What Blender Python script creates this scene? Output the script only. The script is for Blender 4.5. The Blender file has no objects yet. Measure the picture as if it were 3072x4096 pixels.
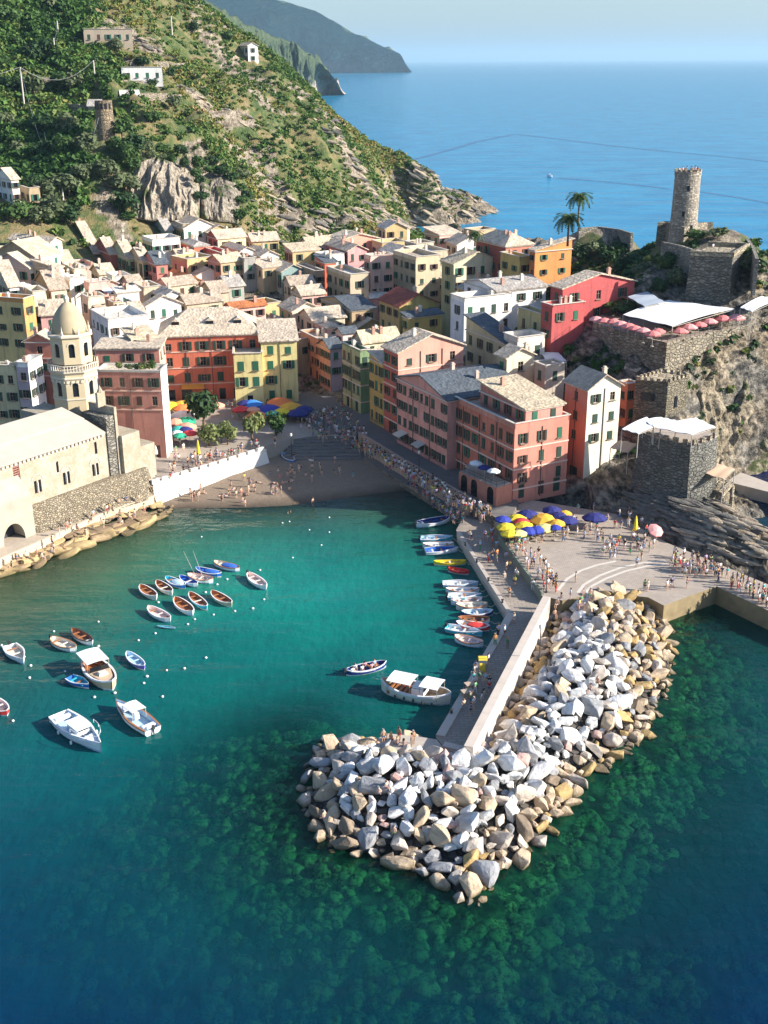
import bpy, bmesh, math, random
import numpy as np
from mathutils import Vector, Matrix
R = math.radians
rnd = random.Random(7)
C = bpy.context.scene.collection
scene = bpy.context.scene

# ---------------------------------------------------------------- camera, light, exposure
CAM_H, FPX, PITCH, ROLL = 68.0, 4630.0, R(21.31), R(0.36)
CX, CY = 1536.0, 2048.0                       # optical centre of the 3072 x 4096 frame
CAM = Vector((0, 0, CAM_H))
FWD = Vector((0, math.cos(PITCH), -math.sin(PITCH)))
_r0 = Vector((1, 0, 0)); _u0 = _r0.cross(FWD)
RIGHT = (_r0*math.cos(ROLL) - _u0*math.sin(ROLL)).normalized()
UP = (_r0*math.sin(ROLL) + _u0*math.cos(ROLL)).normalized()
cam_data = bpy.data.cameras.new('camera')
cam_data.sensor_fit = 'VERTICAL'; cam_data.sensor_height = 36.0; cam_data.sensor_width = 27.0
cam_data.lens = FPX/4096*36
cam_data.clip_start = 1.0; cam_data.clip_end = 120000
cam = bpy.data.objects.new('camera', cam_data); C.objects.link(cam)
M3 = Matrix((RIGHT, UP, -FWD)).transposed()
cam.matrix_world = Matrix.Translation(CAM) @ M3.to_4x4()
scene.camera = cam

HAZE = 5.0e-5
SUN_EL, SUN_AZ = R(25), R(-10)                # azimuth from +x towards +y
SUN = Vector((math.cos(SUN_EL)*math.cos(SUN_AZ), math.cos(SUN_EL)*math.sin(SUN_AZ), math.sin(SUN_EL)))
sd = bpy.data.lights.new('sun', 'SUN'); sd.energy = 5.0; sd.angle = R(0.53); sd.color = (1.0, .93, .84)
so = bpy.data.objects.new('sun', sd); C.objects.link(so)
so.rotation_euler = SUN.to_track_quat('Z', 'Y').to_euler()
world = bpy.data.worlds.new('World'); scene.world = world; world.use_nodes = True
wn = world.node_tree.nodes; wl = world.node_tree.links
bg = wn.get('Background') or wn.new('ShaderNodeBackground')
sky = wn.new('ShaderNodeTexSky'); sky.sky_type = 'NISHITA'; sky.sun_disc = False
sky.sun_elevation = SUN_EL; sky.sun_rotation = math.pi/2 - SUN_AZ
sky.altitude = 60; sky.air_density = 1.0; sky.dust_density = 1.2; sky.ozone_density = 1.2
tn = wn.new('ShaderNodeMix'); tn.data_type = 'RGBA'; tn.blend_type = 'MULTIPLY'; tn.inputs[0].default_value = 1.0; tn.inputs[7].default_value = (.88, 1.0, 1.2, 1)
wl.new(sky.outputs[0], tn.inputs[6]); wl.new(tn.outputs[2], bg.inputs['Color']); bg.inputs['Strength'].default_value = 0.08
scene.view_settings.view_transform = 'Standard'; scene.view_settings.look = 'None'
scene.view_settings.exposure = 1.06; scene.view_settings.gamma = 1.0
scene.view_settings.use_curve_mapping = False
scene.render.engine = 'CYCLES'
cy = scene.cycles
cy.max_bounces = 5; cy.diffuse_bounces = 3; cy.glossy_bounces = 2; cy.transmission_bounces = 2
cy.transparent_max_bounces = 8; cy.volume_bounces = 0; cy.use_denoising = True
cy.use_adaptive_sampling = False; cy.caustics_reflective = False; cy.caustics_refractive = False
cy.volume_step_rate = 20

# ---------------------------------------------------------------- placing helpers (real world metres)
def ray(u, v):
    return FWD*FPX + RIGHT*(u-CX) + UP*(CY-v)
def at(u, v, z):                              # point at height z
    d = ray(u, v); t = (z-CAM_H)/d.z
    return Vector((d.x*t, d.y*t, z))
def aty(u, v, Y):                             # point at distance Y
    d = ray(u, v); t = Y/d.y
    return Vector((d.x*t, Y, CAM_H+d.z*t))
def D(u, v): return (u*1.852, v*1.852)
def atD(u, v, z): return at(*D(u, v), z)
def atyD(u, v, Y): return aty(*D(u, v), Y)
def ZA(x, y): return (x/1.62, 800+y/1.62)
def ZB(x, y): return (1024+x/1.62, 800+y/1.62)
def ZC(x, y): return (2048+x/1.62, 800+y/1.62)
def Z1(x, y): return (x/2.37, 1200+y/2.37)
def Z2(x, y): return (600+x/2.37, 1200+y/2.37)
def Z3(x, y): return (1200+x/2.37, 1200+y/2.37)
def Z4(x, y): return (1800+x/2.37, 1300+y/2.37)
def Z5(x, y): return (2372+x/2.37, 1300+y/2.37)
def Z6(x, y): return (x/2.37, 1600+y/2.37)
def Z8(x, y): return (1600+x/2.37, 2000+y/2.37)

# ---------------------------------------------------------------- object helpers
def tag(o, label=None, cat=None, group=None, kind=None):
    if label: o['label'] = label
    if cat: o['category'] = cat
    if group: o['group'] = group
    if kind: o['kind'] = kind
    return o
def empty(name, loc=(0, 0, 0), rz=0.0):
    o = bpy.data.objects.new(name, None); C.objects.link(o)
    o.location = loc; o.rotation_euler = (0, 0, rz); o.empty_display_size = .5
    return o
def link(name, me, parent=None, mats=None, loc=None, rot=None, scl=None):
    o = bpy.data.objects.new(name, me); C.objects.link(o)
    if parent is not None: o.parent = parent
    if loc is not None: o.location = loc
    if rot is not None: o.rotation_euler = rot
    if scl is not None: o.scale = scl
    if mats is not None:
        if not isinstance(mats, (list, tuple)): mats = [mats]
        if len(me.materials) == 0:
            for m in mats: me.materials.append(m)
        else:
            for i, m in enumerate(mats):
                if me.materials[i] is not m:
                    o.material_slots[i].link = 'OBJECT'; o.material_slots[i].material = m
    return o
class MB:
    """collects polygons for one mesh"""
    def __init__(s): s.v = []; s.f = []; s.m = []
    def poly(s, pts, mi=0):
        n = len(s.v); s.v += [tuple(p) for p in pts]; s.f.append(tuple(range(n, n+len(pts)))); s.m.append(mi)
    def add(s, vs, fs, mi=0):
        n = len(s.v); s.v += [tuple(p) for p in vs]
        for f in fs: s.f.append(tuple(i+n for i in f)); s.m.append(mi)
    def box(s, c, d, rz=0.0, mi=0, top=1.0):
        """c centre of the base, d full sizes"""
        cs, sn = math.cos(rz), math.sin(rz); vs = []
        for k, t in ((0, 1.0), (1, top)):
            for sx, sy in ((-1, -1), (1, -1), (1, 1), (-1, 1)):
                x, y = sx*d[0]/2*t, sy*d[1]/2*t
                vs.append((c[0]+x*cs-y*sn, c[1]+x*sn+y*cs, c[2]+k*d[2]))
        s.add(vs, [(3, 2, 1, 0), (4, 5, 6, 7), (0, 1, 5, 4), (1, 2, 6, 5), (2, 3, 7, 6), (3, 0, 4, 7)], mi)
    def prism(s, pts, z0, z1, mi=0, mt=None, inset=0.0):
        n = len(pts); cx = sum(p[0] for p in pts)/n; cy_ = sum(p[1] for p in pts)/n
        vs = [(p[0], p[1], z0) for p in pts] + [(p[0]+(cx-p[0])*inset, p[1]+(cy_-p[1])*inset, z1) for p in pts]
        s.add(vs, [(i, (i+1) % n, n+(i+1) % n, n+i) for i in range(n)], mi)
        s.add(vs, [tuple(range(n, 2*n)), tuple(reversed(range(n)))], mi if mt is None else mt)
    def tube(s, p, q, r0, r1=None, n=6, mi=0):
        p, q = Vector(p), Vector(q); r1 = r0 if r1 is None else r1
        d = (q-p); d = d.normalized() if d.length > 1e-6 else Vector((0, 0, 1))
        a = d.orthogonal().normalized(); b = d.cross(a); vs = []
        for c, r in ((p, r0), (q, r1)):
            for k in range(n):
                t = 2*math.pi*k/n; vs.append(c+a*r*math.cos(t)+b*r*math.sin(t))
        s.add(vs, [(k, (k+1) % n, n+(k+1) % n, n+k) for k in range(n)]+[tuple(reversed(range(n))), tuple(range(n, 2*n))], mi)
    def lathe(s, c, prof, n=12, mi=0, rz=0.0, close=True):
        vs = []
        for (r, z) in prof:
            for k in range(n):
                t = rz+2*math.pi*k/n; vs.append((c[0]+r*math.cos(t), c[1]+r*math.sin(t), c[2]+z))
        fs = []
        for j in range(len(prof)-1):
            for k in range(n):
                fs.append((j*n+k, j*n+(k+1) % n, (j+1)*n+(k+1) % n, (j+1)*n+k))
        if close: fs += [tuple(reversed(range(n))), tuple(range((len(prof)-1)*n, len(prof)*n))]
        s.add(vs, fs, mi)
    def mesh(s, name, smooth=False):
        me = bpy.data.meshes.new(name); me.from_pydata(s.v, [], s.f)
        me.polygons.foreach_set('material_index', s.m)
        if smooth: me.polygons.foreach_set('use_smooth', [True]*len(s.f))
        me.update(); return me
    def build(s, name, mats, parent=None, smooth=False, **k):
        return link(name, s.mesh(name, smooth), parent, mats, **k)
def fix_normals(me):
    bm = bmesh.new(); bm.from_mesh(me); bmesh.ops.remove_doubles(bm, verts=bm.verts, dist=1e-4)
    bmesh.ops.recalc_face_normals(bm, faces=bm.faces); bm.to_mesh(me); bm.free()

# ---------------------------------------------------------------- noise
def _h(ix, iy, seed):
    n = (ix.astype(np.int64)*374761393 + iy.astype(np.int64)*668265263 + seed*2147483647) & 0xffffffff
    n = ((n ^ (n >> 13))*1274126177) & 0xffffffff
    return ((n ^ (n >> 16)) & 0xffffff)/float(0xffffff)
def vnoise(x, y, seed=0):
    x = np.asarray(x, float); y = np.asarray(y, float)
    ix = np.floor(x); iy = np.floor(y); fx = x-ix; fy = y-iy
    fx = fx*fx*(3-2*fx); fy = fy*fy*(3-2*fy)
    a = _h(ix, iy, seed); b = _h(ix+1, iy, seed); c = _h(ix, iy+1, seed); d = _h(ix+1, iy+1, seed)
    return (a*(1-fx)+b*fx)*(1-fy)+(c*(1-fx)+d*fx)*fy
def fbm(x, y, oct=4, seed=0):
    s = 0; a = .5; t = 0
    for o in range(oct):
        s = s+a*vnoise(x*2**o+o*17.3, y*2**o-o*9.1, seed+o); t += a; a *= .5
    return s/t
def ridged(x, y, oct=4, seed=0):
    s = 0; a = .5; t = 0
    for o in range(oct):
        s = s+a*(1-np.abs(2*vnoise(x*2**o+o*7.3, y*2**o+o*3.1, seed+o)-1)); t += a; a *= .5
    return s/t
class RBF:
    def __init__(s, pts, smooth=1.0):
        p = np.array(pts, float); s.c = p[:, :2]/100; n = len(p)
        K = s.k(s.c, s.c)+np.eye(n)*smooth*1e-3
        P = np.hstack([np.ones((n, 1)), s.c]); A = np.zeros((n+3, n+3))
        A[:n, :n] = K; A[:n, n:] = P; A[n:, :n] = P.T
        s.w = np.linalg.solve(A, np.concatenate([p[:, 2:], np.zeros((3, p.shape[1]-2))]))
    def k(s, a, b):
        d2 = ((a[:, None, :]-b[None, :, :])**2).sum(2); return .5*d2*np.log(d2+1e-9)
    def __call__(s, x, y):
        x = np.asarray(x, float); y = np.asarray(y, float)
        q = np.stack([x.ravel(), y.ravel()], 1)/100; out = []
        for i in range(0, len(q), 20000):
            c = q[i:i+20000]; out.append(np.hstack([s.k(c, s.c), np.ones((len(c), 1)), c]) @ s.w)
        o = np.vstack(out); return o[:, 0].reshape(x.shape) if o.shape[1] == 1 else o.reshape(x.shape+(-1,))
def grid_mesh(name, X, Y, Z, keep=None):
    ny, nx = X.shape
    co = np.stack([X, Y, Z], -1).reshape(-1, 3)
    i = np.arange(ny*nx).reshape(ny, nx)
    q = np.stack([i[:-1, :-1], i[:-1, 1:], i[1:, 1:], i[1:, :-1]], -1).reshape(-1, 4)
    if keep is not None: q = q[keep.ravel()]
    return np_mesh(name, co, q)
def np_mesh(name, co, q, smooth=True):
    me = bpy.data.meshes.new(name); n = q.shape[1]
    me.vertices.add(len(co)); me.vertices.foreach_set('co', np.ascontiguousarray(co, dtype=np.float32).ravel())
    me.loops.add(len(q)*n); me.loops.foreach_set('vertex_index', np.ascontiguousarray(q, dtype=np.int32).ravel())
    me.polygons.add(len(q)); me.polygons.foreach_set('loop_start', np.arange(0, len(q)*n, n, dtype=np.int32))
    me.polygons.foreach_set('use_smooth', np.full(len(q), smooth))
    me.update(calc_edges=True); me.validate(); return me
def vattr(me, name, a, kind='FLOAT'):
    at_ = me.attributes.new(name, 'FLOAT_COLOR' if kind == 'COL' else 'FLOAT', 'POINT')
    if kind == 'COL':
        a = np.hstack([a, np.ones((len(a), 1))]); at_.data.foreach_set('color', a.astype(np.float32).ravel())
    else: at_.data.foreach_set('value', np.asarray(a, np.float32).ravel())

# ---------------------------------------------------------------- materials
class NT:
    def __init__(s, name):
        s.m = bpy.data.materials.new(name); s.m.use_nodes = True; s.t = s.m.node_tree
        s.b = s.t.nodes.get('Principled BSDF'); s.o = s.t.nodes.get('Material Output')
        s.pos = None
    def n(s, kind, **k):
        nd = s.t.nodes.new(kind)
        for a, v in k.items():
            if a.startswith('_'): setattr(nd, a[1:], v)
            else: nd.inputs[a.replace('__', ' ')].default_value = v
        return nd
    def l(s, a, b): s.t.links.new(a, b)
    def P(s):
        if s.pos is None: s.pos = s.n('ShaderNodeNewGeometry')
        return s.pos.outputs['Position']
    def noise(s, scale, detail=3, rough=.55, vec=None, stretch=None):
        v = vec or s.P()
        if stretch:
            mp = s.n('ShaderNodeMapping'); mp.inputs['Scale'].default_value = stretch; s.l(v, mp.inputs[0]); v = mp.outputs[0]
        nd = s.n('ShaderNodeTexNoise', Scale=scale, Detail=detail, Roughness=rough); s.l(v, nd.inputs['Vector']); return nd.outputs['Fac']
    def ramp(s, fac, stops):
        nd = s.n('ShaderNodeValToRGB'); e = nd.color_ramp.elements
        while len(e) < len(stops): e.new(.5)
        for i, (p, c) in enumerate(stops):
            e[i].position = p; e[i].color = (c if isinstance(c, tuple) else (c, c, c))+(1,)
        s.l(fac, nd.inputs[0]); return nd.outputs[0]
    def mix(s, fac, a, b, mode='MIX'):
        nd = s.n('ShaderNodeMix', _data_type='RGBA', _blend_type=mode)
        for x, i in ((fac, 0), (a, 6), (b, 7)):
            if isinstance(x, (int, float)): nd.inputs[i].default_value = x
            elif isinstance(x, tuple): nd.inputs[i].default_value = x+(1,)
            else: s.l(x, nd.inputs[i])
        return nd.outputs[2]
    def math(s, op, a, b=0.0):
        nd = s.n('ShaderNodeMath', _operation=op)
        for x, i in ((a, 0), (b, 1)):
            if isinstance(x, (int, float)): nd.inputs[i].default_value = x
            else: s.l(x, nd.inputs[i])
        return nd.outputs[0]
    def bump(s, h, dist=.1, strength=1.0):
        nd = s.n('ShaderNodeBump', Distance=dist, Strength=strength); s.l(h, nd.inputs['Height'])
        s.l(nd.outputs[0], s.b.inputs['Normal']); return nd
_mc = {}
def plain(name, col, rough=.7, metal=0.0, var=.12, scale=1.5):
    k = (name, col, rough)
    if k in _mc: return _mc[k]
    t = NT(name); t.b.inputs['Roughness'].default_value = rough; t.b.inputs['Metallic'].default_value = metal
    f = t.noise(scale, 2)
    c = t.mix(f, tuple(x*(1-var) for x in col), tuple(min(1, x*(1+var)) for x in col)); t.l(c, t.b.inputs['Base Color'])
    _mc[k] = t.m; return t.m
def plaster(col, dirt=.8):
    k = ('plaster', col, dirt)
    if k in _mc: return _mc[k]
    t = NT('plaster'); t.b.inputs['Roughness'].default_value = .88
    big = t.noise(.22, 4, .6); fine = t.noise(2.2, 4, .65); strk = t.noise(1.0, 3, .6, stretch=(1.3, 1.3, .12))
    c = t.mix(t.ramp(big, [(.3, 0.), (.7, 1.)]), tuple(x*.82 for x in col), tuple(min(1, x*1.12) for x in col))
    c = t.mix(t.math('MULTIPLY', t.ramp(strk, [(.52, 0.), (.75, 1.)]), dirt), c, tuple(x*.5+.03 for x in col))
    c = t.mix(t.math('MULTIPLY', t.ramp(fine, [(.55, 0.), (.72, 1.)]), .45), c, tuple(x*.55+.16 for x in col))
    t.l(c, t.b.inputs['Base Color']); t.bump(fine, .03)
    _mc[k] = t.m; return t.m
def slate(col):
    k = ('slate', col)
    if k in _mc: return _mc[k]
    t = NT('roof_stone'); t.b.inputs['Roughness'].default_value = .85
    big = t.noise(.35, 4, .65); vo = t.n('ShaderNodeTexVoronoi', Scale=1.7); t.l(t.P(), vo.inputs['Vector'])
    c = t.mix(t.ramp(big, [(.3, 0.), (.7, 1.)]), tuple(x*.72 for x in col), tuple(min(1, x*1.15) for x in col))
    sc_ = t.n('ShaderNodeSeparateColor'); t.l(vo.outputs['Color'], sc_.inputs[0]); c = t.mix(sc_.outputs[0], t.mix(1.0, c, (.80, .80, .80), 'MULTIPLY'), t.mix(1.0, c, (1.15, 1.13, 1.1), 'MULTIPLY'))
    fine = t.noise(3, 4, .7); c = t.mix(t.math('MULTIPLY', t.ramp(fine, [(.5, 0.), (.68, 1.)]), .5), c, tuple(x*.4 for x in col))
    t.l(c, t.b.inputs['Base Color']); t.bump(t.math('ADD', fine, vo.outputs['Distance']), .12)
    _mc[k] = t.m; return t.m
def masonry(col, scale=1.1, dark=.35, bumpd=.2):
    k = ('masonry', col, scale)
    if k in _mc: return _mc[k]
    t = NT('rubble_masonry'); t.b.inputs['Roughness'].default_value = .92
    mp = t.n('ShaderNodeMapping'); mp.inputs['Scale'].default_value = (1, 1, 1.9); t.l(t.P(), mp.inputs[0])
    vo = t.n('ShaderNodeTexVoronoi', Scale=scale); t.l(mp.outputs[0], vo.inputs['Vector'])
    vd = t.n('ShaderNodeTexVoronoi', _feature='DISTANCE_TO_EDGE', Scale=scale); t.l(mp.outputs[0], vd.inputs['Vector'])
    sp = t.n('ShaderNodeSeparateColor'); t.l(vo.outputs['Color'], sp.inputs[0])
    c = t.mix(sp.outputs[0], tuple(x*.6 for x in col), tuple(min(1, x*1.3) for x in col))
    c = t.mix(t.ramp(vd.outputs['Distance'], [(.0, .7), (.07, 0.)]), c, tuple(x*dark for x in col))
    big = t.noise(.25, 4, .6); c = t.mix(t.math('MULTIPLY', t.ramp(big, [(.45, 0.), (.7, 1.)]), .5), c, tuple(x*.7+.06 for x in col))
    t.l(c, t.b.inputs['Base Color']); t.bump(t.ramp(vd.outputs['Distance'], [(.0, 0.), (.15, 1.)]), bumpd)
    _mc[k] = t.m; return t.m
def leafmat(name, c1, c2, attr=None):
    t = NT(name); t.b.inputs['Roughness'].default_value = .65; t.b.inputs['Specular IOR Level'].default_value = .25
    f = t.noise(.8, 3, .6)
    if attr:
        a = t.n('ShaderNodeAttribute', _attribute_name=attr); col = t.mix(t.ramp(f, [(.3, 0.), (.7, 1.)]), a.outputs['Color'], t.mix(1.0, a.outputs['Color'], (1.5, 1.4, 1.1), 'MULTIPLY'))
    else: col = t.mix(t.ramp(f, [(.3, 0.), (.7, 1.)]), c1, c2)
    t.l(col, t.b.inputs['Base Color'])
    tr = t.n('ShaderNodeBsdfTranslucent'); t.l(col, tr.inputs[0]); mx = t.n('ShaderNodeMixShader'); mx.inputs[0].default_value = .22
    t.l(t.b.outputs[0], mx.inputs[1]); t.l(tr.outputs[0], mx.inputs[2]); t.l(mx.outputs[0], t.o.inputs[0]); return t.m
# ---------------------------------------------------------------- sea and seabed
def poly_inside(P, X, Y):
    P = np.array([(p[0], p[1]) for p in P]); ins = np.zeros(X.shape, bool); j = len(P)-1
    for i in range(len(P)):
        xi, yi = P[i]; xj, yj = P[j]
        c = ((yi > Y) != (yj > Y)) & (X < (xj-xi)*(Y-yi)/(yj-yi+1e-12)+xi); ins ^= c; j = i
    return ins
def poly_dist(P, X, Y, closed=True):
    P = np.array([(p[0], p[1]) for p in P], float); d = np.full(X.shape, 1e9); n = len(P)
    for i in range(n if closed else n-1):
        a = P[i]; b = P[(i+1) % n]; ab = b-a; L = (ab**2).sum()+1e-9
        t = np.clip(((X-a[0])*ab[0]+(Y-a[1])*ab[1])/L, 0, 1)
        d = np.minimum(d, np.hypot(X-a[0]-ab[0]*t, Y-a[1]-ab[1]*t))
    return d
# outline of the breakwater heap at the waterline
HEAP = [atD(*p, 0) for p in ((1192,1300),(1120,1450),(1035,1590),(960,1620),(860,1598),(760,1598),(690,1592),(662,1640),(640,1730),(668,1800),(720,1850),(800,1858),(870,1880),(930,1900),(1000,1955),(1055,1965),(1080,1900),(1150,1850),(1195,1800),(1245,1755),(1262,1700),(1330,1650),(1400,1600),(1440,1520),(1462,1440),(1455,1370),(1440,1312),(1390,1272),(1310,1262))]
SHORE_L = [atD(*p, 0) for p in ((-200,1330),(-60,1262),(30,1235),(90,1218),(160,1190),(250,1160),(310,1135),(350,1112),(385,1098))]
BEACH = [atD(*p, 0) for p in ((385,1098),(450,1097),(540,1096),(620,1092),(700,1082),(800,1068),(870,1060))]
QUAY_R = [atD(*p, 0) for p in ((870,1060),(925,1096),(1005,1150),(990,1160),(1095,1325),(1030,1450),(945,1600))]
RIGHT_Q = [atD(*p, 0) for p in ((1440,1300),(1545,1270),(1570,1278),(1700,1330),(1900,1400))]
xs = np.arange(-130, 130.1, 1.0); ys = np.arange(30, 230.1, 1.0)
SX, SY = np.meshgrid(xs, ys)
dh = poly_dist(HEAP, SX, SY); dh[poly_inside(HEAP, SX, SY)] *= -1
dl = poly_dist(SHORE_L, SX, SY, False); db = poly_dist(BEACH, SX, SY, False); dr = poly_dist(RIGHT_Q, SX, SY, False)
dep = np.minimum(np.minimum(.34*np.maximum(dh, -2)+.2, .33*dl+.3), np.minimum(.16*db+.05, .5*dr+2.0))
n1 = fbm(SX*.11, SY*.11, 4, 3); n2 = fbm(SX*.45, SY*.45, 3, 9)
hb = 5.5+np.clip((115-SY)/40, 0, 1)*5+(n1-.5)*3
dep = np.minimum(dep, hb)+(n2-.5)*.8*np.clip(dep, 0, 1)
bedm = NT('seabed'); bedm.b.inputs['Roughness'].default_value = .9
f = bedm.noise(.5, 5, .65)
bedm.l(bedm.ramp(f, [(.40, (.03, .06, .035)), (.52, (.09, .15, .08)), (.66, (.26, .32, .18))]), bedm.b.inputs['Base Color']); bedm.bump(f, .5)
bed = link('seabed', grid_mesh('seabed', SX, SY, -np.maximum(dep, .02)), None, bedm.m); tag(bed, kind='structure')

# colour of the water body by place: (D px, linear upwelling albedo, building reflection painted in near the church)
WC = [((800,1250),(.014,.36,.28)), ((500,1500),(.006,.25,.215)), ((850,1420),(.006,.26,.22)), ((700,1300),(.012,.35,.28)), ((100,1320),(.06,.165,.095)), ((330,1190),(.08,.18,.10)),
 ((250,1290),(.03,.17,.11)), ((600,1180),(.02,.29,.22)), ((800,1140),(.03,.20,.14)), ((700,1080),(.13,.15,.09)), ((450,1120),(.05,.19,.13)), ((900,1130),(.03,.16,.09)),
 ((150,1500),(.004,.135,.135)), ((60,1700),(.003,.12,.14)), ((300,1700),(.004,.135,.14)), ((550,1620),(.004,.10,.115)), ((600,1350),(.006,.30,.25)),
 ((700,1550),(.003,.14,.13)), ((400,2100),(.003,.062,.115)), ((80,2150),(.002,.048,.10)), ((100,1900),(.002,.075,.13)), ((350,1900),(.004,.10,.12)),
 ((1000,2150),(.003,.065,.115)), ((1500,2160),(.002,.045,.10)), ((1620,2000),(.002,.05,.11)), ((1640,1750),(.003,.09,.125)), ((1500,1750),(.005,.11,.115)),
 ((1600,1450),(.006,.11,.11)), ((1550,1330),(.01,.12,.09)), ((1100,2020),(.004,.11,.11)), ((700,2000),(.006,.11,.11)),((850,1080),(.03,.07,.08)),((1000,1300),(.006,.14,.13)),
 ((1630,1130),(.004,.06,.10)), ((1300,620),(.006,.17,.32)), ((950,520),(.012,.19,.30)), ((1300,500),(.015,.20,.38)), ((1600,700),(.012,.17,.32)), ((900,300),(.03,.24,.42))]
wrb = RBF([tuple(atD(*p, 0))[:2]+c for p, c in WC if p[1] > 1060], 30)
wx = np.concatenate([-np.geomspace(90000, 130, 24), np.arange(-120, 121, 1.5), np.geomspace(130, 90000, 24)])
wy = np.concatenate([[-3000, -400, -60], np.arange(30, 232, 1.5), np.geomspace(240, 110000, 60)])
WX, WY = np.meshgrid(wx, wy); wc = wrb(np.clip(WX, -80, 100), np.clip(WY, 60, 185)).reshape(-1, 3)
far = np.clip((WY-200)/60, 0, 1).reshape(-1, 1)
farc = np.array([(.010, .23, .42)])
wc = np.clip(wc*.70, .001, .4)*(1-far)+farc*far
dh2 = poly_dist(HEAP, WX, WY); dh2[poly_inside(HEAP, WX, WY)] *= -1
dl2 = poly_dist(SHORE_L, WX, WY, False); db2 = poly_dist(BEACH, WX, WY, False); dr2 = poly_dist(RIGHT_Q, WX, WY, False)
nn = fbm(WX*.06, WY*.06, 3, 21)
clear = np.maximum.reduce([np.exp(-np.maximum(dh2-1, 0)/(9+18*nn))*.97*np.clip((WX+60)/40, 0, 1), np.exp(-dl2/5.5)*.85, np.exp(-db2/9)*.95, np.exp(-dr2/12)*.4])
# the harbour side of the heap is cleaner cut
hs = np.clip((WX-(-5))/10, 0, 1)*np.clip((WY-108)/8, 0, 1)
inner = poly_dist(QUAY_R, WX, WY, False); clear = clear*(.2+.8*np.clip((inner-2)/16, 0, 1))
clear = np.clip(clear, 0.03, .93)*(WY < 235)
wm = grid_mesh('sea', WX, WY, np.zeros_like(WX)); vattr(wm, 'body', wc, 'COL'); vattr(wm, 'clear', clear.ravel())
t = NT('sea_water'); t.t.nodes.remove(t.b)
ab = t.n('ShaderNodeAttribute', _attribute_name='body'); ac = t.n('ShaderNodeAttribute', _attribute_name='clear')
lay = t.n('ShaderNodeNewGeometry')
big = t.noise(.035, 4, .6); mid = t.noise(.16, 4, .6)
col = t.mix(t.ramp(big, [(.35, 0.), (.65, 1.)]), t.mix(1.0, ab.outputs['Color'], (.78, .82, .88), 'MULTIPLY'), t.mix(1.0, ab.outputs['Color'], (1.15, 1.18, 1.12), 'MULTIPLY'))
col = t.mix(t.math('MULTIPLY', t.ramp(mid, [(.5, 0.), (.8, 1.)]), .35), col, t.mix(1.0, ab.outputs['Color'], (.6, .7, .8), 'MULTIPLY'))
rip = t.noise(.9, 3, .6, stretch=(1, .45, 1)); rip2 = t.noise(.22, 3, .6, stretch=(.6, 1.4, 1)); rip3 = t.noise(.035, 3, .6, stretch=(.35, 1.6, 1))
h = t.math('ADD', t.math('MULTIPLY', rip, .16), t.math('ADD', t.math('MULTIPLY', rip2, .42), t.math('MULTIPLY', rip3, 1.4)))
bp = t.n('ShaderNodeBump', Distance=1.0, Strength=.8); t.l(h, bp.inputs['Height'])
df = t.n('ShaderNodeBsdfDiffuse'); t.l(col, df.inputs[0]); t.l(bp.outputs[0], df.inputs['Normal'])
tr = t.n('ShaderNodeBsdfTransparent'); tr.inputs[0].default_value = (.22, .64, .48, 1)
m1 = t.n('ShaderNodeMixShader'); t.l(ac.outputs['Fac'], m1.inputs[0]); t.l(df.outputs[0], m1.inputs[1]); t.l(tr.outputs[0], m1.inputs[2])
gl = t.n('ShaderNodeBsdfGlossy', Roughness=.12); t.l(bp.outputs[0], gl.inputs['Normal'])
fr = t.n('ShaderNodeFresnel', IOR=1.33); t.l(bp.outputs[0], fr.inputs['Normal'])
m2 = t.n('ShaderNodeMixShader'); t.l(t.math('MULTIPLY', fr.outputs[0], .7), m2.inputs[0]); t.l(m1.outputs[0], m2.inputs[1]); t.l(gl.outputs[0], m2.inputs[2])
t.l(m2.outputs[0], t.o.inputs[0])
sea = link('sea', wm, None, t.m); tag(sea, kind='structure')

# ---------------------------------------------------------------- hillside and town ground
HP = [(60,450,330),(60,380,360),(60,250,400),(60,130,440),(60,0,490),(-150,300,380),(-150,0,460),(200,400,345),(330,445,352),(330,340,366),(450,468,366),(450,368,382),
 (560,500,378),(650,525,388),(750,520,402),(850,515,432),(830,450,500),(500,300,430),(650,400,430),(700,300,480),(590,210,500),(480,150,500),(400,100,490),(300,0,520),
 (350,200,430),(250,100,460),(780,420,462),(428,0,560),(492,50,560),(540,95,560),(590,128,560),(636,172,555),(690,237,545),(750,287,535),(815,352,525),(842,388,520),(900,405,530),(960,420,552),(1020,448,578),(850,470,515),(150,470,335)]
hp = [tuple(atyD(*p)) for p in HP]
hp += [tuple(atD(*p, .5)) for p in ((875,482),(905,528),(1000,470),(960,530))]
hp += [(-100,640,60),(-60,640,40),(-20,620,22),(0,600,12),(30,600,-6),(70,590,-6),(60,560,-5),(60,500,-6),(40,480,-5),(90,450,-6),(-250,600,110),(-250,450,80),(20,640,-8),(-40,720,-5)]
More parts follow.
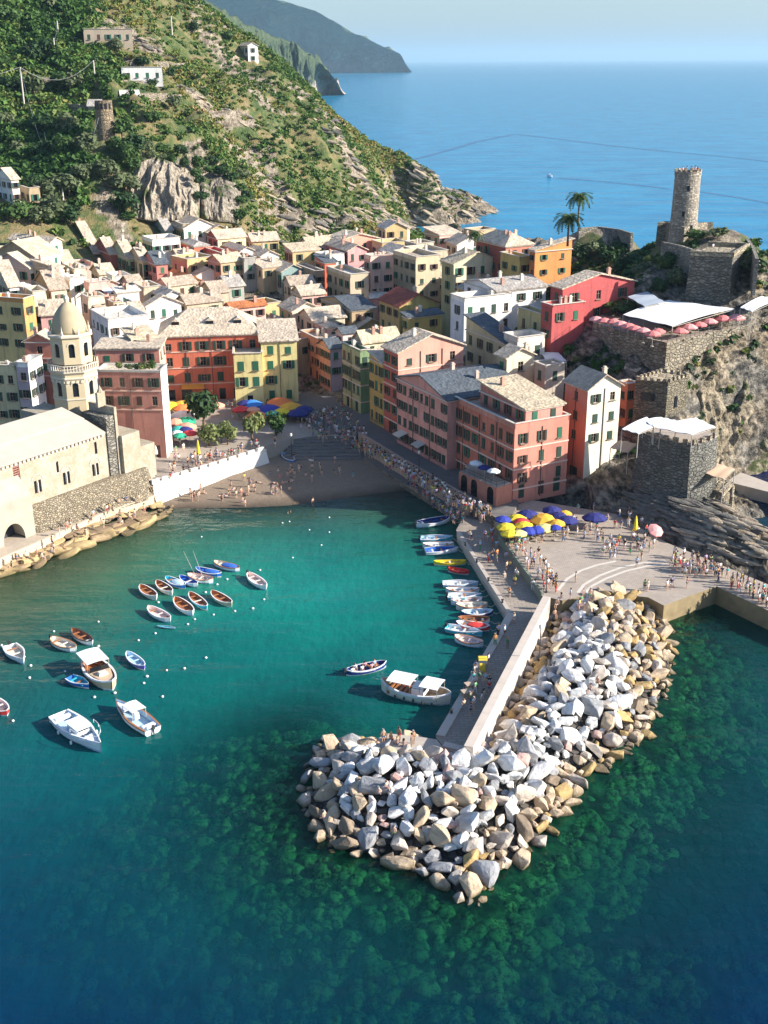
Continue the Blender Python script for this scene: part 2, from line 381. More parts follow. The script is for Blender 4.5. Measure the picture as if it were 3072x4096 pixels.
hp += [(-40,240,3.5),(-60,260,7),(-20,250,4),(8,250,4.5),(10,275,6.5),(-60,300,13),(-20,300,11),(14,300,9.5),(32,300,12),(0,350,15.5),(-35,330,14),(-100,260,9),(-100,300,20),(-95,230,5),
 (40,340,14),(60,320,13),(75,300,12),(24,202,9),(15,212,6),(20,228,15),(33,215,18.5),(30,245,15),(45,235,22),(45,258,24),(55,262,25),(75,275,20),(30,262,19),(40,290,18),(85,330,2),(70,390,-1),(45,400,1),
 (20,395,9),(-5,225,3.5),(-35,200,3.2),(-80,200,4),(-100,200,4),(62,212,25),(61,240,34),(75,243,32),(50,212,23.2),(40,212,22),(30,190,4.2),(12,190,3.2),
 (48,200,21),(66,206,22),(58,201,21),(60,189,1.5),(66,193,0),(72,196,0),(80,200,0),(88,206,0),(53,188,9),(40,195,12),(47,184,11),(52,190,12),(42,186,9),(36,186,6),(56,184,1),(57,175,-2),(64,180,-2),(80,188,-3),(56,166,-1.5),
 (45,168,4.5),(50,166,3),(38,168,4),(33,165,2),(45,160,3.6),(38,161,2.4),(50,157,4),(53,151,2.5),(52,146,1.2),(57,150,.3),(60,143,0),(66,150,-2),(60,158,-2),(44,150,1.5),(47,143,1),(36,176,5.5),(34,172,3.5),(30,170,1.5),
 (55,232,30),(50,226,27),(60,262,22),(75,258,12),(90,245,6),(100,225,0),(80,214,20),(92,212,4),(76,206,17),(95,260,-2),(60,285,6),(75,290,0),(70,222,31),(80,230,27)]
for p_, z_ in (((430,182),31.5),((560,172),31.5),((700,190),31.5),((780,215),31.5),((975,270),32)): 
    q_ = at(*ZC(*p_), z_); hp.append((q_.x, q_.y, z_-.6)); hp.append((q_.x, q_.y+6, z_-3))
land = RBF(hp, .6)
def ground(x, y): return float(land(np.array([x]), np.array([y]))[0])
CZP = [atyD(*p) for p in ((285,395,350),(330,455,344),(500,480,358),(520,400,385),(440,355,395),(380,330,385),(300,330,372))]
def land_z(X, Y):
    Z = np.where(X > 95, np.minimum(land(X, Y), 3-(X-95)*.2), land(X, Y))
    w = np.clip((Y-330)/60, 0, 1)*np.clip((Z-4)/10, 0, 1); w = w*(1-.6*np.clip((Y-500)/50, 0, 1))
    q = X*.5+Y*.25
    Z = Z+w*((fbm(X*.03, Y*.03, 4, 5)-.5)*14+(ridged(q*.06, (X*.3-Y)*.018, 4, 8)-.55)*9+(fbm(X*.18, Y*.18, 3, 12)-.5)*4)
    Z = Z+(1-w)*(fbm(X*.2, Y*.2, 2, 2)-.5)*.5
    Z = Z-np.where(poly_inside(CZP, X, Y), 3.0, 0)
    g_ = np.clip((Y-350)/40, 0, 1); Z = Z+g_*((ridged((X*.5+Y*.25)*.12, (X*.3-Y)*.03, 4, 19)-.5)*6+(ridged(X*.16, Y*.05, 3, 23)-.5)*2.5)
    sh_ = np.clip(1-np.abs(Z-3)/9, 0, 1)*np.clip((Y-380)/40, 0, 1); return Z+sh_*(ridged((X+Y)*.14, (X-Y)*.03, 4, 31)-.5)*17
xs = np.arange(-230, 125, 1.8); ys = np.arange(226.5, 650, 1.8); LX, LY = np.meshgrid(xs, ys); LZ = land_z(LX, LY)
t = NT('hillside_soil_and_rock'); t.b.inputs['Roughness'].default_value = .95
sp = t.n('ShaderNodeSeparateXYZ'); gn = t.n('ShaderNodeNewGeometry'); t.l(gn.outputs['Normal'], sp.inputs[0])
strat = t.noise(.28, 5, .7, stretch=(1.2, .5, 2.2)); med = t.noise(.09, 5, .65)
strat = t.mix(.5, strat, t.noise(1.0, 5, .8, stretch=(1.9, .5, .35)))
rock = t.ramp(strat, [(.38, (.03, .026, .02)), (.46, (.15, .12, .085)), (.54, (.34, .28, .20)), (.66, (.56, .49, .39))])
soil = t.ramp(t.mix(.45, med, t.noise(.45, 5, .7)), [(.38, (.04, .075, .018)), (.47, (.10, .13, .035)), (.54, (.21, .17, .07)), (.66, (.33, .24, .12))])
ra = t.n('ShaderNodeAttribute', _attribute_name='rock')
rk = t.math('ADD', t.math('ADD', ra.outputs['Fac'], t.math('MULTIPLY', med, .8)), t.math('MULTIPLY', sp.outputs[2], -.55))
t.l(t.mix(t.ramp(rk, [(.22, 0.), (.34, 1.)]), soil, rock), t.b.inputs['Base Color']); t.bump(strat, 1.6)
hm = grid_mesh('hillside', LX, LY, LZ)
def px_of(x, y, z):
    v = Vector((x, y, z))-CAM; w = v.dot(FWD); return (CX+FPX*v.dot(RIGHT)/w, CY-FPX*v.dot(UP)/w)
DXv = np.stack([LX, LY, LZ-CAM_H], -1); w_ = DXv @ np.array(FWD); LU = (CX+FPX*(DXv @ np.array(RIGHT))/w_)/1.852; LV = (CY-FPX*(DXv @ np.array(UP))/w_)/1.852
# bare rock: two cliffs over the village, the ribs down to the cove, the shore
CLIFF1 = [atyD(*p) for p in ((285,395,350),(330,455,344),(500,480,358),(520,400,385),(440,355,395),(380,330,385),(300,330,372))]
RIBS = [[atyD(*p) for p in ((670,260,520),(760,400,470),(880,500,440))], [atyD(*p) for p in ((700,330,490),(800,440,462),(900,520,455))], [atyD(*p) for p in ((600,480,400),(740,500,410),(860,520,440))],
        [atyD(*p) for p in ((395,135,440),(450,170,440),(540,215,450))], [atyD(*p) for p in ((560,420,420),(640,480,405))], [atyD(*p) for p in ((240,20,480),(330,90,470))]]
cn = fbm(LX*.06, LY*.025, 4, 123)
rockw = np.where(poly_inside(CLIFF1, LX, LY), .5-.9*np.clip((cn-.5)*8, 0, 1), 0)
for rb in RIBS: rockw = np.maximum(rockw, .62*np.clip(1.25-poly_dist(rb, LX, LY, False)/(1.5+6*fbm(LX*.09, LY*.09, 2, 77)), 0, 1))
rockw = np.maximum(rockw, .8*np.clip((10-LZ)/6, 0, 1)*(LY > 395))
rockw = np.maximum(rockw, .7*np.clip((LX-15)/20, 0, 1)*(LY > 440))
out_ = .75*np.clip((ridged((LX*.5+LY*.25)*.07, (LX*.3-LY)*.022, 4, 88)-.66)*7, 0, 1)*np.clip((LX+110)/60, 0, 1); rockw = np.maximum(rockw, out_)
rockw = np.where((LY < 350) & (LX > -75) & (LX < 45) & (LY < 262+np.where(LX < -20, 60, 80)), .62, rockw)
vattr(hm, 'rock', rockw.ravel())
hill = link('hillside', hm, None, t.m); tag(hill, kind='structure'); HILLMAT = t.m

# far headlands across the bay
def headland(name, crest, foot, back, mcol, seed, amp):
    """crest / foot: lists of world points from left to right"""
    n = len(crest); m = 40; XX = []; YY = []; ZZ = []
    ts = np.linspace(0, n-1, 160)
    def pick(L, k): return np.interp(ts, range(n), [p[k] for p in L])
    cr = [pick(crest, k) for k in range(3)]; ft = [pick(foot, k) for k in range(3)]
    for j in range(m):
        s = j/(m-1)*1.5
        if s <= 1: X, Y, Z = [ft[k]+(cr[k]-ft[k])*s for k in range(3)]; Z = ft[2]+(cr[2]-ft[2])*s**1.15
        else: X = cr[0]+0*ts; Y = cr[1]+(s-1)*2*back; Z = cr[2]-(s-1)*2*(cr[2]+20)
        XX.append(X); YY.append(Y); ZZ.append(Z)
    XX, YY, ZZ = map(np.array, (XX, YY, ZZ)); s = np.linspace(0, 1.5, m)[:, None]
    wgt = np.sin(np.clip(s, 0, 1)*math.pi)+.1
    tp0 = np.clip((len(ts)-1-np.arange(len(ts)))/30, 0, 1)[None]; ZZ = ZZ+wgt*tp0*amp*((ridged(XX*mcol[1], YY*mcol[1], 5, seed)-.5)*1.6)
    YY = YY+wgt*tp0*amp*3*(fbm(XX*mcol[1]*1.5, ZZ*mcol[1]*2, 4, seed+4)-.5)
    tp_ = np.clip((len(ts)-1-np.arange(len(ts)))/22, 0, 1)[None]; ZZ = np.where(ZZ > 0, ZZ*(.25+.75*tp_), ZZ)
    t = NT(name); t.b.inputs['Roughness'].default_value = .95
    a = t.noise(mcol[1]*2.2, 6, .7); b = t.noise(mcol[1]*5, 5, .7)
    sp = t.n('ShaderNodeSeparateXYZ'); t.l(t.P(), sp.inputs[0])
    rk = t.math('ADD', t.math('MULTIPLY', sp.outputs[2], -1/mcol[2]), t.math('MULTIPLY', a, 1.7))
    c = t.mix(t.ramp(rk, [(.45, 0.), (.62, 1.)]), t.ramp(b, [(.35, (.03, .06, .025)), (.6, (.09, .12, .05)), (.75, (.2, .19, .1))]), t.ramp(b, [(.3, (.30, .23, .19)), (.65, (.62, .52, .44))]))
    t.l(c, t.b.inputs['Base Color']); t.bump(b, 20*mcol[0])
    o = link(name, grid_mesh(name, XX, YY, ZZ), None, t.m); tag(o, kind='structure'); return o
headland('far_headland', [atyD(*p) for p in ((330,-60,6000),(430,-30,6200),(520,-12,6300),(610,3,6500),(690,30,6700),(770,75,6900),(830,104,7100),(868,120,7250),(889,142,7300))],
         [atD(*p, -3) for p in ((300,162),(430,160),(520,160),(610,160),(690,159),(745,158),(800,158),(850,156),(889,155))], 1500, (1.0, .0042, 260), 3, 150)
headland('wooded_headland', [atyD(*p) for p in ((400,-10,1500),(470,15,1650),(530,52,1850),(590,78,2050),(640,96,2200),(680,126,2380),(712,158,2500),(732,182,2560),(744,198,2600))],
         [atD(*p, -3) for p in ((480,262),(560,245),(610,232),(640,222),(665,214),(690,210),(710,207),(730,204),(742,201))], 500, (.6, .015, 90), 13, 60)

# long wakes drawn on the open sea, and a few skerries off the point
WK = NT('wake_water'); WK.b.inputs['Roughness'].default_value = .25; WK.b.inputs['Base Color'].default_value = (.006, .10, .22, 1); WK.bump(WK.noise(.8, 3, .6), .3)
for pts in ([(842,357),(900,343),(960,327),(1030,306),(1110,290)], [(1118,290),(1220,302),(1330,316),(1450,328),(1560,338),(1670,350)], [(1205,384),(1300,392),(1400,402),(1445,408)], [(1512,414),(1590,426),(1670,440)]):
    mb = MB(); P = [atD(*p, .03) for p in pts]
    for a, b in zip(P, P[1:]):
        n_ = (b-a).normalized().cross(Vector((0, 0, 1)))*(a.y*.003); mb.poly([a-n_, b-n_, b+n_, a+n_])
    o = mb.build('boat_wake', WK.m); tag(o, kind='structure')

# fissured cliff faces, built as deep-relief sheets
def cliff(name, top, bot, amp, seed, colsc, c1, c2, veg=.0, nu=150, nv=70, cave=None):
    ts = np.linspace(0, 1, nu); top = np.array([tuple(p) for p in top]); bot = np.array([tuple(p) for p in bot])
    T_ = np.stack([np.interp(ts, np.linspace(0, 1, len(top)), top[:, k]) for k in range(3)], 1); B_ = np.stack([np.interp(ts, np.linspace(0, 1, len(bot)), bot[:, k]) for k in range(3)], 1)
    v = np.linspace(0, 1, nv)[:, None, None]; P = T_[None]*(1-v)+B_[None]*v
    L = np.linalg.norm(np.diff(T_, axis=0), axis=1).sum(); H_ = abs(T_[:, 2]-B_[:, 2]).mean()
    U, Vv = np.meshgrid(ts*L, np.linspace(0, 1, nv)*H_); q = U+Vv*.35
    q = q+(fbm(U*.09, Vv*.12, 3, seed+11)-.5)*14; d = (ridged(q*colsc*.6, Vv*.05+seed, 4, seed)-.5)*amp*1.2+(fbm(U*.07, Vv*.09, 3, seed+5)-.5)*amp*1.1+(ridged(q*colsc*3, Vv*.16, 3, seed+3)-.5)*amp*.45+(fbm(U*.6, Vv*.6, 3, seed+7)-.5)*amp*.3
    if cave: d = d-cave[2]*np.exp(-(((U/L-cave[0])/.22)**2+((Vv/H_-cave[1])/.4)**2))
    e = np.sin(np.pi*np.linspace(0, 1, nu))[None]**.35*np.sin(np.pi*np.clip(np.linspace(0, 1, nv)*.9+.1, 0, 1))[:, None]**.3
    tv = T_[-1]-T_[0]; n_ = np.array([tv[1], -tv[0], 0]); n_ /= np.linalg.norm(n_); P = P+(d*e-(1-e)*5)[:, :, None]*(n_*.94+np.array([0, 0, .15]))
    t = NT(name); t.b.inputs['Roughness'].default_value = .95
    a = t.noise(.55, 5, .75, stretch=(1.6, 1.6, .35)); b = t.noise(2.6, 5, .75); mmx = t.mix(.45, a, b)
    c = t.ramp(mmx, [(.38, tuple(x*.18 for x in c1)), (.47, c1), (.58, c2), (.7, tuple(min(.8, x*1.25) for x in c2))])
    g_ = t.noise(.13, 4, .7); t.l(t.mix(t.ramp(g_, [(.60-veg, 0.), (.66-veg, 1.)]), c, (.07, .09, .025)), t.b.inputs['Base Color']); t.bump(mmx, .8)
    o = link(name, grid_mesh(name, P[..., 0], P[..., 1], P[..., 2]), None, t.m); tag(o, kind='structure'); return o
cliff('grey_cliff', [atyD(*p) for p in ((272,392,352),(300,352,360),(335,338,364),(372,350,360),(405,362,362),(432,398,356))], [atyD(*p) for p in ((282,470,338),(330,478,338),(380,478,342),(432,482,346))], 7, 3, .13, (.22, .18, .13), (.50, .43, .33), .05)
cliff('grey_cliff', [atyD(*p) for p in ((428,385,366),(455,368,372),(485,378,372),(522,405,368))], [atyD(*p) for p in ((432,470,350),(470,480,352),(516,484,358))], 7, 9, .11, (.17, .145, .11), (.42, .36, .28), .05, cave=(.35, .45, 5), nu=90)
# ---------------------------------------------------------------- quays, pier, plaza, beach
CONC = plain('pale_concrete', (.47, .41, .34), .85, var=.22, scale=.8)
def paving(name, c, s=.9, joint=.55):
    t = NT(name); t.b.inputs['Roughness'].default_value = .85
    br = t.n('ShaderNodeTexBrick', Scale=s); br.inputs['Color1'].default_value = tuple(c)+(1,); br.inputs['Color2'].default_value = tuple(x*.8 for x in c)+(1,)
    br.inputs['Mortar'].default_value = tuple(x*joint for x in c)+(1,); br.inputs['Mortar Size'].default_value = .025; t.l(t.P(), br.inputs['Vector'])
    f = t.noise(.35, 4, .65); cc = t.mix(t.ramp(f, [(.35, 0.), (.68, .6)]), br.outputs[0], tuple(x*.62 for x in c)); t.l(cc, t.b.inputs['Base Color'])
    t.bump(t.noise(6, 3, .6), .03); return t.m
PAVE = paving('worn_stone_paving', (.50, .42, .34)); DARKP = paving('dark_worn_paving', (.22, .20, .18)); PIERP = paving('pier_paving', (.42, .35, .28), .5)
SANDM = NT('beach_sand'); SANDM.b.inputs['Roughness'].default_value = .95
_sp = SANDM.n('ShaderNodeSeparateXYZ'); SANDM.l(SANDM.P(), _sp.inputs[0]); _f = SANDM.noise(1.6, 5, .7); _g = SANDM.noise(.18, 3, .6)
_w = SANDM.math('ADD', SANDM.math('MULTIPLY', _sp.outputs[2], 1.5), SANDM.math('MULTIPLY', _g, .5))
SANDM.l(SANDM.mix(SANDM.ramp(_w, [(.2, 0.), (.75, 1.)]), (.07, .05, .032), SANDM.mix(_f, (.17, .125, .085), (.31, .235, .165))), SANDM.b.inputs['Base Color']); SANDM.bump(_f, .15)
def slab(name, pts, z0, z1, mat, side=None, kind='structure', world=False):
    P = pts if world else [atD(*p, z1) for p in pts]
    mb = MB(); mb.prism(P, z0, z1, 1, 0); o = mb.build(name, [mat, side or CONC]); fix_normals(o.data)
    if kind: tag(o, kind=kind)
    return o
HARBW = masonry((.20, .17, .13), .9)
plaza = slab('plaza', [(1080,1160),(1171,1287),(1215,1297),(1300,1279),(1400,1290),(1434,1308),(1500,1283),(1548,1266),(1700,1338),(1900,1420),(1950,1400),(1659,1262),(1440,1172),(1330,1110),(1150,1080),(1060,1105)], -3, 2.6, PAVE, plain('stained_ochre_wall', (.25, .19, .10), .9, var=.45, scale=.8))
# pale kerb arcs laid in the plaza
mb = MB()
for (pts) in ([(1330,1212),(1290,1220),(1255,1232),(1225,1250),(1205,1275)], [(1440,1212),(1390,1215),(1340,1226),(1295,1243),(1262,1262),(1248,1280)], [(1455,1216),(1400,1222),(1352,1233),(1310,1249),(1278,1266),(1262,1281)]):
    for a, b in zip(pts, pts[1:]):
        p, q = atD(*a, 2.604), atD(*b, 2.604); d = (q-p).normalized().cross(Vector((0, 0, 1)))*.22
        mb.poly([p-d, q-d, q+d, p+d])
o = mb.build('paving_band', plain('pale_band', (.62, .56, .48))); tag(o, kind='structure')
pier = slab('pier', [(985,1145),(1100,1326),(942,1592),(958,1614),(1020,1630),(1190,1300),(1175,1280),(1070,1130),(1000,1118)], -4, 1.6, PIERP, HARBW)
slab('landing_slab', [(802,1602),(838,1584),(899,1590),(943,1597),(958,1616),(945,1631),(895,1629),(805,1615)], -2, 1.64, CONC)
# coping strip along the harbour edge of the pier
mb = MB()
for a, b, w in (((988,1150),(1098,1325),.45), ((1098,1325),(943,1590),.9)):
    p, q = atD(*a, 1.6), atD(*b, 1.6); d = (q-p).normalized().cross(Vector((0, 0, 1))); d = d if d.x < 0 else -d
    mb.prism([(p-d*w)[:2], (q-d*w)[:2], (q+d*.08)[:2], (p+d*.08)[:2]], -1, 1.78)
o = mb.build('pier_coping', plain('pier_coping', (.50, .43, .36))); fix_normals(o.data); tag(o, kind='structure')
def wall_run(name, pts, z0, z1, th, mat, label, cat, dpx=True, zref=None, group=None):
    """a free-standing wall; pts are centre-line points"""
    P = [atD(*p, zref if zref is not None else z1) if dpx else Vector(p) for p in pts]; root = empty(name, P[0].xy.to_3d()+Vector((0, 0, z0)))
    for a, b in zip(P, P[1:]):
        L = (b-a).xy.length; n = max(1, round(L/3.2)); d = (b-a).xy.to_3d().normalized(); ang = math.atan2(d.y, d.x)
        for i in range(n):
            c = a+(b-a)*((i+.5)/n); mb = MB(); mb.box((0, 0, 0), (L/n-.02, th, z1-z0))
            mb.build('wall_panel', mat, root, loc=Vector((c.x, c.y, z0))-root.location, rot=(0, 0, ang))
    tag(root, label, cat, group); return root
PARM = plain('parapet_concrete', (.56, .48, .40), .85, var=.15, scale=.7)
wall_run('parapet_wall', [(1181,1288),(1012,1612)], -1, 4.0, .95, PARM, 'high pale concrete wall along the pier on the boulder side', 'wall')
wall_run('end_wall', [(1008,1618),(958,1606)], 1.6, 2.3, .9, PARM, 'low pale concrete wall closing the outer end of the pier', 'wall')
wall_run('retaining_wall', [(1078,1158),(1172,1285)], 1.6, 2.95, .35, plain('grey_green_wall', (.22, .23, .17)), 'grey retaining wall between the pier walk and the round plaza', 'wall', zref=2.6)
# promenade along the coloured houses
def S(u, v, z): return at(u, v, z)
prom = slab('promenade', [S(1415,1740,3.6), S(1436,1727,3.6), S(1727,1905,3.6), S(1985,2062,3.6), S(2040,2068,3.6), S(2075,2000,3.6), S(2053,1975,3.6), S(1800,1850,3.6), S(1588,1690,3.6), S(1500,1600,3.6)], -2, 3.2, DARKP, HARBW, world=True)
slab('quay_ledge', [S(1400,1800,1.), S(1600,1925,1.), S(1700,1985,1.), S(1880,2100,1.), S(1960,2150,1.), S(2040,2110,1.), S(1720,1900,1.), S(1430,1727,1.)], -3, 1.1, DARKP, HARBW, world=True)
wall_run('parapet_wall', [tuple(x/1.852 for x in p) for p in ((1436,1727),(1580,1815),(1727,1900),(1880,1990))], 1.1, 4.2, .4, plain('pinkish_wall', (.42, .30, .23), .9, var=.2), 'pinkish parapet wall between the promenade and the lower quay', 'wall')
pz = slab('piazza', [S(560,1800,3), S(600,1915,3), S(660,1905,3), S(1058,1790,3), S(1170,1752,3), S(1290,1735,3), S(1420,1740,3), S(1620,1720,3), S(1620,1560,3), S(1300,1480,3), S(1100,1440,3), S(600,1520,3)], 0, 3.0, PAVE, None, world=True)
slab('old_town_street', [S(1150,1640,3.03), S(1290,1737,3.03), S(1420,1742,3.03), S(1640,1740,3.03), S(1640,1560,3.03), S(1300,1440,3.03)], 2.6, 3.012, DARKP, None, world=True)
# broad steps down to the beach
root = empty('steps', S(1230, 1750, 3)); tag(root, 'broad dark stone steps from the square down to the beach', 'steps')
a0, a1, b0, b1 = S(1165,1745,3), S(1420,1735,3), S(1120,1868,.7), S(1460,1868,.7)
for i in range(9):
    t0, t1 = i/9, (i+1)/9; z = 3-(i+1)*.24; mb = MB()
    P = [a0.lerp(b0, t0), a1.lerp(b1, t0), a1.lerp(b1, t1), a0.lerp(b0, t1)]
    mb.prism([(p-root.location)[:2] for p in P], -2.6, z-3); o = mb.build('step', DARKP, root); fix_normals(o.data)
# beach
xs = np.arange(-52, 16, .7); ys = np.arange(158, 214, .7); BX, BY = np.meshgrid(xs, ys)
bl = poly_dist([(-70, BEACH[0].y-6)]+[tuple(p[:2]) for p in BEACH]+[(20, BEACH[-1].y+6)], BX, BY, False)
sgn = np.where(poly_inside([(-70, BEACH[0].y-6)]+[tuple(p[:2]) for p in BEACH]+[(20, BEACH[-1].y+6), (20, 300), (-70, 300)], BX, BY), 1, -1)
BZ = np.clip(bl*sgn*.085, -1.6, 1.1)+(fbm(BX*.6, BY*.6, 3, 4)-.5)*.14*np.clip(bl/3, 0, 1)
tag(link('beach', grid_mesh('beach', BX, BY, BZ), None, SANDM.m), kind='structure')
# white sea wall above the beach, drains cut through its parapet
WHITE = plain('whitewashed_wall', (.68, .64, .57), .85, var=.08, scale=.5)
pts = [S(600,1922,4.0), S(830,1856,4.0), S(1058,1785,4.0)]
root = empty('sea_wall', pts[0].xy.to_3d()); tag(root, 'long whitewashed sea wall between the square and the sunny beach', 'wall')
for k, (a, b) in enumerate(zip(pts, pts[1:])):
    d = (b-a).xy.to_3d().normalized(); nrm = Vector((d.y, -d.x, 0)); L = (b-a).xy.length; o0 = a.xy.to_3d()-root.location
    mb = MB(); mb.add([o0+nrm*1.5, o0+d*L+nrm*1.5, o0+d*L+nrm*.3, o0+nrm*.3, o0+nrm*1.5+Vector((0,0,.2)), o0+d*L+nrm*1.5+Vector((0,0,.2)), o0+d*L+nrm*.45+Vector((0,0,3.)), o0+nrm*.45+Vector((0,0,3.)), o0-nrm*.3, o0-nrm*.3+d*L, o0-nrm*.3+d*L+Vector((0,0,3)), o0-nrm*.3+Vector((0,0,3))],
        [(4,5,6,7), (7,6,10,11), (0,1,5,4), (8,0,4,7,11), (1,9,10,6,5)]); mb.build('wall_face', WHITE, root)
    n = 6; w = L/n
    for i in range(n):
        mb = MB(); mb.box((0, 0, 0), (w-.55, .42, 1.0)); c = o0+d*(w*(i+.5)); mb.build('parapet_panel', WHITE, root, loc=c+Vector((0, 0, 3.0)), rot=(0, 0, math.atan2(d.y, d.x)))
        mb = MB(); mb.box((0, 0, 0), (.551, .38, .45)); mb.build('drain_sill', WHITE, root, loc=c+d*(w*.5)+Vector((0, 0, 3.0)), rot=(0, 0, math.atan2(d.y, d.x)))
wall_run('low_wall', [tuple(x/1.852 for x in p) for p in ((1062,1783),(1172,1748))], .8, 3.6, .35, plain('grey_stone_wall', (.33, .29, .24)), 'low grey wall beside the steps at the end of the white sea wall', 'wall')
# path along the church side
slab('shore_path', [(-160,1300),(0,1206),(110,1158),(225,1107),(332,1070),(345,1052),(300,1030),(120,1080),(-100,1160),(-300,1240)], -2, 1.8, plain('shore_path', (.46, .38, .29), .9, var=.2), masonry((.40, .30, .18), 1.3))
wall_run('kerb_wall', [(-160,1298),(0,1204),(110,1156),(225,1105),(330,1070)], .5, 2.05, .5, plain('kerb', (.50, .42, .31)), 'low tan kerb wall between the church path and the shore rocks', 'wall', zref=2.05)
slab('side_quay_ledge', [(1570,1040),(1600,1020),(1750,1075),(1750,1110),(1659,1062)], -2, 2.0, CONC)

# ---------------------------------------------------------------- boulders
def boulder_mesh(seed, sx, sy, sz, n=13, bev=.07):
    r = random.Random(seed); bm = bmesh.new()
    for _ in range(n):
        v = Vector((r.uniform(-1, 1), r.uniform(-1, 1), r.uniform(-1, 1)))
        v = v/max(abs(v.x), abs(v.y), abs(v.z))*r.uniform(.78, 1) if r.random() < .6 else v.normalized()*r.uniform(.9, 1.1)
        bm.verts.new((v.x*sx/2, v.y*sy/2, v.z*sz/2))
    res = bmesh.ops.convex_hull(bm, input=bm.verts)
    bmesh.ops.delete(bm, geom=[g for g in res['geom_interior'] if isinstance(g, bmesh.types.BMVert)], context='VERTS')
    bmesh.ops.dissolve_limit(bm, angle_limit=R(11), verts=bm.verts, edges=bm.edges)
    bmesh.ops.bevel(bm, geom=bm.edges[:], offset=bev, segments=1, affect='EDGES', clamp_overlap=True)
    bmesh.ops.triangulate(bm, faces=bm.faces)
    me = bpy.data.meshes.new('boulder'); bm.to_mesh(me); bm.free(); return me
def rockmat(name, c, var=.3, tint=None):
    t = NT(name); t.b.inputs['Roughness'].default_value = .88
    oi = t.n('ShaderNodeObjectInfo'); tc = t.n('ShaderNodeTexCoord')
    ad = t.n('ShaderNodeVectorMath', _operation='ADD'); t.l(tc.outputs['Object'], ad.inputs[0]); t.l(oi.outputs['Location'], ad.inputs[1])
    a = t.noise(.9, 5, .65, vec=ad.outputs[0]); b = t.noise(4, 5, .7, vec=ad.outputs[0]); vn = t.noise(1.2, 4, .7, vec=ad.outputs[0], stretch=(1, 1, 5))
    cc = t.mix(t.ramp(a, [(.32, 0.), (.66, 1.)]), tuple(x*(1-var) for x in c), tuple(min(.85, x*(1+var*.6)) for x in c))
    cc = t.mix(t.math('MULTIPLY', t.ramp(vn, [(.52, 0.), (.62, 1.)]), .6), cc, tint or tuple(x*.45 for x in c))
    cc = t.mix(t.math('MULTIPLY', t.ramp(b, [(.5, 0.), (.7, 1.)]), .35), cc, tuple(x*.5 for x in c))
    sp = t.n('ShaderNodeSeparateXYZ'); t.l(t.P(), sp.inputs[0])     # algae and damp at the waterline
    wet = t.ramp(t.math('ADD', t.math('MULTIPLY', sp.outputs[2], .8), t.math('MULTIPLY', a, .5)), [(.32, 1.), (.75, 0.)])
    cc = t.mix(t.math('MULTIPLY', wet, .85), cc, (.10, .075, .03))
    t.l(cc, t.b.inputs['Base Color']); t.bump(t.math('ADD', t.math('MULTIPLY', a, 1.5), b), .16); return t.m
RM = {'white': rockmat('white_boulder_stone', (.78, .75, .71), .22, (.36, .30, .26)), 'pale': rockmat('pale_boulder_stone', (.58, .49, .40), .28),
      'grey': rockmat('grey_boulder_stone', (.34, .34, .34), .3), 'tan': rockmat('tan_boulder_stone', (.55, .42, .28), .25), 'ochre': rockmat('ochre_boulder_stone', (.47, .32, .13), .3),
      'pink': rockmat('pink_boulder_stone', (.52, .34, .29), .2), 'brown': rockmat('brown_boulder_stone', (.25, .19, .13), .3)}
SHAPES = [('blocky', 1.0, .85, .8), ('long', 1.5, .75, .7), ('flat', 1.2, 1.0, .5), ('wedge-shaped', 1.15, .9, .9)]
BV = [(nm, boulder_mesh(100+i*10+j, sx, sy, sz, 13+3*j, .065)) for i, (nm, sx, sy, sz) in enumerate(SHAPES) for j in range(4)]
def joined(name, items, kind='stuff', mats=None, smooth=False):
    """items: (mesh, matrix, material index) joined into one mesh"""
    cos = []; tris = []; mi = []; off = 0
    cache = {}
    for me, M, k in items:
        if me not in cache:
            v = np.empty(len(me.vertices)*3); me.vertices.foreach_get('co', v); me.calc_loop_triangles()
            f = np.empty(len(me.loop_triangles)*3, int); me.loop_triangles.foreach_get('vertices', f); cache[me] = (v.reshape(-1, 3), f.reshape(-1, 3))
        v, f = cache[me]; A = np.array(M); cos.append(v @ A[:3, :3].T+A[:3, 3]); tris.append(f+off); mi += [k]*len(f); off += len(v)
    me = np_mesh(name, np.vstack(cos), np.vstack(tris), False)
    for m in mats: me.materials.append(m)
    me.polygons.foreach_set('material_index', mi); o = bpy.data.objects.new(name, me); C.objects.link(o); tag(o, kind=kind)
    if smooth: me.polygons.foreach_set('use_smooth', [True]*len(me.polygons))
    return o
hp_np = np.array([p[:2] for p in HEAP]); x0, y0 = hp_np.min(0)-2; x1, y1 = hp_np.max(0)+2
def sdist(x, y):
    X = np.array([[x]]); Y = np.array([[y]]); d = poly_dist(HEAP, X, Y)[0, 0]; return -d if poly_inside(HEAP, X, Y)[0, 0] else d
def heap_z(x, y, sd): return min(3.1, .1+.42*max(0, -sd))+.5*(float(vnoise(x*.3, y*.3, 6))-.5)
xs = np.arange(x0, x1, 1.0); ys = np.arange(y0, y1, 1.0); GX, GY = np.meshgrid(xs, ys); gd = poly_dist(HEAP, GX, GY); gd[poly_inside(HEAP, GX, GY)] *= -1
GZ = np.minimum(2.3, -.5-.42*gd)+(fbm(GX*.5, GY*.5, 2, 3)-.5)*.8
o = link('rubble_mound', grid_mesh('rubble_mound', GX, GY, np.maximum(GZ, -2.2)), None, masonry((.07, .06, .05), .9, .3, .5)); tag(o, kind='structure')  # near-black colour puts shade into the gaps between boulders
br = random.Random(11); placed = []; cell = {}
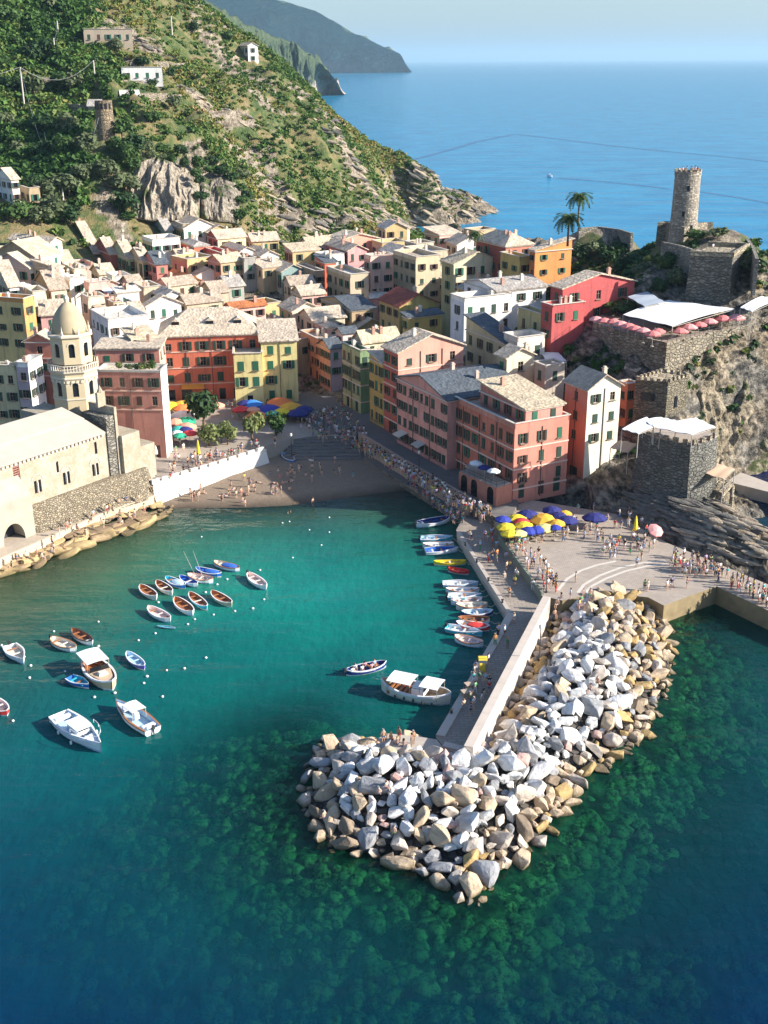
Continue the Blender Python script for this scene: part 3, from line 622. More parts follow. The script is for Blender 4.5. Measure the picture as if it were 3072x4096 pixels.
PW0, PW1 = atD(1181, 1288, 1).xy, atD(1012, 1612, 1).xy; pier_poly = [p.xy for p in (atD(985,1145,1.6), atD(1100,1326,1.6), atD(942,1592,1.6), atD(1025,1636,1.6), atD(1194,1296,1.6), atD(1175,1280,1.6))]
slab_poly = [atD(*p, 1.6).xy for p in ((800,1600),(838,1580),(945,1592),(962,1620),(945,1636),(800,1620))]
plz_poly = [v.co.xy for v in plaza.data.vertices if v.co.z > 2]
def inside(P, x, y): return poly_inside(P, np.array([[x]]), np.array([[y]]))[0, 0]
def near(x, y, r):
    for i in (-1, 0, 1):
        for j in (-1, 0, 1):
            for (a, b, q) in cell.get((int(x//3)+i, int(y//3)+j), ()):
                if (a-x)**2+(b-y)**2 < ((q+r)*.61)**2: return True
    return False
for big in (0, 1, 2):
    for _ in range((700, 5000, 12000)[big]):
        x = br.uniform(x0, x1); y = br.uniform(y0, y1); sd_ = sdist(x, y)
        if sd_ > -.3 or inside(pier_poly, x, y) or inside(slab_poly, x, y): continue
        if sd_ > -2.0 and y > 140 and inside([atD(*p, 2.6).xy for p in ((1080,1160),(1171,1285),(1215,1294),(1300,1276),(1400,1287),(1434,1305),(1548,1266),(1500,1150))], x, y): continue
        r = (br.uniform(1.0, 1.4), br.uniform(.7, 1.0), br.uniform(.38, .64))[big]
        if near(x, y, r): continue
        cell.setdefault((int(x//3), int(y//3)), []).append((x, y, r)); placed.append((x, y, r, sd_))
placed.sort(key=lambda p: -p[2]/math.hypot(p[0], p[1], 66)); loose = []; used_labels = {}
bpolys = []
def zone_word(x, y, sd_):
    wp = PW0.lerp(PW1, .5); al = (Vector((x, y))-PW1).dot((PW0-PW1).normalized())
    if y < 108: return ('at the waterline' if sd_ > -2.2 else 'high') + (' at left of the tip' if x < -8 else ' at the outer tip' if x < 4 else ' at right of the tip')
    if sd_ > -2.2: return 'at the seaward waterline' + (' near the plaza' if y > 138 else ' halfway' if y > 122 else ' near the tip')
    d = abs((Vector((x, y))-PW0).cross((PW1-PW0).normalized()))
    w = 'beside the pier wall' if d < 3.5 else 'mid heap' if d < 9 else 'seaward slope'
    return w+(' near the plaza' if y > 142 else ' halfway' if y > 124 else ' near the pier end')
def sizeword(r): return 'huge' if r > 1.25 else 'large' if r > 1.05 else 'big' if r > .88 else 'mid-sized'
for i, (x, y, r, sd_) in enumerate(placed):
    edge = sd_ > -3.2; u = br.random()
    if y > 146 or x > 27 or (edge and x > 4): k = 'tan' if u < .42 else 'ochre' if u < .66 else 'pale' if u < .84 else 'grey' if u < .93 else 'brown'
    elif edge: k = 'tan' if u < .4 else 'pale' if u < .55 else 'brown' if u < .75 else 'ochre' if u < .85 else 'grey'
    elif x < -4: k = 'pale' if u < .36 else 'white' if u < .56 else 'tan' if u < .8 else 'grey' if u < .93 else 'pink'
    else: k = 'white' if u < .52 else 'pale' if u < .70 else 'grey' if u < .86 else 'tan' if u < .965 else 'pink'
    nm, me = br.choice(BV); z = heap_z(x, y, sd_)+(-.3 if edge else 0)+(r-.9)*.25
    rot = (br.uniform(-.8, .8), br.uniform(-.8, .8), br.uniform(0, 6.28)); s = r*1.9*br.uniform(.9, 1.1)
    if i < 300:
        o = link('boulder', me, None, RM[k], (x, y, z), rot, (s, s*br.uniform(.85, 1.1), s*br.uniform(.8, 1.05)))
        tag(o, '%s %s %s boulder %s' % (sizeword(r), {'pale': 'cream'}.get(k, k), nm, zone_word(x, y, sd_)), 'boulder', 'boulders heaped on the breakwater')
    else: loose.append((me, Matrix.LocRotScale(Vector((x, y, z)), Matrix.Rotation(rot[2], 3, 'Z').to_euler(), Vector((s, s, s))), list(RM).index(k)))
joined('rubble_stones', loose, 'stuff', list(RM.values()))
# drowned stones round the breakwater
def blob(seed):
    bm = bmesh.new(); bmesh.ops.create_icosphere(bm, subdivisions=2, radius=.5); r_ = random.Random(seed); o_ = Vector((r_.uniform(0, 9), r_.uniform(0, 9), r_.uniform(0, 9)))
    from mathutils import noise as mn
    for v in bm.verts: v.co *= 1+.55*mn.noise(v.co*2.6+o_)
    me = bpy.data.meshes.new('drowned'); bm.to_mesh(me); bm.free(); return me
UB = [blob(i) for i in range(6)]
under = []; ur = random.Random(5); subm = rockmat('weedy_drowned_stone', (.30, .36, .14), .45)
sub2 = NT('weedy_drowned_stone'); f = sub2.noise(1.5, 5, .75); f2 = sub2.noise(.16, 3, .6)
sub2.l(sub2.mix(sub2.ramp(f2, [(.4, 0.), (.6, 1.)]), sub2.ramp(f, [(.38, (.035, .06, .025)), (.56, (.34, .52, .23))]), sub2.ramp(f, [(.43, (.04, .055, .025)), (.57, (.78, .74, .36))])), sub2.b.inputs['Base Color']); sub2.bump(f, .3)
for _ in range(8500):
    x = ur.uniform(x0-26, x1+30); y = ur.uniform(y0-30, y1-4); sd_ = sdist(x, y)
    if sd_ < .3 or sd_ > 30*ur.random()**.6 or inside(pier_poly, x, y): continue
    if x < 8 and y > 112 and sd_ > 2: continue
    s = ur.uniform(.7, 1.9)+ur.random()**5*1.3; z = -min(.24*sd_+.3, 5+ur.uniform(-1, 1))+ur.uniform(-.3, .35)-s*.22; z = min(z, -.18-s*.42)
    under.append((ur.choice(UB), Matrix.LocRotScale(Vector((x, y, z)), Matrix.Rotation(ur.uniform(0, 6), 3, 'Z').to_euler(), Vector((s*1.2, s, s*.75))), 0))
joined('drowned_stones', under, 'stuff', [sub2.m], True)
# shore rocks under the church
SR = {'tan': rockmat('tan_shore_rock', (.44, .31, .17), .35), 'brown': rockmat('brown_shore_rock', (.27, .19, .11), .35), 'golden': rockmat('golden_shore_rock', (.52, .38, .18), .3)}
sr = random.Random(3); npl = 0; A = [Vector(p) for p in SHORE_L]; OUT = [atD(*p, 1.5) for p in ((-200,1320),(-60,1240),(0,1208),(60,1182),(110,1160),(225,1109),(330,1075),(380,1075))]
for k in range(190):
    t_ = sr.random()*.97; 
    def along(L, t): i = min(int(t*(len(L)-1)), len(L)-2); f_ = t*(len(L)-1)-i; return L[i].lerp(L[i+1], f_)
    p, q = along(A, t_), along(OUT, t_); c = p.lerp(q, sr.uniform(-.12, .95)); s = sr.uniform(1.0, 3.6)*(1.2 if t_ < .8 else .7)
    if near(c.x, c.y, s*.28): continue
    cell.setdefault((int(c.x//3), int(c.y//3)), []).append((c.x, c.y, s*.28)); key = sr.choice(list(SR)); nm, me = BV[8+sr.randrange(4)] if sr.random() < .6 else sr.choice(BV)
    zz = .05+.9*(c-p).xy.length/6; o = link('shore_rock', me, None, SR[key], (c.x, c.y, min(zz, 1.1)), (sr.uniform(-.2, .2), sr.uniform(-.2, .2), .95+sr.uniform(-.5, .5)), (s*1.25, s*.8, s*.55))
    wd = 'under the church arch' if t_ < .42 else 'below the church terrace wall' if t_ < .75 else 'beside the beach'
    tag(o, '%s %s %s rock %s %s' % ('big' if s > 2.8 else 'mid-sized' if s > 1.9 else 'small', key, nm, 'at the water edge' if (c-p).xy.length < 2.2 else 'below the path kerb', wd), 'rock', 'natural rocks along the church shore')
# ---------------------------------------------------------------- houses
DARKW = plain('dark_glass_and_openings', (.012, .014, .018), .15, var=.0)  # window panes; also paints the dark inside doorways and openings
FRAME = plain('painted_frame', (.40, .36, .30), .6, var=.05)
WFR = plain('window_frame', (.22, .18, .13), .6, var=.05)
GREEN = plain('green_shutter', (.025, .13, .07), .6, var=.1); DGREEN = plain('dark_green_shutter', (.022, .055, .035), .6, var=.1); BROWN = plain('brown_shutter', (.08, .04, .025), .6, var=.1)
def window_mesh(w, h):
    mb = MB(); f = .09
    mb.add([(-w/2, .06, 0), (w/2, .06, 0), (w/2, .06, h), (-w/2, .06, h)], [(0, 1, 2, 3)], 1)
    for (x0, x1, z0, z1) in ((-w/2, w/2, 0, f), (-w/2, w/2, h-f, h), (-w/2, -w/2+f, f, h-f), (w/2-f, w/2, f, h-f), (-f/2, f/2, f, h-f), (-w/2+f, w/2-f, h*.6, h*.6+.06)):
        mb.box(((x0+x1)/2, .02, z0), (x1-x0, .06, z1-z0), mi=0)
    mb.box((0, -.24, -.12), (w+.3, .30, .10), mi=0)
    return mb.mesh('window')
def shutter_mesh(w, h):
    mb = MB(); mb.box((0, 0, 0), (w, .05, h)); n = 5
    for i in range(n): mb.box((0, -.035, h*(i+.18)/n), (w*.8, .03, h*.66/n))
    return mb.mesh('shutter')
_wm = {}
def wmesh(kind, w, h):
    k = (kind, round(w, 1), round(h, 1))
    if k not in _wm: _wm[k] = window_mesh(k[1], k[2]) if kind == 'w' else shutter_mesh(k[1], k[2])
    return _wm[k]
def far_window_mesh(w, h, closed):
    k = ('far', round(w, 1), round(h, 1), closed)
    if k in _wm: return _wm[k]
    mb = MB()
    if closed: mb.box((0, -.0, 0), (k[1], .06, k[2]), mi=2)
    else:
        mb.add([(-k[1]/2, .06, 0), (k[1]/2, .06, 0), (k[1]/2, .06, k[2]), (-k[1]/2, .06, k[2])], [(0, 1, 2, 3)], 1)
        for s in (-1, 1): mb.box((s*k[1]*.78, -.2, 0), (k[1]*.5, .06, k[2]), mi=2)
    mb.box((0, -.24, -.12), (k[1]+.3, .3, .1), mi=0)
    _wm[k] = mb.mesh('window'); return _wm[k]
def facade(mb, a, b, z0, z1, wins, mi):
    """wall quad from a to b (outside on the right hand of a->b) with openings; wins: (centre s, sill z, width, height)"""
    L = (b-a).length; d = (b-a)/L; n = Vector((d.y, -d.x, 0))
    us = sorted({0.0, L}|{round(x, 3) for w in wins for x in (w[0]-w[2]/2, w[0]+w[2]/2)}); vs = sorted({z0, z1}|{round(x, 3) for w in wins for x in (w[1], w[1]+w[3])})
    P = lambda s, z, o=0.0: (a.x+d.x*s-n.x*o, a.y+d.y*s-n.y*o, z)
    # join rows into strips: one strip per vertical band between splits
    for j in range(len(vs)-1):
        zc = (vs[j]+vs[j+1])/2; row = [w for w in wins if w[1] < zc < w[1]+w[3]]; row.sort(); s = 0.0
        for w in row:
            if w[0]-w[2]/2 > s+1e-3: mb.poly([P(s, vs[j]), P(w[0]-w[2]/2, vs[j]), P(w[0]-w[2]/2, vs[j+1]), P(s, vs[j+1])], mi)
            s = w[0]+w[2]/2
        if L > s+1e-3: mb.poly([P(s, vs[j]), P(L, vs[j]), P(L, vs[j+1]), P(s, vs[j+1])], mi)
    for (c, z, w, h) in wins:
        l, r = c-w/2, c+w/2; o = .22
        mb.poly([P(l, z), P(r, z), P(r, z, o), P(l, z, o)], mi); mb.poly([P(l, z+h), P(l, z+h, o), P(r, z+h, o), P(r, z+h)], mi)
        mb.poly([P(l, z), P(l, z, o), P(l, z+h, o), P(l, z+h)], mi); mb.poly([P(r, z), P(r, z+h), P(r, z+h, o), P(r, z, o)], mi)
        mb.poly([P(l, z, o), P(r, z, o), P(r, z+h, o), P(l, z+h, o)], mi)
hr = random.Random(21)
def solve_len(P, dr, u, lo=.5, hi=60):
    f = lambda t: px_of(P.x+dr.x*t, P.y+dr.y*t, P.z)[0]-u
    a, b = f(lo), f(hi)
    if a*b > 0: return 7.0
    for _ in range(40):
        m = (lo+hi)/2; c = f(m)
        if c*a > 0: lo = m
        else: hi = m
    return lo
HOUSES = []
STONE = (.62, .51, .38); STONE2 = (.50, .40, .30); SLATEC = (.10, .12, .14); GREYR = (.46, .42, .37); REDR = (.30, .07, .04); WHITR = (.72, .68, .6)
RC = {'st': STONE, 's2': STONE2, 'sl': SLATEC, 'gr': GREYR, 'rd': REDR, 'wh': WHITR, 'or': (.5, .17, .06), 'ye': (.62, .51, .35)}
def house(label, corner, Y, uL, uR, cl, cr=None, az=27, roof='gable_r', rc='st', rows=None, dl=9, dr_=9, shut='mix', bands=0, z0=None, name='house', cat='house', wsize=(1.0, 1.6), parapet=.9, rise=None, wl=None, wr=None, group='coloured houses of the village', chim=None, sp=2.7, top=1.0, H=None, skipL=False, skipR=False):
    cr = cr or cl  # left colour is often a darker copy, shade put into the plaster
    if wsize == (1.0, 1.6): wsize = (hr.uniform(.85, 1.15), hr.uniform(1.35, 1.8)); sp = sp*hr.uniform(.9, 1.2)
    C0 = aty(*corner, Y) if H is None else at(*corner, H)
    H = C0.z; er = Vector((math.cos(R(az)), math.sin(R(az)), 0)); el = Vector((-er.y, er.x, 0))
    LL = solve_len(C0, el, uL) if uL is not None else dl; LR = solve_len(C0, er, uR) if uR is not None else dr_
    LL = min(max(LL, 2.0), 34); LR = min(max(LR, 2.0), 34)
    if LL < 4 and uL is not None: LLd = 8
    A, B, Cc, Dd = C0+el*LL, C0.copy(), C0+er*LR, C0+er*LR+el*LL
    g = [ground(p.x, p.y) if p.y > 186 else 3 for p in (A, B, Cc, Dd)]; gz = (min(g)+max(g))/2 if z0 is None else z0
    zb = (min(g)-1.5) if z0 is None else z0
    if H-zb < 4: zb = H-4; gz = min(gz, zb+1)
    root = empty(name, (C0.x, C0.y, zb)); tag(root, label, cat, group); O = root.location
    loc = lambda p, z: Vector((p.x-O.x, p.y-O.y, z-O.z))
    far_ = Y > 236
    def grid(L, want):
        if want == 0: return []
        r_, c_ = want if want else (None, None)
        r_ = r_ or (rows or max(1, int((H-gz-1.0)/3.15))); c_ = c_ or max(1, int(L/sp)); out = []
        h = (H-gz-.6)/max(r_, (H-gz)/3.4); h = min(3.4, h)
        for j in range(r_):
            zc = H-top-wsize[1]-h*j
            if zc < gz+.9: break
            for i in range(c_):
                if hr.random() < .04: continue
                s = L*(i+.5)/c_+hr.uniform(-.08, .08); w = wsize[0] if L/c_ > 1.7 else L/c_*.55
                if s-w/2 < .25 or s+w/2 > L-.25: continue
                out.append((s, zc, w, wsize[1]*(1 if hr.random() > .1 else .8)))
        return out
    WL = [] if skipL else grid(LL, wl); WR = [] if skipR else grid(LR, wr)
    DL, DR = [], []; street = z0 in (2.4, 2.9, 3, 3.0) and Y < 246
    if street:
        fl = 3.22 if Y < 212 and C0.x > -5 else 3.02
        for W, Ln, lst, sk in ((WL, LL, DL, uL is None), (WR, LR, DR, skipR)):
            if sk: continue
            for i in range(int(Ln/3.3)):
                s = Ln*(i+.5)/int(Ln/3.3)+hr.uniform(-.3, .3); w_ = hr.choice([1.1, 1.3, 2.2]); ht = 2.3
                if s-w_/2 < .3 or s+w_/2 > Ln-.3 or any(abs(s-v[0]) < (w_+v[2])/2+.1 and v[1] < fl+ht+.1 for v in W): continue
                lst.append((s, fl, w_, ht))
    mb = MB(); a, b, c, d = loc(A, 0), loc(B, 0), loc(Cc, 0), loc(Dd, 0); hz = H-O.z
    a.z = b.z = c.z = d.z = 0
    tr_ = lambda W: [(w[0], w[1]-O.z, w[2], w[3]) for w in W]
    facade(mb, a, b, 0, hz, tr_(WL+DL), 0)
    facade(mb, b, c, 0, hz, tr_(WR+DR), 1); facade(mb, c, d, 0, hz, [], 0); facade(mb, d, a, 0, hz, [], 1)
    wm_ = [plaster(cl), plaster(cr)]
    rise = rise if rise is not None else {'gable_r': .24*LR, 'gable_l': .24*LL, 'hip': .2*min(LR, LL), 'shed': .18*LL, 'flat': 0, 'shed_r': .15*LR}[roof]
    T = lambda p, z: Vector((p.x, p.y, z)); ov = .45
    el_, er_ = el*ov, er*ov; rb = MB(); zt = hz
    def slabq(pts, th=.22):
        up = [Vector(p)+Vector((0, 0, th)) for p in pts]; n = len(pts); rb.add(list(pts)+up, [tuple(reversed(range(n))), tuple(range(n, 2*n))]+[(i, (i+1) % n, n+(i+1) % n, n+i) for i in range(n)])
    sl_ = 0
    if roof == 'gable_r':      # gable end on the right face, ridge along el
        m1, m2 = (b+c)/2, (a+d)/2; k = rise/(LR/2)*ov; R1, R2 = T(m1, hz+rise)-el_, T(m2, hz+rise)+el_
        mb.poly([T(b, hz), T(c, hz), T(m1, hz+rise)], 1); mb.poly([T(d, hz), T(a, hz), T(m2, hz+rise)], 1)
        slabq([T(b, hz-k)-er_-el_, R1, R2, T(a, hz-k)-er_+el_]); slabq([T(c, hz-k)+er_-el_, T(d, hz-k)+er_+el_, R2, R1])
    elif roof == 'gable_l':
        m1, m2 = (a+b)/2, (c+d)/2; k = rise/(LL/2)*ov; R1, R2 = T(m1, hz+rise)-er_, T(m2, hz+rise)+er_
        mb.poly([T(a, hz), T(b, hz), T(m1, hz+rise)], 0); mb.poly([T(c, hz), T(d, hz), T(m2, hz+rise)], 0)
        slabq([T(b, hz-k)-er_-el_, T(c, hz-k)+er_-el_, R2, R1]); slabq([T(a, hz-k)-er_+el_, R1, R2, T(d, hz-k)+er_+el_])
    elif roof == 'hip':
        s = min(LL, LR)*.45; mid = (a+b+c+d)/4; ax = el if LL > LR else er; hl = max(0, abs(LL-LR)/2+.05*min(LL, LR)); R1, R2 = T(mid-ax*hl, hz+rise), T(mid+ax*hl, hz+rise)
        A_, B_, C_, D_ = T(a, hz-.08)-er_+el_, T(b, hz-.08)-er_-el_, T(c, hz-.08)+er_-el_, T(d, hz-.08)+er_+el_
        if LL > LR: slabq([B_, R1, R2, A_]); slabq([C_, D_, R2, R1]); slabq([B_, C_, R1]); slabq([D_, A_, R2])
        else: slabq([B_, C_, R2, R1]); slabq([D_, A_, R1, R2]); slabq([A_, B_, R1]); slabq([C_, D_, R2])
    elif roof == 'shed':       # rises away from the right face
        mb.poly([T(a, hz), T(b, hz), T(a, hz+rise)], 0); mb.poly([T(c, hz), T(d, hz), T(d, hz+rise)], 0); mb.poly([T(d, hz), T(a, hz), T(a, hz+rise), T(d, hz+rise)], 1)
        k = rise/LL*ov; slabq([T(b, hz-k)-er_-el_, T(c, hz-k)+er_-el_, T(d, hz+rise+k)+er_+el_, T(a, hz+rise+k)-er_+el_])
    elif roof == 'shed_r':     # rises towards the right end
        mb.poly([T(b, hz), T(c, hz), T(c, hz+rise)], 1); mb.poly([T(d, hz), T(a, hz), T(d, hz+rise)], 1); mb.poly([T(c, hz), T(d, hz), T(d, hz+rise), T(c, hz+rise)], 0)
        slabq([T(b, hz)-er_-el_, T(c, hz+rise)+er_-el_, T(d, hz+rise)+er_+el_, T(a, hz)-er_+el_])
    else:
        slabq([T(b, hz-.15)+er*.25+el*.25, T(c, hz-.15)-er*.25+el*.25, T(d, hz-.15)-er*.25-el*.25, T(a, hz-.15)+er*.25-el*.25], .18)
        if parapet > 0:
            pm = MB()
            for p, q, nn in ((a, b, er), (b, c, el), (c, d, -er), (d, a, -el)):
                i = nn*.25; pm.prism([T(p, 0)[:2], T(q, 0)[:2], (T(q, 0)+i)[:2], (T(p, 0)+i)[:2]], hz, hz+parapet)
            o = pm.build('parapet', wm_[1], root); fix_normals(o.data)
            cp = MB()
            for p, q in ((a, b), (b, c), (c, d), (d, a)):
                dd_ = (q-p).normalized(); ang = math.atan2(dd_.y, dd_.x); cp.box(((p+q)/2)+Vector((0, 0, hz+parapet+.002)), ((q-p).length+.2, .42, .09), ang)
            cp.build('coping', plain('coping_stone', (.62, .56, .47)), root)
    wo = mb.build('wall', wm_, root); fix_normals(wo.data)
    ro = rb.build('roof', slate(RC[rc]), root); fix_normals(ro.data)
    # cornice under the eaves
    if roof != 'gable_r' and roof != 'flat':
        cb = MB()
        for p, q in ((a, b), (b, c)):
            dd_ = (q-p).normalized(); n_ = Vector((dd_.y, -dd_.x, 0)); cb.box((p+q)/2+n_*.1+Vector((0, 0, hz-.32)), ((q-p).length+.3, .3, .2), math.atan2(dd_.y, dd_.x))
        cb.build('cornice', plain('cornice_plaster', (.58, .5, .42)), root)
    # string courses
    if bands:
        for j in range(1, bands+1):
            zz = hz-3.35*j-.05
            if zz < 1: break
            for p, q in ((a, b), (b, c)):
                dd_ = (q-p).normalized(); n_ = Vector((dd_.y, -dd_.x, 0)); sb = MB(); sb.box((0, 0, 0), ((q-p).length+.08, .14, .22)); sb.build('string_course', plain('string_course', (.72, .5, .40)), root, loc=(p+q)/2+n_*.05+Vector((0, 0, zz)), rot=(0, 0, math.atan2(dd_.y, dd_.x)))
    for p, q, W in ((a, b, DL), (b, c, DR)):
        dd_ = (q-p).normalized(); n_ = Vector((dd_.y, -dd_.x, 0))
        for (s, z, w, hh_) in W:
            mb = MB(); mb.box((0, 0, 0), (w-.02, .05, hh_-.02)); mb.box((0, -.03, 0), (w*.44, .05, hh_*.8)); P0 = p+dd_*s; P0.z = z-O.z
            mb.build('door', hr.choice([DARKW, DARKW, BROWN, DGREEN]), root, loc=P0-n_*.15, rot=(0, 0, math.atan2(dd_.y, dd_.x)))  # near-black ones paint the dark inside of open doorways
    if street:
        for p, q, sk in ((a, b, uL is None), (b, c, skipR)):
            dd_ = (q-p).normalized(); n_ = Vector((dd_.y, -dd_.x, 0)); Ln = (q-p).length
            for k in range(1, int(Ln/6)+1):
                if sk: break
                P0 = p+dd_*(Ln*k/(int(Ln/6)+1)+.05)+n_*.08; P0.z = 3-O.z; mb = MB(); mb.tube((0, 0, 0), (0, 0, H-3.2), .07, n=5); mb.build('drainpipe', plain('dark_pipe', (.12, .08, .06), .5), root, loc=P0)
    # windows
    sm = {'green': GREEN, 'dark': DGREEN, 'brown': BROWN}
    for p, q, W in ((a, b, WL), (b, c, WR)):
        dd_ = (q-p).normalized(); n_ = Vector((dd_.y, -dd_.x, 0)); ang = math.atan2(dd_.y, dd_.x)
        for (s, z, w, h) in W:
            m = sm.get(shut) or hr.choice([DGREEN, DGREEN, GREEN, BROWN]); closed = hr.random() < (.75 if shut == 'green' else .35)
            P0 = p+dd_*s; P0.z = z-O.z
            if far_:
                o = link('window', far_window_mesh(w, h, closed), root, [WFR, DARKW, m], P0-n_*(0.02 if closed else .12), (0, 0, ang)); continue
            o = link('window', wmesh('w', w, h), root, [WFR, DARKW], P0-n_*.12, (0, 0, ang))
            if closed: link('shutter', wmesh('s', w, h), o, [m], (0, -.16, 0))
            elif hr.random() < .75:
                for sgn in (-1, 1): link('shutter', wmesh('s', w*.5, h), o, [m], (sgn*w*.77, -.20, 0))
    if label.startswith('big orange red house'):
        for fx_ in (.16, .5, .78):
            dm = MB(); dm.box((0, 0, 0), (1.5, 1.6, .75)); dm.add([(-.85, -.85, .75), (.85, -.85, .75), (.85, .9, .75), (-.85, .9, .75), (0, -.85, 1.35), (0, .9, 1.35)], [(0, 1, 4), (1, 2, 5, 4), (2, 3, 5), (3, 0, 4, 5)], 1); P = b.lerp(c, fx_)+el*3.0; dm.build('dormer', [DARKW, slate(RC['st'])], root, loc=(P.x, P.y, hz+1.7), rot=(0, 0, R(az)))
    nch = chim if chim is not None else hr.choice([0, 1, 1, 2, 3])
    for _ in range(nch):
        fx, fy = hr.uniform(.2, .8), hr.uniform(.2, .8); P = a*fx*fy+b*fx*(1-fy)+c*(1-fx)*(1-fy)+d*(1-fx)*fy
        zr = {'gable_r': rise*(1-2*abs((1-fx)-.5)), 'gable_l': rise*(1-2*abs(fy-.5)), 'hip': rise*.6, 'shed': rise*fy, 'shed_r': rise*(1-fx), 'flat': 0}[roof]
        cm = MB(); cm.box((0, 0, -.5), (.6, .6, 1.7), R(az)); cm.box((0, 0, 1.2), (.8, .8, .1), R(az)); cm.box((0, 0, 1.3), (.45, .45, .25), R(az))
        cm.build('chimney', plaster(hr.choice([(.6, .5, .4), (.7, .62, .5), (.5, .3, .22)])), root, loc=(P.x, P.y, hz+zr))
    HOUSES.append(dict(root=root, a=A, b=B, c=Cc, d=Dd, H=H, er=er, el=el, LL=LL, LR=LR, label=label)); return HOUSES[-1]
PINK = (.68, .30, .23); SALM = (.58, .23, .17); RED = (.52, .12, .07); VRED = (.62, .10, .06); YEL = (.72, .58, .25); LEM = (.74, .64, .30); OCH = (.48, .33, .10); CREAM = (.70, .60, .42); WHT = (.80, .77, .72); ORG = (.66, .27, .08); MAG = (.50, .09, .085)
TAN = (.46, .34, .20); BEI = (.56, .46, .32); GRN = (.17, .25, .11); OLV = (.46, .42, .20); LAV = (.50, .36, .38); TEAL = (.26, .36, .33); BRN = (.30, .13, .10); LPINK = (.74, .44, .37)
h = house
# the row along the harbour, nearest first
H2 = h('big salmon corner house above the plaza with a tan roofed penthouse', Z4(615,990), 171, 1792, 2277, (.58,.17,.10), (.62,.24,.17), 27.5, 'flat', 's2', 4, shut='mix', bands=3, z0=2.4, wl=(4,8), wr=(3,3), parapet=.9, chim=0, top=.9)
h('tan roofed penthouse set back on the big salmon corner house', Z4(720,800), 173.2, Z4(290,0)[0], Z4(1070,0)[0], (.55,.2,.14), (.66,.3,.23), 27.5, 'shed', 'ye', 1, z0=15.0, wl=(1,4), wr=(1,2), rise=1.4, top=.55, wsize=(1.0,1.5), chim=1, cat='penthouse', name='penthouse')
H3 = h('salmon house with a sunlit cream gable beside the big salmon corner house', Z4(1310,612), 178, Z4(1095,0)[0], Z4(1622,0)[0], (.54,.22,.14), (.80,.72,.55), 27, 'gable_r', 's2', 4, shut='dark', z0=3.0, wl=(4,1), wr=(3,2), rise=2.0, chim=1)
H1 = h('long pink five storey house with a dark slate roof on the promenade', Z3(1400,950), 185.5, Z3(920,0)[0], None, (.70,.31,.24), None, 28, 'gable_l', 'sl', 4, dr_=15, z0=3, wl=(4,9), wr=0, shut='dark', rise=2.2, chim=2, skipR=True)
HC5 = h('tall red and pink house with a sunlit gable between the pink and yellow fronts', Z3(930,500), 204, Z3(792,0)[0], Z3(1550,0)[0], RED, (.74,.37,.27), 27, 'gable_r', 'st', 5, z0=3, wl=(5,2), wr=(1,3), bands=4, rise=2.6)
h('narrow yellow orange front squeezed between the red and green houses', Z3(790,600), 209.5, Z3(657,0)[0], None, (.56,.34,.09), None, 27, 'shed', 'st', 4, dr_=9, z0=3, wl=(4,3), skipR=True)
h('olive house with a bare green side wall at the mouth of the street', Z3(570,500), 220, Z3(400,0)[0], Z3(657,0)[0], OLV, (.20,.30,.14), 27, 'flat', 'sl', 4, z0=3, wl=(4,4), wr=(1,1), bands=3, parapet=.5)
h('pink house with a lavender side wall across the narrow street', Z3(285,460), 236, Z3(178,0)[0], Z3(396,0)[0], (.66,.36,.28), LAV, 27, 'gable_l', 'sl', 3, z0=3, wl=(3,3), wr=(2,1), dl=9)
h('orange house with a planted terrace beside the yellow house', Z3(180,410), 244, Z3(5,0)[0], None, (.64,.36,.20), None, 27, 'flat', 'st', 3, dr_=10, z0=3, wl=(3,4), skipR=True)
h('pink attic behind the planted terrace of the orange house', Z3(255,265), 252, Z3(110,0)[0], Z3(370,0)[0], LPINK, None, 27, 'hip', 'st', 1, z0=9)
h('cream house with a broad stone roof behind the olive house', Z3(600,400), 224, Z3(510,0)[0], Z3(940,0)[0], (.5,.45,.32), (.72,.64,.46), 27, 'gable_l', 'ye', 1, z0=10, rise=1.8)
h('white and pink attic with slate roof above the lavender wall', Z3(405,315), 240, Z3(340,0)[0], Z3(540,0)[0], (.62,.5,.46), (.78,.6,.56), 27, 'gable_l', 'sl', 1, z0=9, wr=(1,1))
h('cream house with stone roof and dormer behind the orange house', Z3(120,190), 258, Z3(-10,0)[0], Z3(425,0)[0], CREAM, None, 27, 'gable_l', 'st', 1, z0=9, rise=1.8)
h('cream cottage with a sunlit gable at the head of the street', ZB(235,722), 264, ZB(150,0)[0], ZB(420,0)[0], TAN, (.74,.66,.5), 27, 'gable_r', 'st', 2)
h('low house with a wide slate roof in the shaded middle of the village', ZB(620,715), 262, ZB(420,0)[0], ZB(770,0)[0], TAN, None, 27, 'gable_l', 'sl', 2, rise=1.6)
# piazza front
HP1 = h('big orange red house with hipped stone roof facing the square', Z2(88,348), 230, None, Z2(1045,0)[0], (.50,.14,.09), (.64,.16,.085), 7, 'hip', 'st', 4, dl=13, z0=2.9, wr=(4,6), bands=3, rise=4.2, shut='dark', top=1.2, wsize=(1.25,1.8), chim=1)
HP2 = h('bright yellow house with green shutters facing the square', Z2(1050,392), 228.2, None, Z2(1390,0)[0], (.66,.48,.16), (.78,.66,.28), 8, 'shed', 'st', 4, dl=9, z0=2.9, wr=(4,2), shut='green', rise=2.2, wsize=(1.15,1.7), chim=0)
HP3 = h('lower yellow wing with a railed roof terrace on the bright yellow house', Z2(790,530), 225.5, Z2(722,0)[0], Z2(1062,0)[0], (.62,.36,.12), (.78,.66,.28), 6, 'flat', 'st', 3, z0=2.9, wr=(2,2), wl=(3,1), shut='green', parapet=.45, top=1.2, wsize=(1.2,1.9), chim=0, name='terrace_wing', cat='house')
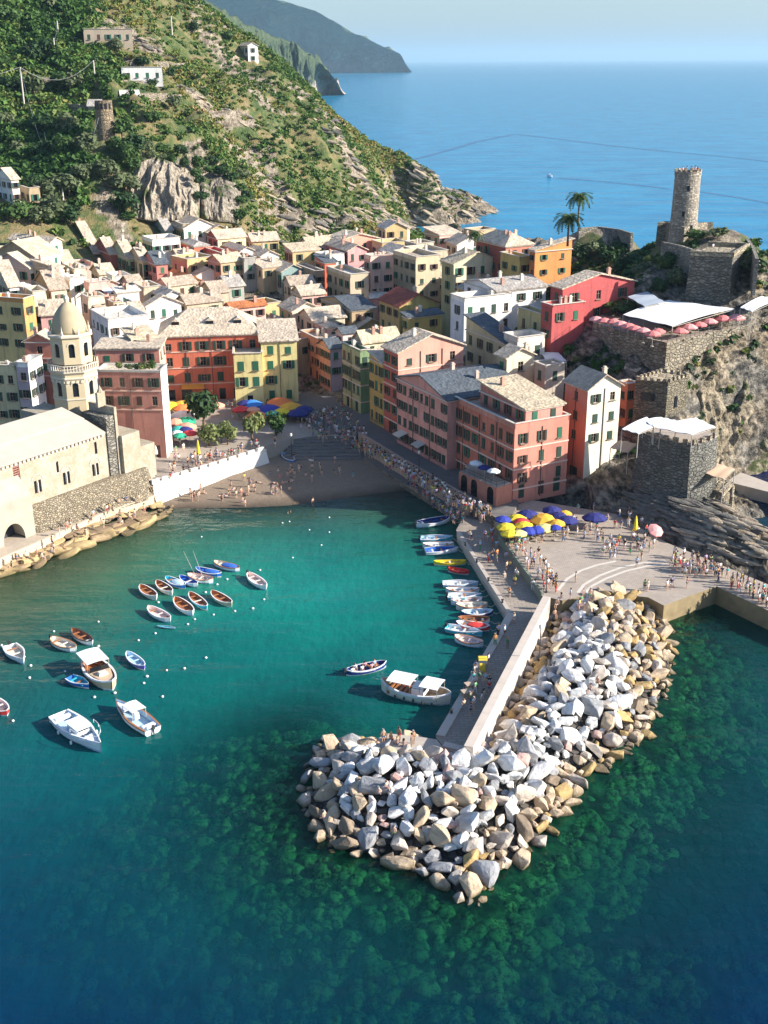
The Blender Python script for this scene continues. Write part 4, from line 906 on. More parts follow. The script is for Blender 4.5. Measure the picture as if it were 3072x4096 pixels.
# middle and right of the village
h('grey green house with a teal side wall above the village centre', ZB(165,465), 300, ZB(40,0)[0], ZB(315,0)[0], (.45,.45,.34), TEAL, 27, 'gable_r', 'st', 3)
h('house with a bright cream roof left of the teal side wall', ZB(30,365), 314, ZB(-70,0)[0], ZB(150,0)[0], (.5,.42,.34), WHT, 27, 'gable_r', 'st', 2)
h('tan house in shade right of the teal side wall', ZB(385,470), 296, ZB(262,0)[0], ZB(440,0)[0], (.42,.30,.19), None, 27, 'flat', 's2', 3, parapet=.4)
h('narrow red house between the tan house and the beige terrace', ZB(445,405), 302, ZB(385,0)[0], ZB(520,0)[0], (.60,.14,.07), None, 27, 'shed', 'sl', 3)
h('beige house with a plant lined roof terrace over the shaded lane', ZB(610,505), 283, ZB(460,0)[0], ZB(730,0)[0], TAN, BEI, 27, 'flat', 'wh', 3)
h('pink house with a balcony below the brick red house', ZB(595,330), 318, ZB(455,0)[0], ZB(718,0)[0], (.50,.20,.19), (.74,.35,.33), 27, 'gable_r', 'st', 2)
h('brick red house at the top of the saddle before the sea rocks', ZB(540,268), 330, ZB(452,0)[0], ZB(800,0)[0], (.50,.14,.10), (.72,.34,.24), 27, 'gable_r', 'st', 2, rise=1.6)
h('pale pink house with a white roof terrace near the saddle', ZB(740,385), 292, ZB(700,0)[0], ZB(890,0)[0], (.6,.32,.26), (.78,.52,.42), 27, 'flat', 'wh', 3)
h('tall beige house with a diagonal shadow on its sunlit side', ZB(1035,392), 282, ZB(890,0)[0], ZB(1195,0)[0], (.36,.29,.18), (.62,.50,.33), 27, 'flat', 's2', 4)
h('low flat roofed beige house behind the tall beige house', ZB(1090,360), 304, ZB(960,0)[0], ZB(1245,0)[0], BEI, None, 27, 'flat', 'wh', 1)
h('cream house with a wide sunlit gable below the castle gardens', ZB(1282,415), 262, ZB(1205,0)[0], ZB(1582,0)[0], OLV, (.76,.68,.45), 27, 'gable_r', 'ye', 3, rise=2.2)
h('ochre cottage with brown roof just above the white house', ZB(1370,585), 244, ZB(1310,0)[0], ZB(1600,0)[0], OCH, None, 27, 'gable_r', 's2', 1, rise=1.6)
h('white house with a terrace in the middle of the slope', ZB(1350,665), 228, ZB(1262,0)[0], ZC(0,0)[0], (.60,.62,.66), WHT, 27, 'flat', 'wh', 2)
h('white upper storey with grey shed roof on the slope', ZB(1560,590), 233, ZB(1350,0)[0], ZC(222,0)[0], (.72,.72,.72), WHT, 27, 'gable_l', 'gr', 1, rise=1.2)
h('ochre house with a dark red tiled roof in the shaded centre', ZB(930,690), 246, ZB(800,0)[0], ZB(1175,0)[0], (.46,.34,.14), (.45,.36,.12), 27, 'gable_r', 'rd', 3, rise=2.2)
h('yellow house with slate roof below the dark red tiled roof', ZB(985,760), 238, ZB(950,0)[0], ZB(1205,0)[0], (.55,.42,.16), (.55,.41,.13), 27, 'shed', 'sl', 2)
h('long shaded house with laundry and slate roof behind the pink row', ZB(1615,925), 208, ZB(1362,0)[0], ZC(70,0)[0], (.50,.42,.25), None, 27, 'shed', 'sl', 2, z0=6)
h('small cream house with a single gable window above the penthouse', Z4(540,312), 198, Z4(442,0)[0], Z4(800,0)[0], (.45,.38,.22), (.76,.67,.46), 27, 'gable_r', 'st', 2, wr=(1,1), z0=11)
h('low cream roof terrace above the small gabled cream house', Z4(640,165), 205, Z4(510,0)[0], Z4(900,0)[0], (.6,.5,.4), (.74,.66,.55), 27, 'flat', 'wh', 1, z0=14)
h('plain stone shed below the garden slope right of the cream house', Z4(905,395), 195, Z4(800,0)[0], Z4(1090,0)[0], (.40,.33,.25), (.5,.42,.33), 27, 'flat', 's2', 1, z0=12, chim=0, parapet=.2)
h('magenta house with green windows beside the castle restaurant', ZC(330,575), 212, ZC(252,0)[0], ZC(795,0)[0], (.40,.07,.06), MAG, 27, 'gable_r', 'st', 3, wr=(2,3), rise=2.0, z0=17)
h('lower magenta wing standing in front of the magenta house', ZC(262,700), 208.5, ZC(192,0)[0], ZC(470,0)[0], (.36,.07,.06), MAG, 27, 'flat', 'st', 2, wr=(1,2), z0=16, parapet=.5)
h('yellow house with an arched balcony left of the magenta house', ZC(190,770), 214, ZC(40,0)[0], ZC(262,0)[0], (.62,.46,.2), None, 27, 'flat', 's2', 2, z0=15)
h('orange house with one small white window under the palms', ZC(150,330), 250, ZC(118,0)[0], ZC(388,0)[0], (.48,.16,.05), ORG, 27, 'shed_r', 'st', 2, wr=(2,2), rise=1.9, z0=22, wsize=(.9,1.1))
h('brick red house with broad stone roof on the castle ridge', ZC(-40,300), 262, ZB(1425,0)[0], ZC(135,0)[0], (.34,.09,.06), (.60,.22,.15), 27, 'hip', 'st', 2, rise=2.2)
h('yellow ochre house below the brick red ridge house', ZC(50,395), 252, ZC(-75,0)[0], ZC(122,0)[0], (.50,.36,.12), None, 27, 'flat', 's2', 2)
# left and far village
h('long cream house with a stone roof at the far left edge of the village', ZA(325,275), 300, ZA(60,0)[0], ZA(400,0)[0], TAN, (.76,.7,.56), 62, 'gable_r', 'st', 2)
h('tan house with a shaded front in the left of the village', ZA(362,440), 262, ZA(215,0)[0], ZA(392,0)[0], (.5,.38,.26), WHT, 62, 'shed', 'st', 1)
h('house with a wide pinkish stone roof at the left edge', ZA(190,440), 264, ZA(-60,0)[0], ZA(240,0)[0], (.6,.42,.36), WHT, 62, 'gable_l', 'st', 1)
h('low house with a long beige roof behind the pinkish roof at left', ZA(230,370), 276, ZA(-40,0)[0], ZA(385,0)[0], TAN, WHT, 62, 'gable_l', 'ye', 1)
h('yellow house with an orange side at the left edge behind the church', ZA(150,668), 232, ZA(-60,0)[0], ZA(222,0)[0], (.74,.56,.24), (.62,.30,.10), 70, 'flat', 'wh', 3)
h('pink walled house just left of the church dome', ZA(262,745), 236, None, ZA(430,0)[0], (.5,.25,.24), (.72,.42,.38), 12, 'gable_l', 'st', 2)
h('orange red house with a pale pediment left of the bell tower', Z1(500,392), 214, Z1(232,0)[0], Z1(560,0)[0], (.56,.20,.13), (.7,.35,.25), 86, 'gable_l', 'st', 3, z0=3, bands=2, rise=1.4)
h('long brick red house with a stone roof right of the bell tower', Z1(1505,455), 206, Z1(905,0)[0], Z1(1560,0)[0], (.54,.23,.17), (.7,.4,.3), 92, 'shed_r', 'st', 2, z0=6, wl=(1,3), rise=.1)
HS8 = h('brick pink house with a planted roof terrace between church and square', Z1(1520,688), 193.5, Z1(925,0)[0], Z1(1580,0)[0], (.50,.22,.17), (.78,.74,.68), 86, 'flat', 'st', 3, z0=2.9, wl=(2,4), wr=0, bands=2, chim=0, skipR=True, sp=3.4, parapet=.35)
h('pale yellow house with dark green shutters at the left edge', Z1(150,665), 206, Z1(-90,0)[0], Z1(172,0)[0], (.60,.54,.32), None, 84, 'flat', 'st', 3, z0=3, wl=(3,2), skipR=True, shut='dark')
h('lavender front with a tall white side wall at the left edge', Z1(266,640), 205.3, Z1(152,0)[0], Z1(400,0)[0], (.48,.40,.42), (.84,.82,.78), 80, 'flat', 'wh', 3, z0=3, wl=(3,1), wr=(3,2), shut='dark')
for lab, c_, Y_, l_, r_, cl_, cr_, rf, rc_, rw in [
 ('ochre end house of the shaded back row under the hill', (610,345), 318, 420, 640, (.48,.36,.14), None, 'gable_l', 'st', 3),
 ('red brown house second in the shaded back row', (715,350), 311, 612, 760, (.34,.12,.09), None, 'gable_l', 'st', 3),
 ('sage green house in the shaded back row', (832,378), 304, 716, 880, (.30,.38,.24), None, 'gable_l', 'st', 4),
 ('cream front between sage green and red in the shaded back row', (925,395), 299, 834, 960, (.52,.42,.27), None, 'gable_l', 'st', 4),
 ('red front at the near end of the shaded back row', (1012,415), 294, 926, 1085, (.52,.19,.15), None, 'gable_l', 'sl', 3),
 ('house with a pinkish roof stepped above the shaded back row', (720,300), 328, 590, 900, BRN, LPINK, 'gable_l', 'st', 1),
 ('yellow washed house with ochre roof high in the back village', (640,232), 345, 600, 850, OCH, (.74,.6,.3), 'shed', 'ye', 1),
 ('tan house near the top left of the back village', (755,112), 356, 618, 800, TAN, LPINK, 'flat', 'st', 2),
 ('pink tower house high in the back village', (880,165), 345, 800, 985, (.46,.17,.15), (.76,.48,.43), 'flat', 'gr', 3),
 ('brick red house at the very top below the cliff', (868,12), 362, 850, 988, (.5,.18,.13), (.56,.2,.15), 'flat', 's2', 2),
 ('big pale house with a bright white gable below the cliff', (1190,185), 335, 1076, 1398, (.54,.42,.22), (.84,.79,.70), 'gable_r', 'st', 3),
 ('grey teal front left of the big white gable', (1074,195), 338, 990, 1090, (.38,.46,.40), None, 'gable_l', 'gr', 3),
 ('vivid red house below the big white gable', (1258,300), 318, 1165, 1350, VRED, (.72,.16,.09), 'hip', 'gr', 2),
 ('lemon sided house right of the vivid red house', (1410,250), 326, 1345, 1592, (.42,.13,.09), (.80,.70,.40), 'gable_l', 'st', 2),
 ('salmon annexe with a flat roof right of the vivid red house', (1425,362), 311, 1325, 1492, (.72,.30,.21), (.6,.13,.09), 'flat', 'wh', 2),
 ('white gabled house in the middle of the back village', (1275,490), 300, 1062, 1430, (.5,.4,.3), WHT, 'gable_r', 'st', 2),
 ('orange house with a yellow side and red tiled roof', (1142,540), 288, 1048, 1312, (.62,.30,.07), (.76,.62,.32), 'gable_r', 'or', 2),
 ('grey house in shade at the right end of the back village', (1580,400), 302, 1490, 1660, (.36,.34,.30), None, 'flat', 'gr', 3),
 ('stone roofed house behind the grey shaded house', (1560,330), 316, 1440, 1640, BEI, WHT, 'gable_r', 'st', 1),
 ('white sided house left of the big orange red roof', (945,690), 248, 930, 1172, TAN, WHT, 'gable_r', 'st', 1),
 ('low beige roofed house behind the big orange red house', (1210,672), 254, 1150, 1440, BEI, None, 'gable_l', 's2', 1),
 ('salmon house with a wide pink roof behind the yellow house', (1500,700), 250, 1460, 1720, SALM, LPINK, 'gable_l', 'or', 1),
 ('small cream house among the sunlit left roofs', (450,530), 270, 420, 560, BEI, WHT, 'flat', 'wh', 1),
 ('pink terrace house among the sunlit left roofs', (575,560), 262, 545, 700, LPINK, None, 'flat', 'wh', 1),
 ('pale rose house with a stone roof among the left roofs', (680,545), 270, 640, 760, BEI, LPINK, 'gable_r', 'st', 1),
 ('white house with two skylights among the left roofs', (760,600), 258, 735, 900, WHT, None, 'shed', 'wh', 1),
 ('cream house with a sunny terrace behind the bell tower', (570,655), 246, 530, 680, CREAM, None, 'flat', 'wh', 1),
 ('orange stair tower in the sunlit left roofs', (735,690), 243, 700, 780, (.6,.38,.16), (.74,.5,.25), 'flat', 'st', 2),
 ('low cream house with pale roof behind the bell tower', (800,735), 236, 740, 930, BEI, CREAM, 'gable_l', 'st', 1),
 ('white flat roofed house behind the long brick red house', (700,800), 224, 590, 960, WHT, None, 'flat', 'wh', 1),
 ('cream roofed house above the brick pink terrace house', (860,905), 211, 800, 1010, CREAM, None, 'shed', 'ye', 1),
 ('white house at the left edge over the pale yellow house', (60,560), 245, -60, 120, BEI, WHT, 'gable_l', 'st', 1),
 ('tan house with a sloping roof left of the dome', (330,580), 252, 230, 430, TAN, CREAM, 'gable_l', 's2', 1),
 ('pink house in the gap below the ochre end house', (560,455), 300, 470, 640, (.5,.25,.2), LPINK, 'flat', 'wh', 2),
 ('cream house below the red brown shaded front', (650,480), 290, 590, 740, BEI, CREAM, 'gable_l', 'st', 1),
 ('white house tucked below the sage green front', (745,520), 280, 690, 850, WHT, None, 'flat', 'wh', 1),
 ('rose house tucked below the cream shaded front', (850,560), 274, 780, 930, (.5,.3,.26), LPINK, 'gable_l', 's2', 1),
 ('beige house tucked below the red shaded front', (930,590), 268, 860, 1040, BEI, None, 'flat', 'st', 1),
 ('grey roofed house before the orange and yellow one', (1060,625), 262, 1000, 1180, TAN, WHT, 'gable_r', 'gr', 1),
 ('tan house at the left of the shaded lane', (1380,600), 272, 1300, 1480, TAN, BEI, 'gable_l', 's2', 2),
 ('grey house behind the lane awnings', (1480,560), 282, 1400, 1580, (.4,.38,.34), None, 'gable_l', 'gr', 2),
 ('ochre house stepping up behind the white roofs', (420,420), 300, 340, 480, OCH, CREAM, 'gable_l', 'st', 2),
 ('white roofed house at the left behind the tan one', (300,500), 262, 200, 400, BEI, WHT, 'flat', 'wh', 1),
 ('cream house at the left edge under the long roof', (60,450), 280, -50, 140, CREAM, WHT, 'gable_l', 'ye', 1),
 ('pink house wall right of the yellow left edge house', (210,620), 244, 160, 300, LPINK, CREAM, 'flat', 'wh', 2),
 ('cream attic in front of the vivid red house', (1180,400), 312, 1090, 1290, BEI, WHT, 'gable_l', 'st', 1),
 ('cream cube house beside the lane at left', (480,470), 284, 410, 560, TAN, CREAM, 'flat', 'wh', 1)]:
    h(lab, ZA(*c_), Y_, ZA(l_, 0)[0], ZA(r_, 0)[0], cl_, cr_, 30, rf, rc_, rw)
h('rose and white house perched left below the grey cliff', (500,760), 363, 375, 545, (.42,.22,.18), (.74,.6,.55), 30, 'flat', 'wh', 2)
h('small white house on a terrace above the perched rose house', (470,690), 366, 405, 500, WHT, None, 30, 'flat', 'gr', 1)

# the many small houses packed between the named ones
fr_ = random.Random(31); cen = [(q['a']+q['c'])/2 for q in HOUSES]; nf = 0; CN_ = {'cream': CREAM, 'rose': LPINK, 'white': WHT, 'tan': TAN, 'beige': BEI, 'salmon': (.60, .30, .23), 'ochre': (.56, .42, .2)}
for _ in range(2600):
    x, y = fr_.uniform(-84, 30), fr_.uniform(246, 345)
    if min(math.hypot(c.x-x, c.y-y) for c in cen) < 7.4 or (y > 318 and x < -62) or (x > -4 and x < 10 and y < 262): continue
    gz_ = ground(x, y); Hh = gz_+fr_.uniform(5.5, 8.5); pu, pv = px_of(x, y, Hh)
    if pu < -60 or pv < 930 and pu < 480: continue
    k1, k2 = fr_.choice(list(CN_)), fr_.choice(list(CN_)); rf = fr_.choice(['gable_l', 'gable_r', 'flat', 'shed', 'gable_l'])
    wh = 'the left village' if pu < 500 else 'the middle village' if pu < 1100 else 'the right village'
    q = house('small %s house, %s roof, packed in %s' % (k1, {'flat': 'flat', 'shed': 'sloping'}.get(rf, 'gabled'), wh), (pu, pv), y, None, None, CN_[k1], CN_[k2], fr_.uniform(20, 40), rf, fr_.choice(['st', 'st', 'ye', 's2', 'wh', 'gr']), dl=fr_.uniform(5.5, 8), dr_=fr_.uniform(5.5, 8.5), H=Hh, sp=2.4)
    cen.append((q['a']+q['c'])/2); nf += 1
    if nf >= 40: break
# ---------------------------------------------------------------- castle headland
xs = np.arange(12, 120, .62); ys = np.arange(138, 230, .62); KX, KY = np.meshgrid(xs, ys); KZ = land(KX, KY)
st = KX*.85+KY*.53
rn = ridged(st*.12, (KX*.5-KY*.8)*.035, 4, 41)-.5
wk = np.clip((KX-28)/12, 0, 1)*np.where(KY < 200, 1, .45)
KZ = KZ+wk*(rn*6.5+(fbm(KX*.25, KY*.25, 4, 14)-.5)*3.5+(ridged(KX*.22, KY*.12, 3, 15)-.5)*2.2)
KZ = np.where((KX < 33) & (KY < 176), -3, KZ)
plzm = poly_inside([v for v in plz_poly], KX, KY); 
dd = poly_dist([(p.x, p.y) for p in (atD(1110,1090,2.6), atD(1330,1112,2.6), atD(1440,1172,2.6), atD(1659,1262,2.6), atD(1950,1400,2.6))], KX, KY, False)
front = poly_inside([(20, 120), (20, 160)]+[(p.x, p.y) for p in (atD(1060,1112,2.6), atD(1330,1112,2.6), atD(1440,1172,2.6), atD(1659,1262,2.6), atD(1950,1400,2.6))]+[(120, 100)], KX, KY)
KZ = np.where(front, -4, np.minimum(KZ, 1.6+dd*.75+rn*1.5))
t = NT('castle_rock'); t.b.inputs['Roughness'].default_value = .95
sa = t.noise(.5, 5, .7, stretch=(1.5, .55, 2.0)); sb = t.noise(.11, 4, .6); gn = t.n('ShaderNodeNewGeometry'); sp = t.n('ShaderNodeSeparateXYZ'); t.l(gn.outputs['Normal'], sp.inputs[0])
rc_ = t.mix(t.ramp(sb, [(.4, 0.), (.6, 1.)]), t.ramp(sa, [(.38, (.025, .02, .015)), (.5, (.19, .15, .095)), (.63, (.45, .36, .24))]), t.ramp(sa, [(.38, (.02, .02, .018)), (.5, (.12, .11, .09)), (.63, (.30, .27, .22))]))
gk = t.math('ADD', t.math('MULTIPLY', sp.outputs[2], .6), t.math('MULTIPLY', sb, .8))
t.l(t.mix(t.ramp(gk, [(1.04, 0.), (1.12, 1.)]), rc_, (.09, .10, .035)), t.b.inputs['Base Color']); t.bump(sa, 1.1)
o = link('castle_rock', grid_mesh('castle_rock', KX, KY, KZ), None, t.m); tag(o, kind='structure')
slab('church_ground', [Vector((-170, 120, 0)), Vector((-60, 163, 0)), Vector((-46, 184, 0)), Vector((-38.5, 190, 0)), Vector((-36, 240, 0)), Vector((-170, 240, 0))], -1, 2.92, DARKP, None, world=True)
xs = np.arange(-120, 14, 1.5); ys = np.arange(205, 230, 1.5); QX, QY = np.meshgrid(xs, ys)
o = link('village_ground', grid_mesh('village_ground', QX, QY, land(QX, QY)-.9), None, HILLMAT); tag(o, kind='structure')
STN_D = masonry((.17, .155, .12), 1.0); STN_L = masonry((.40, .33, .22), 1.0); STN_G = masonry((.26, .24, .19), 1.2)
def block(name, label, cat, pts, z0, z1, mat, inset=0.0, parts=(), group=None, topmat=None):
    """stone block on a polygon of world points, battered upwards; the top edge passes through pts"""
    P = [Vector((p[0], p[1], 0)) for p in pts]; c = sum(P, Vector())/len(P); root = empty(name, (c.x, c.y, z0)); tag(root, label, cat, group)
    mb = MB(); n = len(P); base = [(p-c)*(1+inset) for p in P]; top = [(p-c) for p in P]
    vs = [(p.x, p.y, 0) for p in base]+[(p.x, p.y, z1-z0) for p in top]
    mb.add(vs, [(i, (i+1) % n, n+(i+1) % n, n+i) for i in range(n)]+[tuple(reversed(range(n)))], 0); mb.add(vs[n:], [tuple(range(n))], 1)
    o = mb.build('wall', [mat, topmat or mat], root); fix_normals(o.data); return root
def merlons(root, pts, z, mat, w=.9, gap=.7, hh=.9, th=.5, name='merlon', closed=False):
    P = [Vector((p[0], p[1], 0)) for p in pts]; O = root.location; prs = list(zip(P, P[1:]))+([(P[-1], P[0])] if closed else [])
    for a, b in prs:
        L = (b-a).length; n = max(1, int(L/(w+gap))); d = (b-a).normalized()
        for i in range(n):
            c = a+d*(L*(i+.5)/n); mb = MB(); mb.box((0, 0, 0), (w, th, hh)); mb.build(name, mat, root, loc=(c.x-O.x, c.y-O.y, z-O.z), rot=(0, 0, math.atan2(d.y, d.x)))
def ztop(px, z): return at(*px, z)
# upper fort
F = [ztop(ZC(1160, 362), 34.2), ztop(ZC(1430, 372), 34.2), ztop(ZC(1530, 310), 34.2)]; F.append(F[0]+(F[2]-F[1])*1.05)
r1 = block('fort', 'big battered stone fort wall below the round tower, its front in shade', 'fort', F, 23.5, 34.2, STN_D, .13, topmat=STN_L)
mb = MB()
for a, b in zip(F, F[1:]):
    d = (b-a).xy.to_3d().normalized(); mb.box(((a+b)/2-r1.location).xy.to_3d()+Vector((0, 0, 10.75)), ((b-a).length+.3, .5, .85), math.atan2(d.y, d.x))
mb.build('parapet', STN_L, r1)
# round tower
TWR = Vector((61.2, 240, 35)); tw = empty('round_tower', TWR); tag(tw, 'tall round stone watchtower on the castle headland', 'tower')
mb = MB(); mb.lathe((0, 0, -2), [(2.9, 0), (2.75, 2), (2.6, 8), (2.55, 13.2), (2.65, 13.25), (2.65, 14.1), (2.35, 14.1), (2.35, 13.5), (.01, 13.5)], 28, close=False); mb.build('wall', masonry((.46, .40, .31), 1.5), tw, smooth=False)
for k in range(12): 
    a_ = k*math.pi/6; mb = MB(); mb.box((0, 0, 0), (.55, .35, .35)); mb.build('merlon', STN_L, tw, loc=(2.5*math.cos(a_), 2.5*math.sin(a_), 12.1), rot=(0, 0, a_+math.pi/2))
for zz, aa in ((3.5, -1.9), (8.5, -1.7), (.8, -1.2)):
    mb = MB(); mb.box((0, 0, 0), (.5, .3, 1.0)); mb.build('slit_window', DARKW, tw, loc=(2.62*math.cos(aa), 2.62*math.sin(aa), zz), rot=(0, 0, aa+math.pi/2))
KP = [ztop(ZC(975, 125), 37), ztop(ZC(1120, 165), 37), ztop(ZC(1275, 130), 37), TWR+Vector((7, 3.5, 0)), TWR+Vector((-4.5, 3.5, 0))]
kp = block('keep_base', 'low stone keep round the foot of the watchtower', 'keep', KP, 30.5, 36.6, masonry((.34, .29, .21), 1.3), .03)
mb = MB(); mb.box((0, 0, 0), (1.0, .2, 2.0)); mb.build('doorway', DARKW, kp, loc=(-.5, -3.4, 1.5), rot=(0, 0, .3))
# terraces and ramparts on the ridge
wall_run('rampart', [tuple(x/1.852 for x in ZC(*p)) for p in ((430,182),(560,172),(700,190),(780,215))], 28, 32.2, .6, STN_G, 'stone rampart along the castle garden left of the tower', 'wall', zref=32.2)
wall_run('rampart', [tuple(x/1.852 for x in ZC(*p)) for p in ((975,270),(1100,295),(1200,330))], 29, 34.6, .6, STN_G, 'rampart wall in front of the tower keep', 'wall', zref=34.6)
wall_run('rampart', [tuple(x/1.852 for x in ZC(*p)) for p in ((1280,190),(1400,205),(1510,230),(1560,300),(1590,380))], 28, 34.6, .6, STN_G, 'curved rampart round the seaward platform right of the tower', 'wall', zref=34.6)
slab('castle_platform', [ztop(ZC(*p), 33.2) for p in ((1180,345),(1430,365),(1540,300),(1500,235),(1300,200),(1230,260))], 28, 33.2, PAVE, STN_G, world=True)
# restaurant terrace
TT = [ztop(ZC(*p), 23.2) for p in ((525,792),(760,868),(1005,925),(1270,862),(1545,808),(1560,700),(1400,660),(620,690))]
rt = block('restaurant_terrace', 'stone terrace of the cliff restaurant below the fort', 'terrace', TT, 9, 23.2, masonry((.27, .23, .16), 1.0), .05, topmat=PAVE)
RAILM = plain('dark_iron', (.03, .03, .03), .5)
def railing(pts, z, label, hgt=1.0, mat=None, step=1.2):
    P = [Vector(p) for p in pts]; root = empty('railing', (P[0].x, P[0].y, z)); tag(root, label, 'railing'); O = root.location
    for a, b in zip(P, P[1:]):
        L = (b-a).xy.length; n = max(1, int(L/step)); mb = MB()
        for zz in (hgt, hgt*.5): mb.tube((a-O).xy.to_3d()+Vector((0, 0, zz)), (b-O).xy.to_3d()+Vector((0, 0, zz)), .035, n=4)
        mb.build('rail', mat or RAILM, root)
        for i in range(n+1):
            p = a.lerp(b, i/n)-O; mb = MB(); mb.tube((0, 0, 0), (0, 0, hgt), .035, n=4); mb.build('post', mat or RAILM, root, loc=(p.x, p.y, 0))
railing(TT[:5], 23.2, 'dark iron railing round the cliff restaurant terrace')
CANV = plain('white_canvas', (.80, .80, .80), .8, var=.04); ORCV = plain('orange_beige_canvas', (.66, .46, .30), .8, var=.08)
def canopy(label, pts, z, mat, sag=.5, zg=None, name='canopy', ribs=5, slope=0.0, zs=None):
    P = [at(p[0], p[1], zs[i] if zs else z) for i, p in enumerate(pts)]; c = sum(P, Vector())/4; root = empty(name, (c.x, c.y, zg if zg is not None else z-2.6)); tag(root, label, 'canopy'); O = root.location
    mb = MB(); n = 7; G = []
    for j in range(n+1):
        for i in range(n+1):
            p = P[0].lerp(P[1], i/n).lerp(P[3].lerp(P[2], i/n), j/n); u_, v_ = i/n, j/n
            G.append(p-O+Vector((0, 0, sag*math.sin(math.pi*v_)*.6+.07*math.sin(u_*math.pi*ribs*2))))
    fs = [(j*(n+1)+i, j*(n+1)+i+1, (j+1)*(n+1)+i+1, (j+1)*(n+1)+i) for j in range(n) for i in range(n)]
    mb.add(G, fs); mb.add([g-Vector((0, 0, .06)) for g in G], [tuple(reversed(f)) for f in fs]); mb.build('canvas', mat, root, smooth=True)
    for j in range(ribs+1):
        a_, b_ = P[0].lerp(P[1], j/ribs)-O, P[3].lerp(P[2], j/ribs)-O; mb = MB(); mb.tube(a_-Vector((0, 0, .12)), b_-Vector((0, 0, .12)), .05, n=4); mb.build('frame_bar', FRAME, root)
    for p in P:
        mb = MB(); mb.tube((0, 0, 0), (0, 0, p.z-O.z-.1), .07, n=5); mb.build('post', FRAME, root, loc=(p.x-O.x, p.y-O.y, 0))
    return root
canopy('large white canvas canopy over the cliff restaurant', [ZC(720,742), ZC(1040,818), ZC(1445,705), ZC(1015,648)], 26.3, CANV, .5, 23.2)
canopy('grey blue sheet roof behind the large white restaurant canopy', [ZC(750,625), ZC(860,690), ZC(990,660), ZC(880,592)], 27, plain('grey_sheet', (.40, .45, .50), .6), .1, 23.2)
canopy('small white canopy at the right edge of the cliff restaurant', [ZC(1480,695), ZC(1555,722), ZC(1700,660), ZC(1640,615)], 27, CANV, .4, 22)
canopy('white canopy over the small terrace beside the garden slope', [Z4(865,262), Z4(920,352), Z4(1105,342), Z4(1030,262)], 17.8, CANV, .2, 15)
# parasols
_pm = {}
def parasol_mesh(kind):
    if kind in _pm: return _pm[kind]
    if kind == 'cloth':
        mb = MB(); n = 8; vs = [(0, 0, 0)]; 
        for rr, zz in ((.5, -.13), (1.0, -.42)):
            for k in range(n): a_ = k*2*math.pi/n; vs.append((rr*math.cos(a_), rr*math.sin(a_), zz))
        for k in range(n): a_ = k*2*math.pi/n; vs.append((1.0*math.cos(a_), math.sin(a_), -.54))
        fs = [(0, 1+k, 1+(k+1) % n) for k in range(n)]+[(1+k, 1+n+k, 1+n+(k+1) % n, 1+(k+1) % n) for k in range(n)]+[(1+n+k, 1+2*n+k, 1+2*n+(k+1) % n, 1+n+(k+1) % n) for k in range(n)]
        mb.add(vs, fs); mb.add([(x, y, z-.03) for x, y, z in vs], [tuple(reversed(f)) for f in fs]); m = mb.mesh('canopy')
    elif kind == 'pole': mb = MB(); mb.tube((0, 0, 0), (0, 0, 1), .035, n=5); mb.lathe((0, 0, 0), [(.3, 0), (.3, .04), (.05, .05)], 8); m = mb.mesh('pole')
    elif kind == 'ribs':
        mb = MB(); 
        for k in range(8): a_ = (k)*math.pi/4; mb.tube((0, 0, -.07), (math.cos(a_)*.97, math.sin(a_)*.97, -.5), .012, n=3)
        m = mb.mesh('ribs')
    elif kind == 'closed': mb = MB(); mb.lathe((0, 0, 0), [(.05, 0), (.22, .1), (.16, .9), (.07, 1.6), (.01, 1.75)], 8); m = mb.mesh('cloth')
    elif kind == 'finial': mb = MB(); mb.lathe((0, 0, 0), [(.03, -.03), (.04, .03), (.01, .09)], 5); m = mb.mesh('finial')
    _pm[kind] = m; return m
PCOL = {'pink': (.72, .22, .20), 'rose': (.78, .34, .32), 'yellow': (.85, .62, .03), 'blue': (.03, .05, .34), 'sky': (.04, .22, .62), 'orange': (.80, .22, .06), 'red': (.72, .05, .05), 'white': (.80, .80, .78), 'green': (.03, .38, .22), 'teal': (.03, .42, .36), 'amber': (.80, .42, .04), 'pale_yellow': (.85, .75, .25), 'salmon': (.78, .36, .24), 'dark_blue': (.02, .025, .16)}
def parasol(px, ztop_, zg, r, col, label, group, world=None):
    p = at(*px, ztop_) if world is None else world; root = empty('parasol', (p.x, p.y, zg), rnd.uniform(0, .7)); tag(root, label, 'parasol', group)
    hh = ztop_-zg; tl = (rnd.uniform(-.06, .06), rnd.uniform(-.06, .06), 0)
    link('canopy', parasol_mesh('cloth'), root, [plain(col+'_parasol_cloth', PCOL[col], .75, var=.08)], (0, 0, hh), tl, (r, r, r*.95))
    link('ribs', parasol_mesh('ribs'), root, [FRAME], (0, 0, hh-.02), tl, (r, r, r*.95)); link('pole', parasol_mesh('pole'), root, [FRAME], (0, 0, 0), None, (1, 1, hh-.1)); link('finial', parasol_mesh('finial'), root, [FRAME], (0, 0, hh+.02))
    return root
ords = ['first', 'second', 'third', 'fourth', 'fifth', 'sixth', 'seventh', 'eighth', 'ninth', 'tenth', 'eleventh', 'twelfth', 'thirteenth', 'fourteenth', 'fifteenth', 'sixteenth', 'seventeenth', 'eighteenth']
for i, p in enumerate([(548,752),(598,762),(655,768),(703,782),(755,797),(803,812),(857,825),(915,846),(948,830)]):
    parasol(ZC(*p), 25.9, 23.2, 1.35, 'pink' if i % 3 else 'rose', 'pink parasol on the shaded side of the restaurant terrace, %s from the left' % ords[i], 'pink parasols of the cliff restaurant')
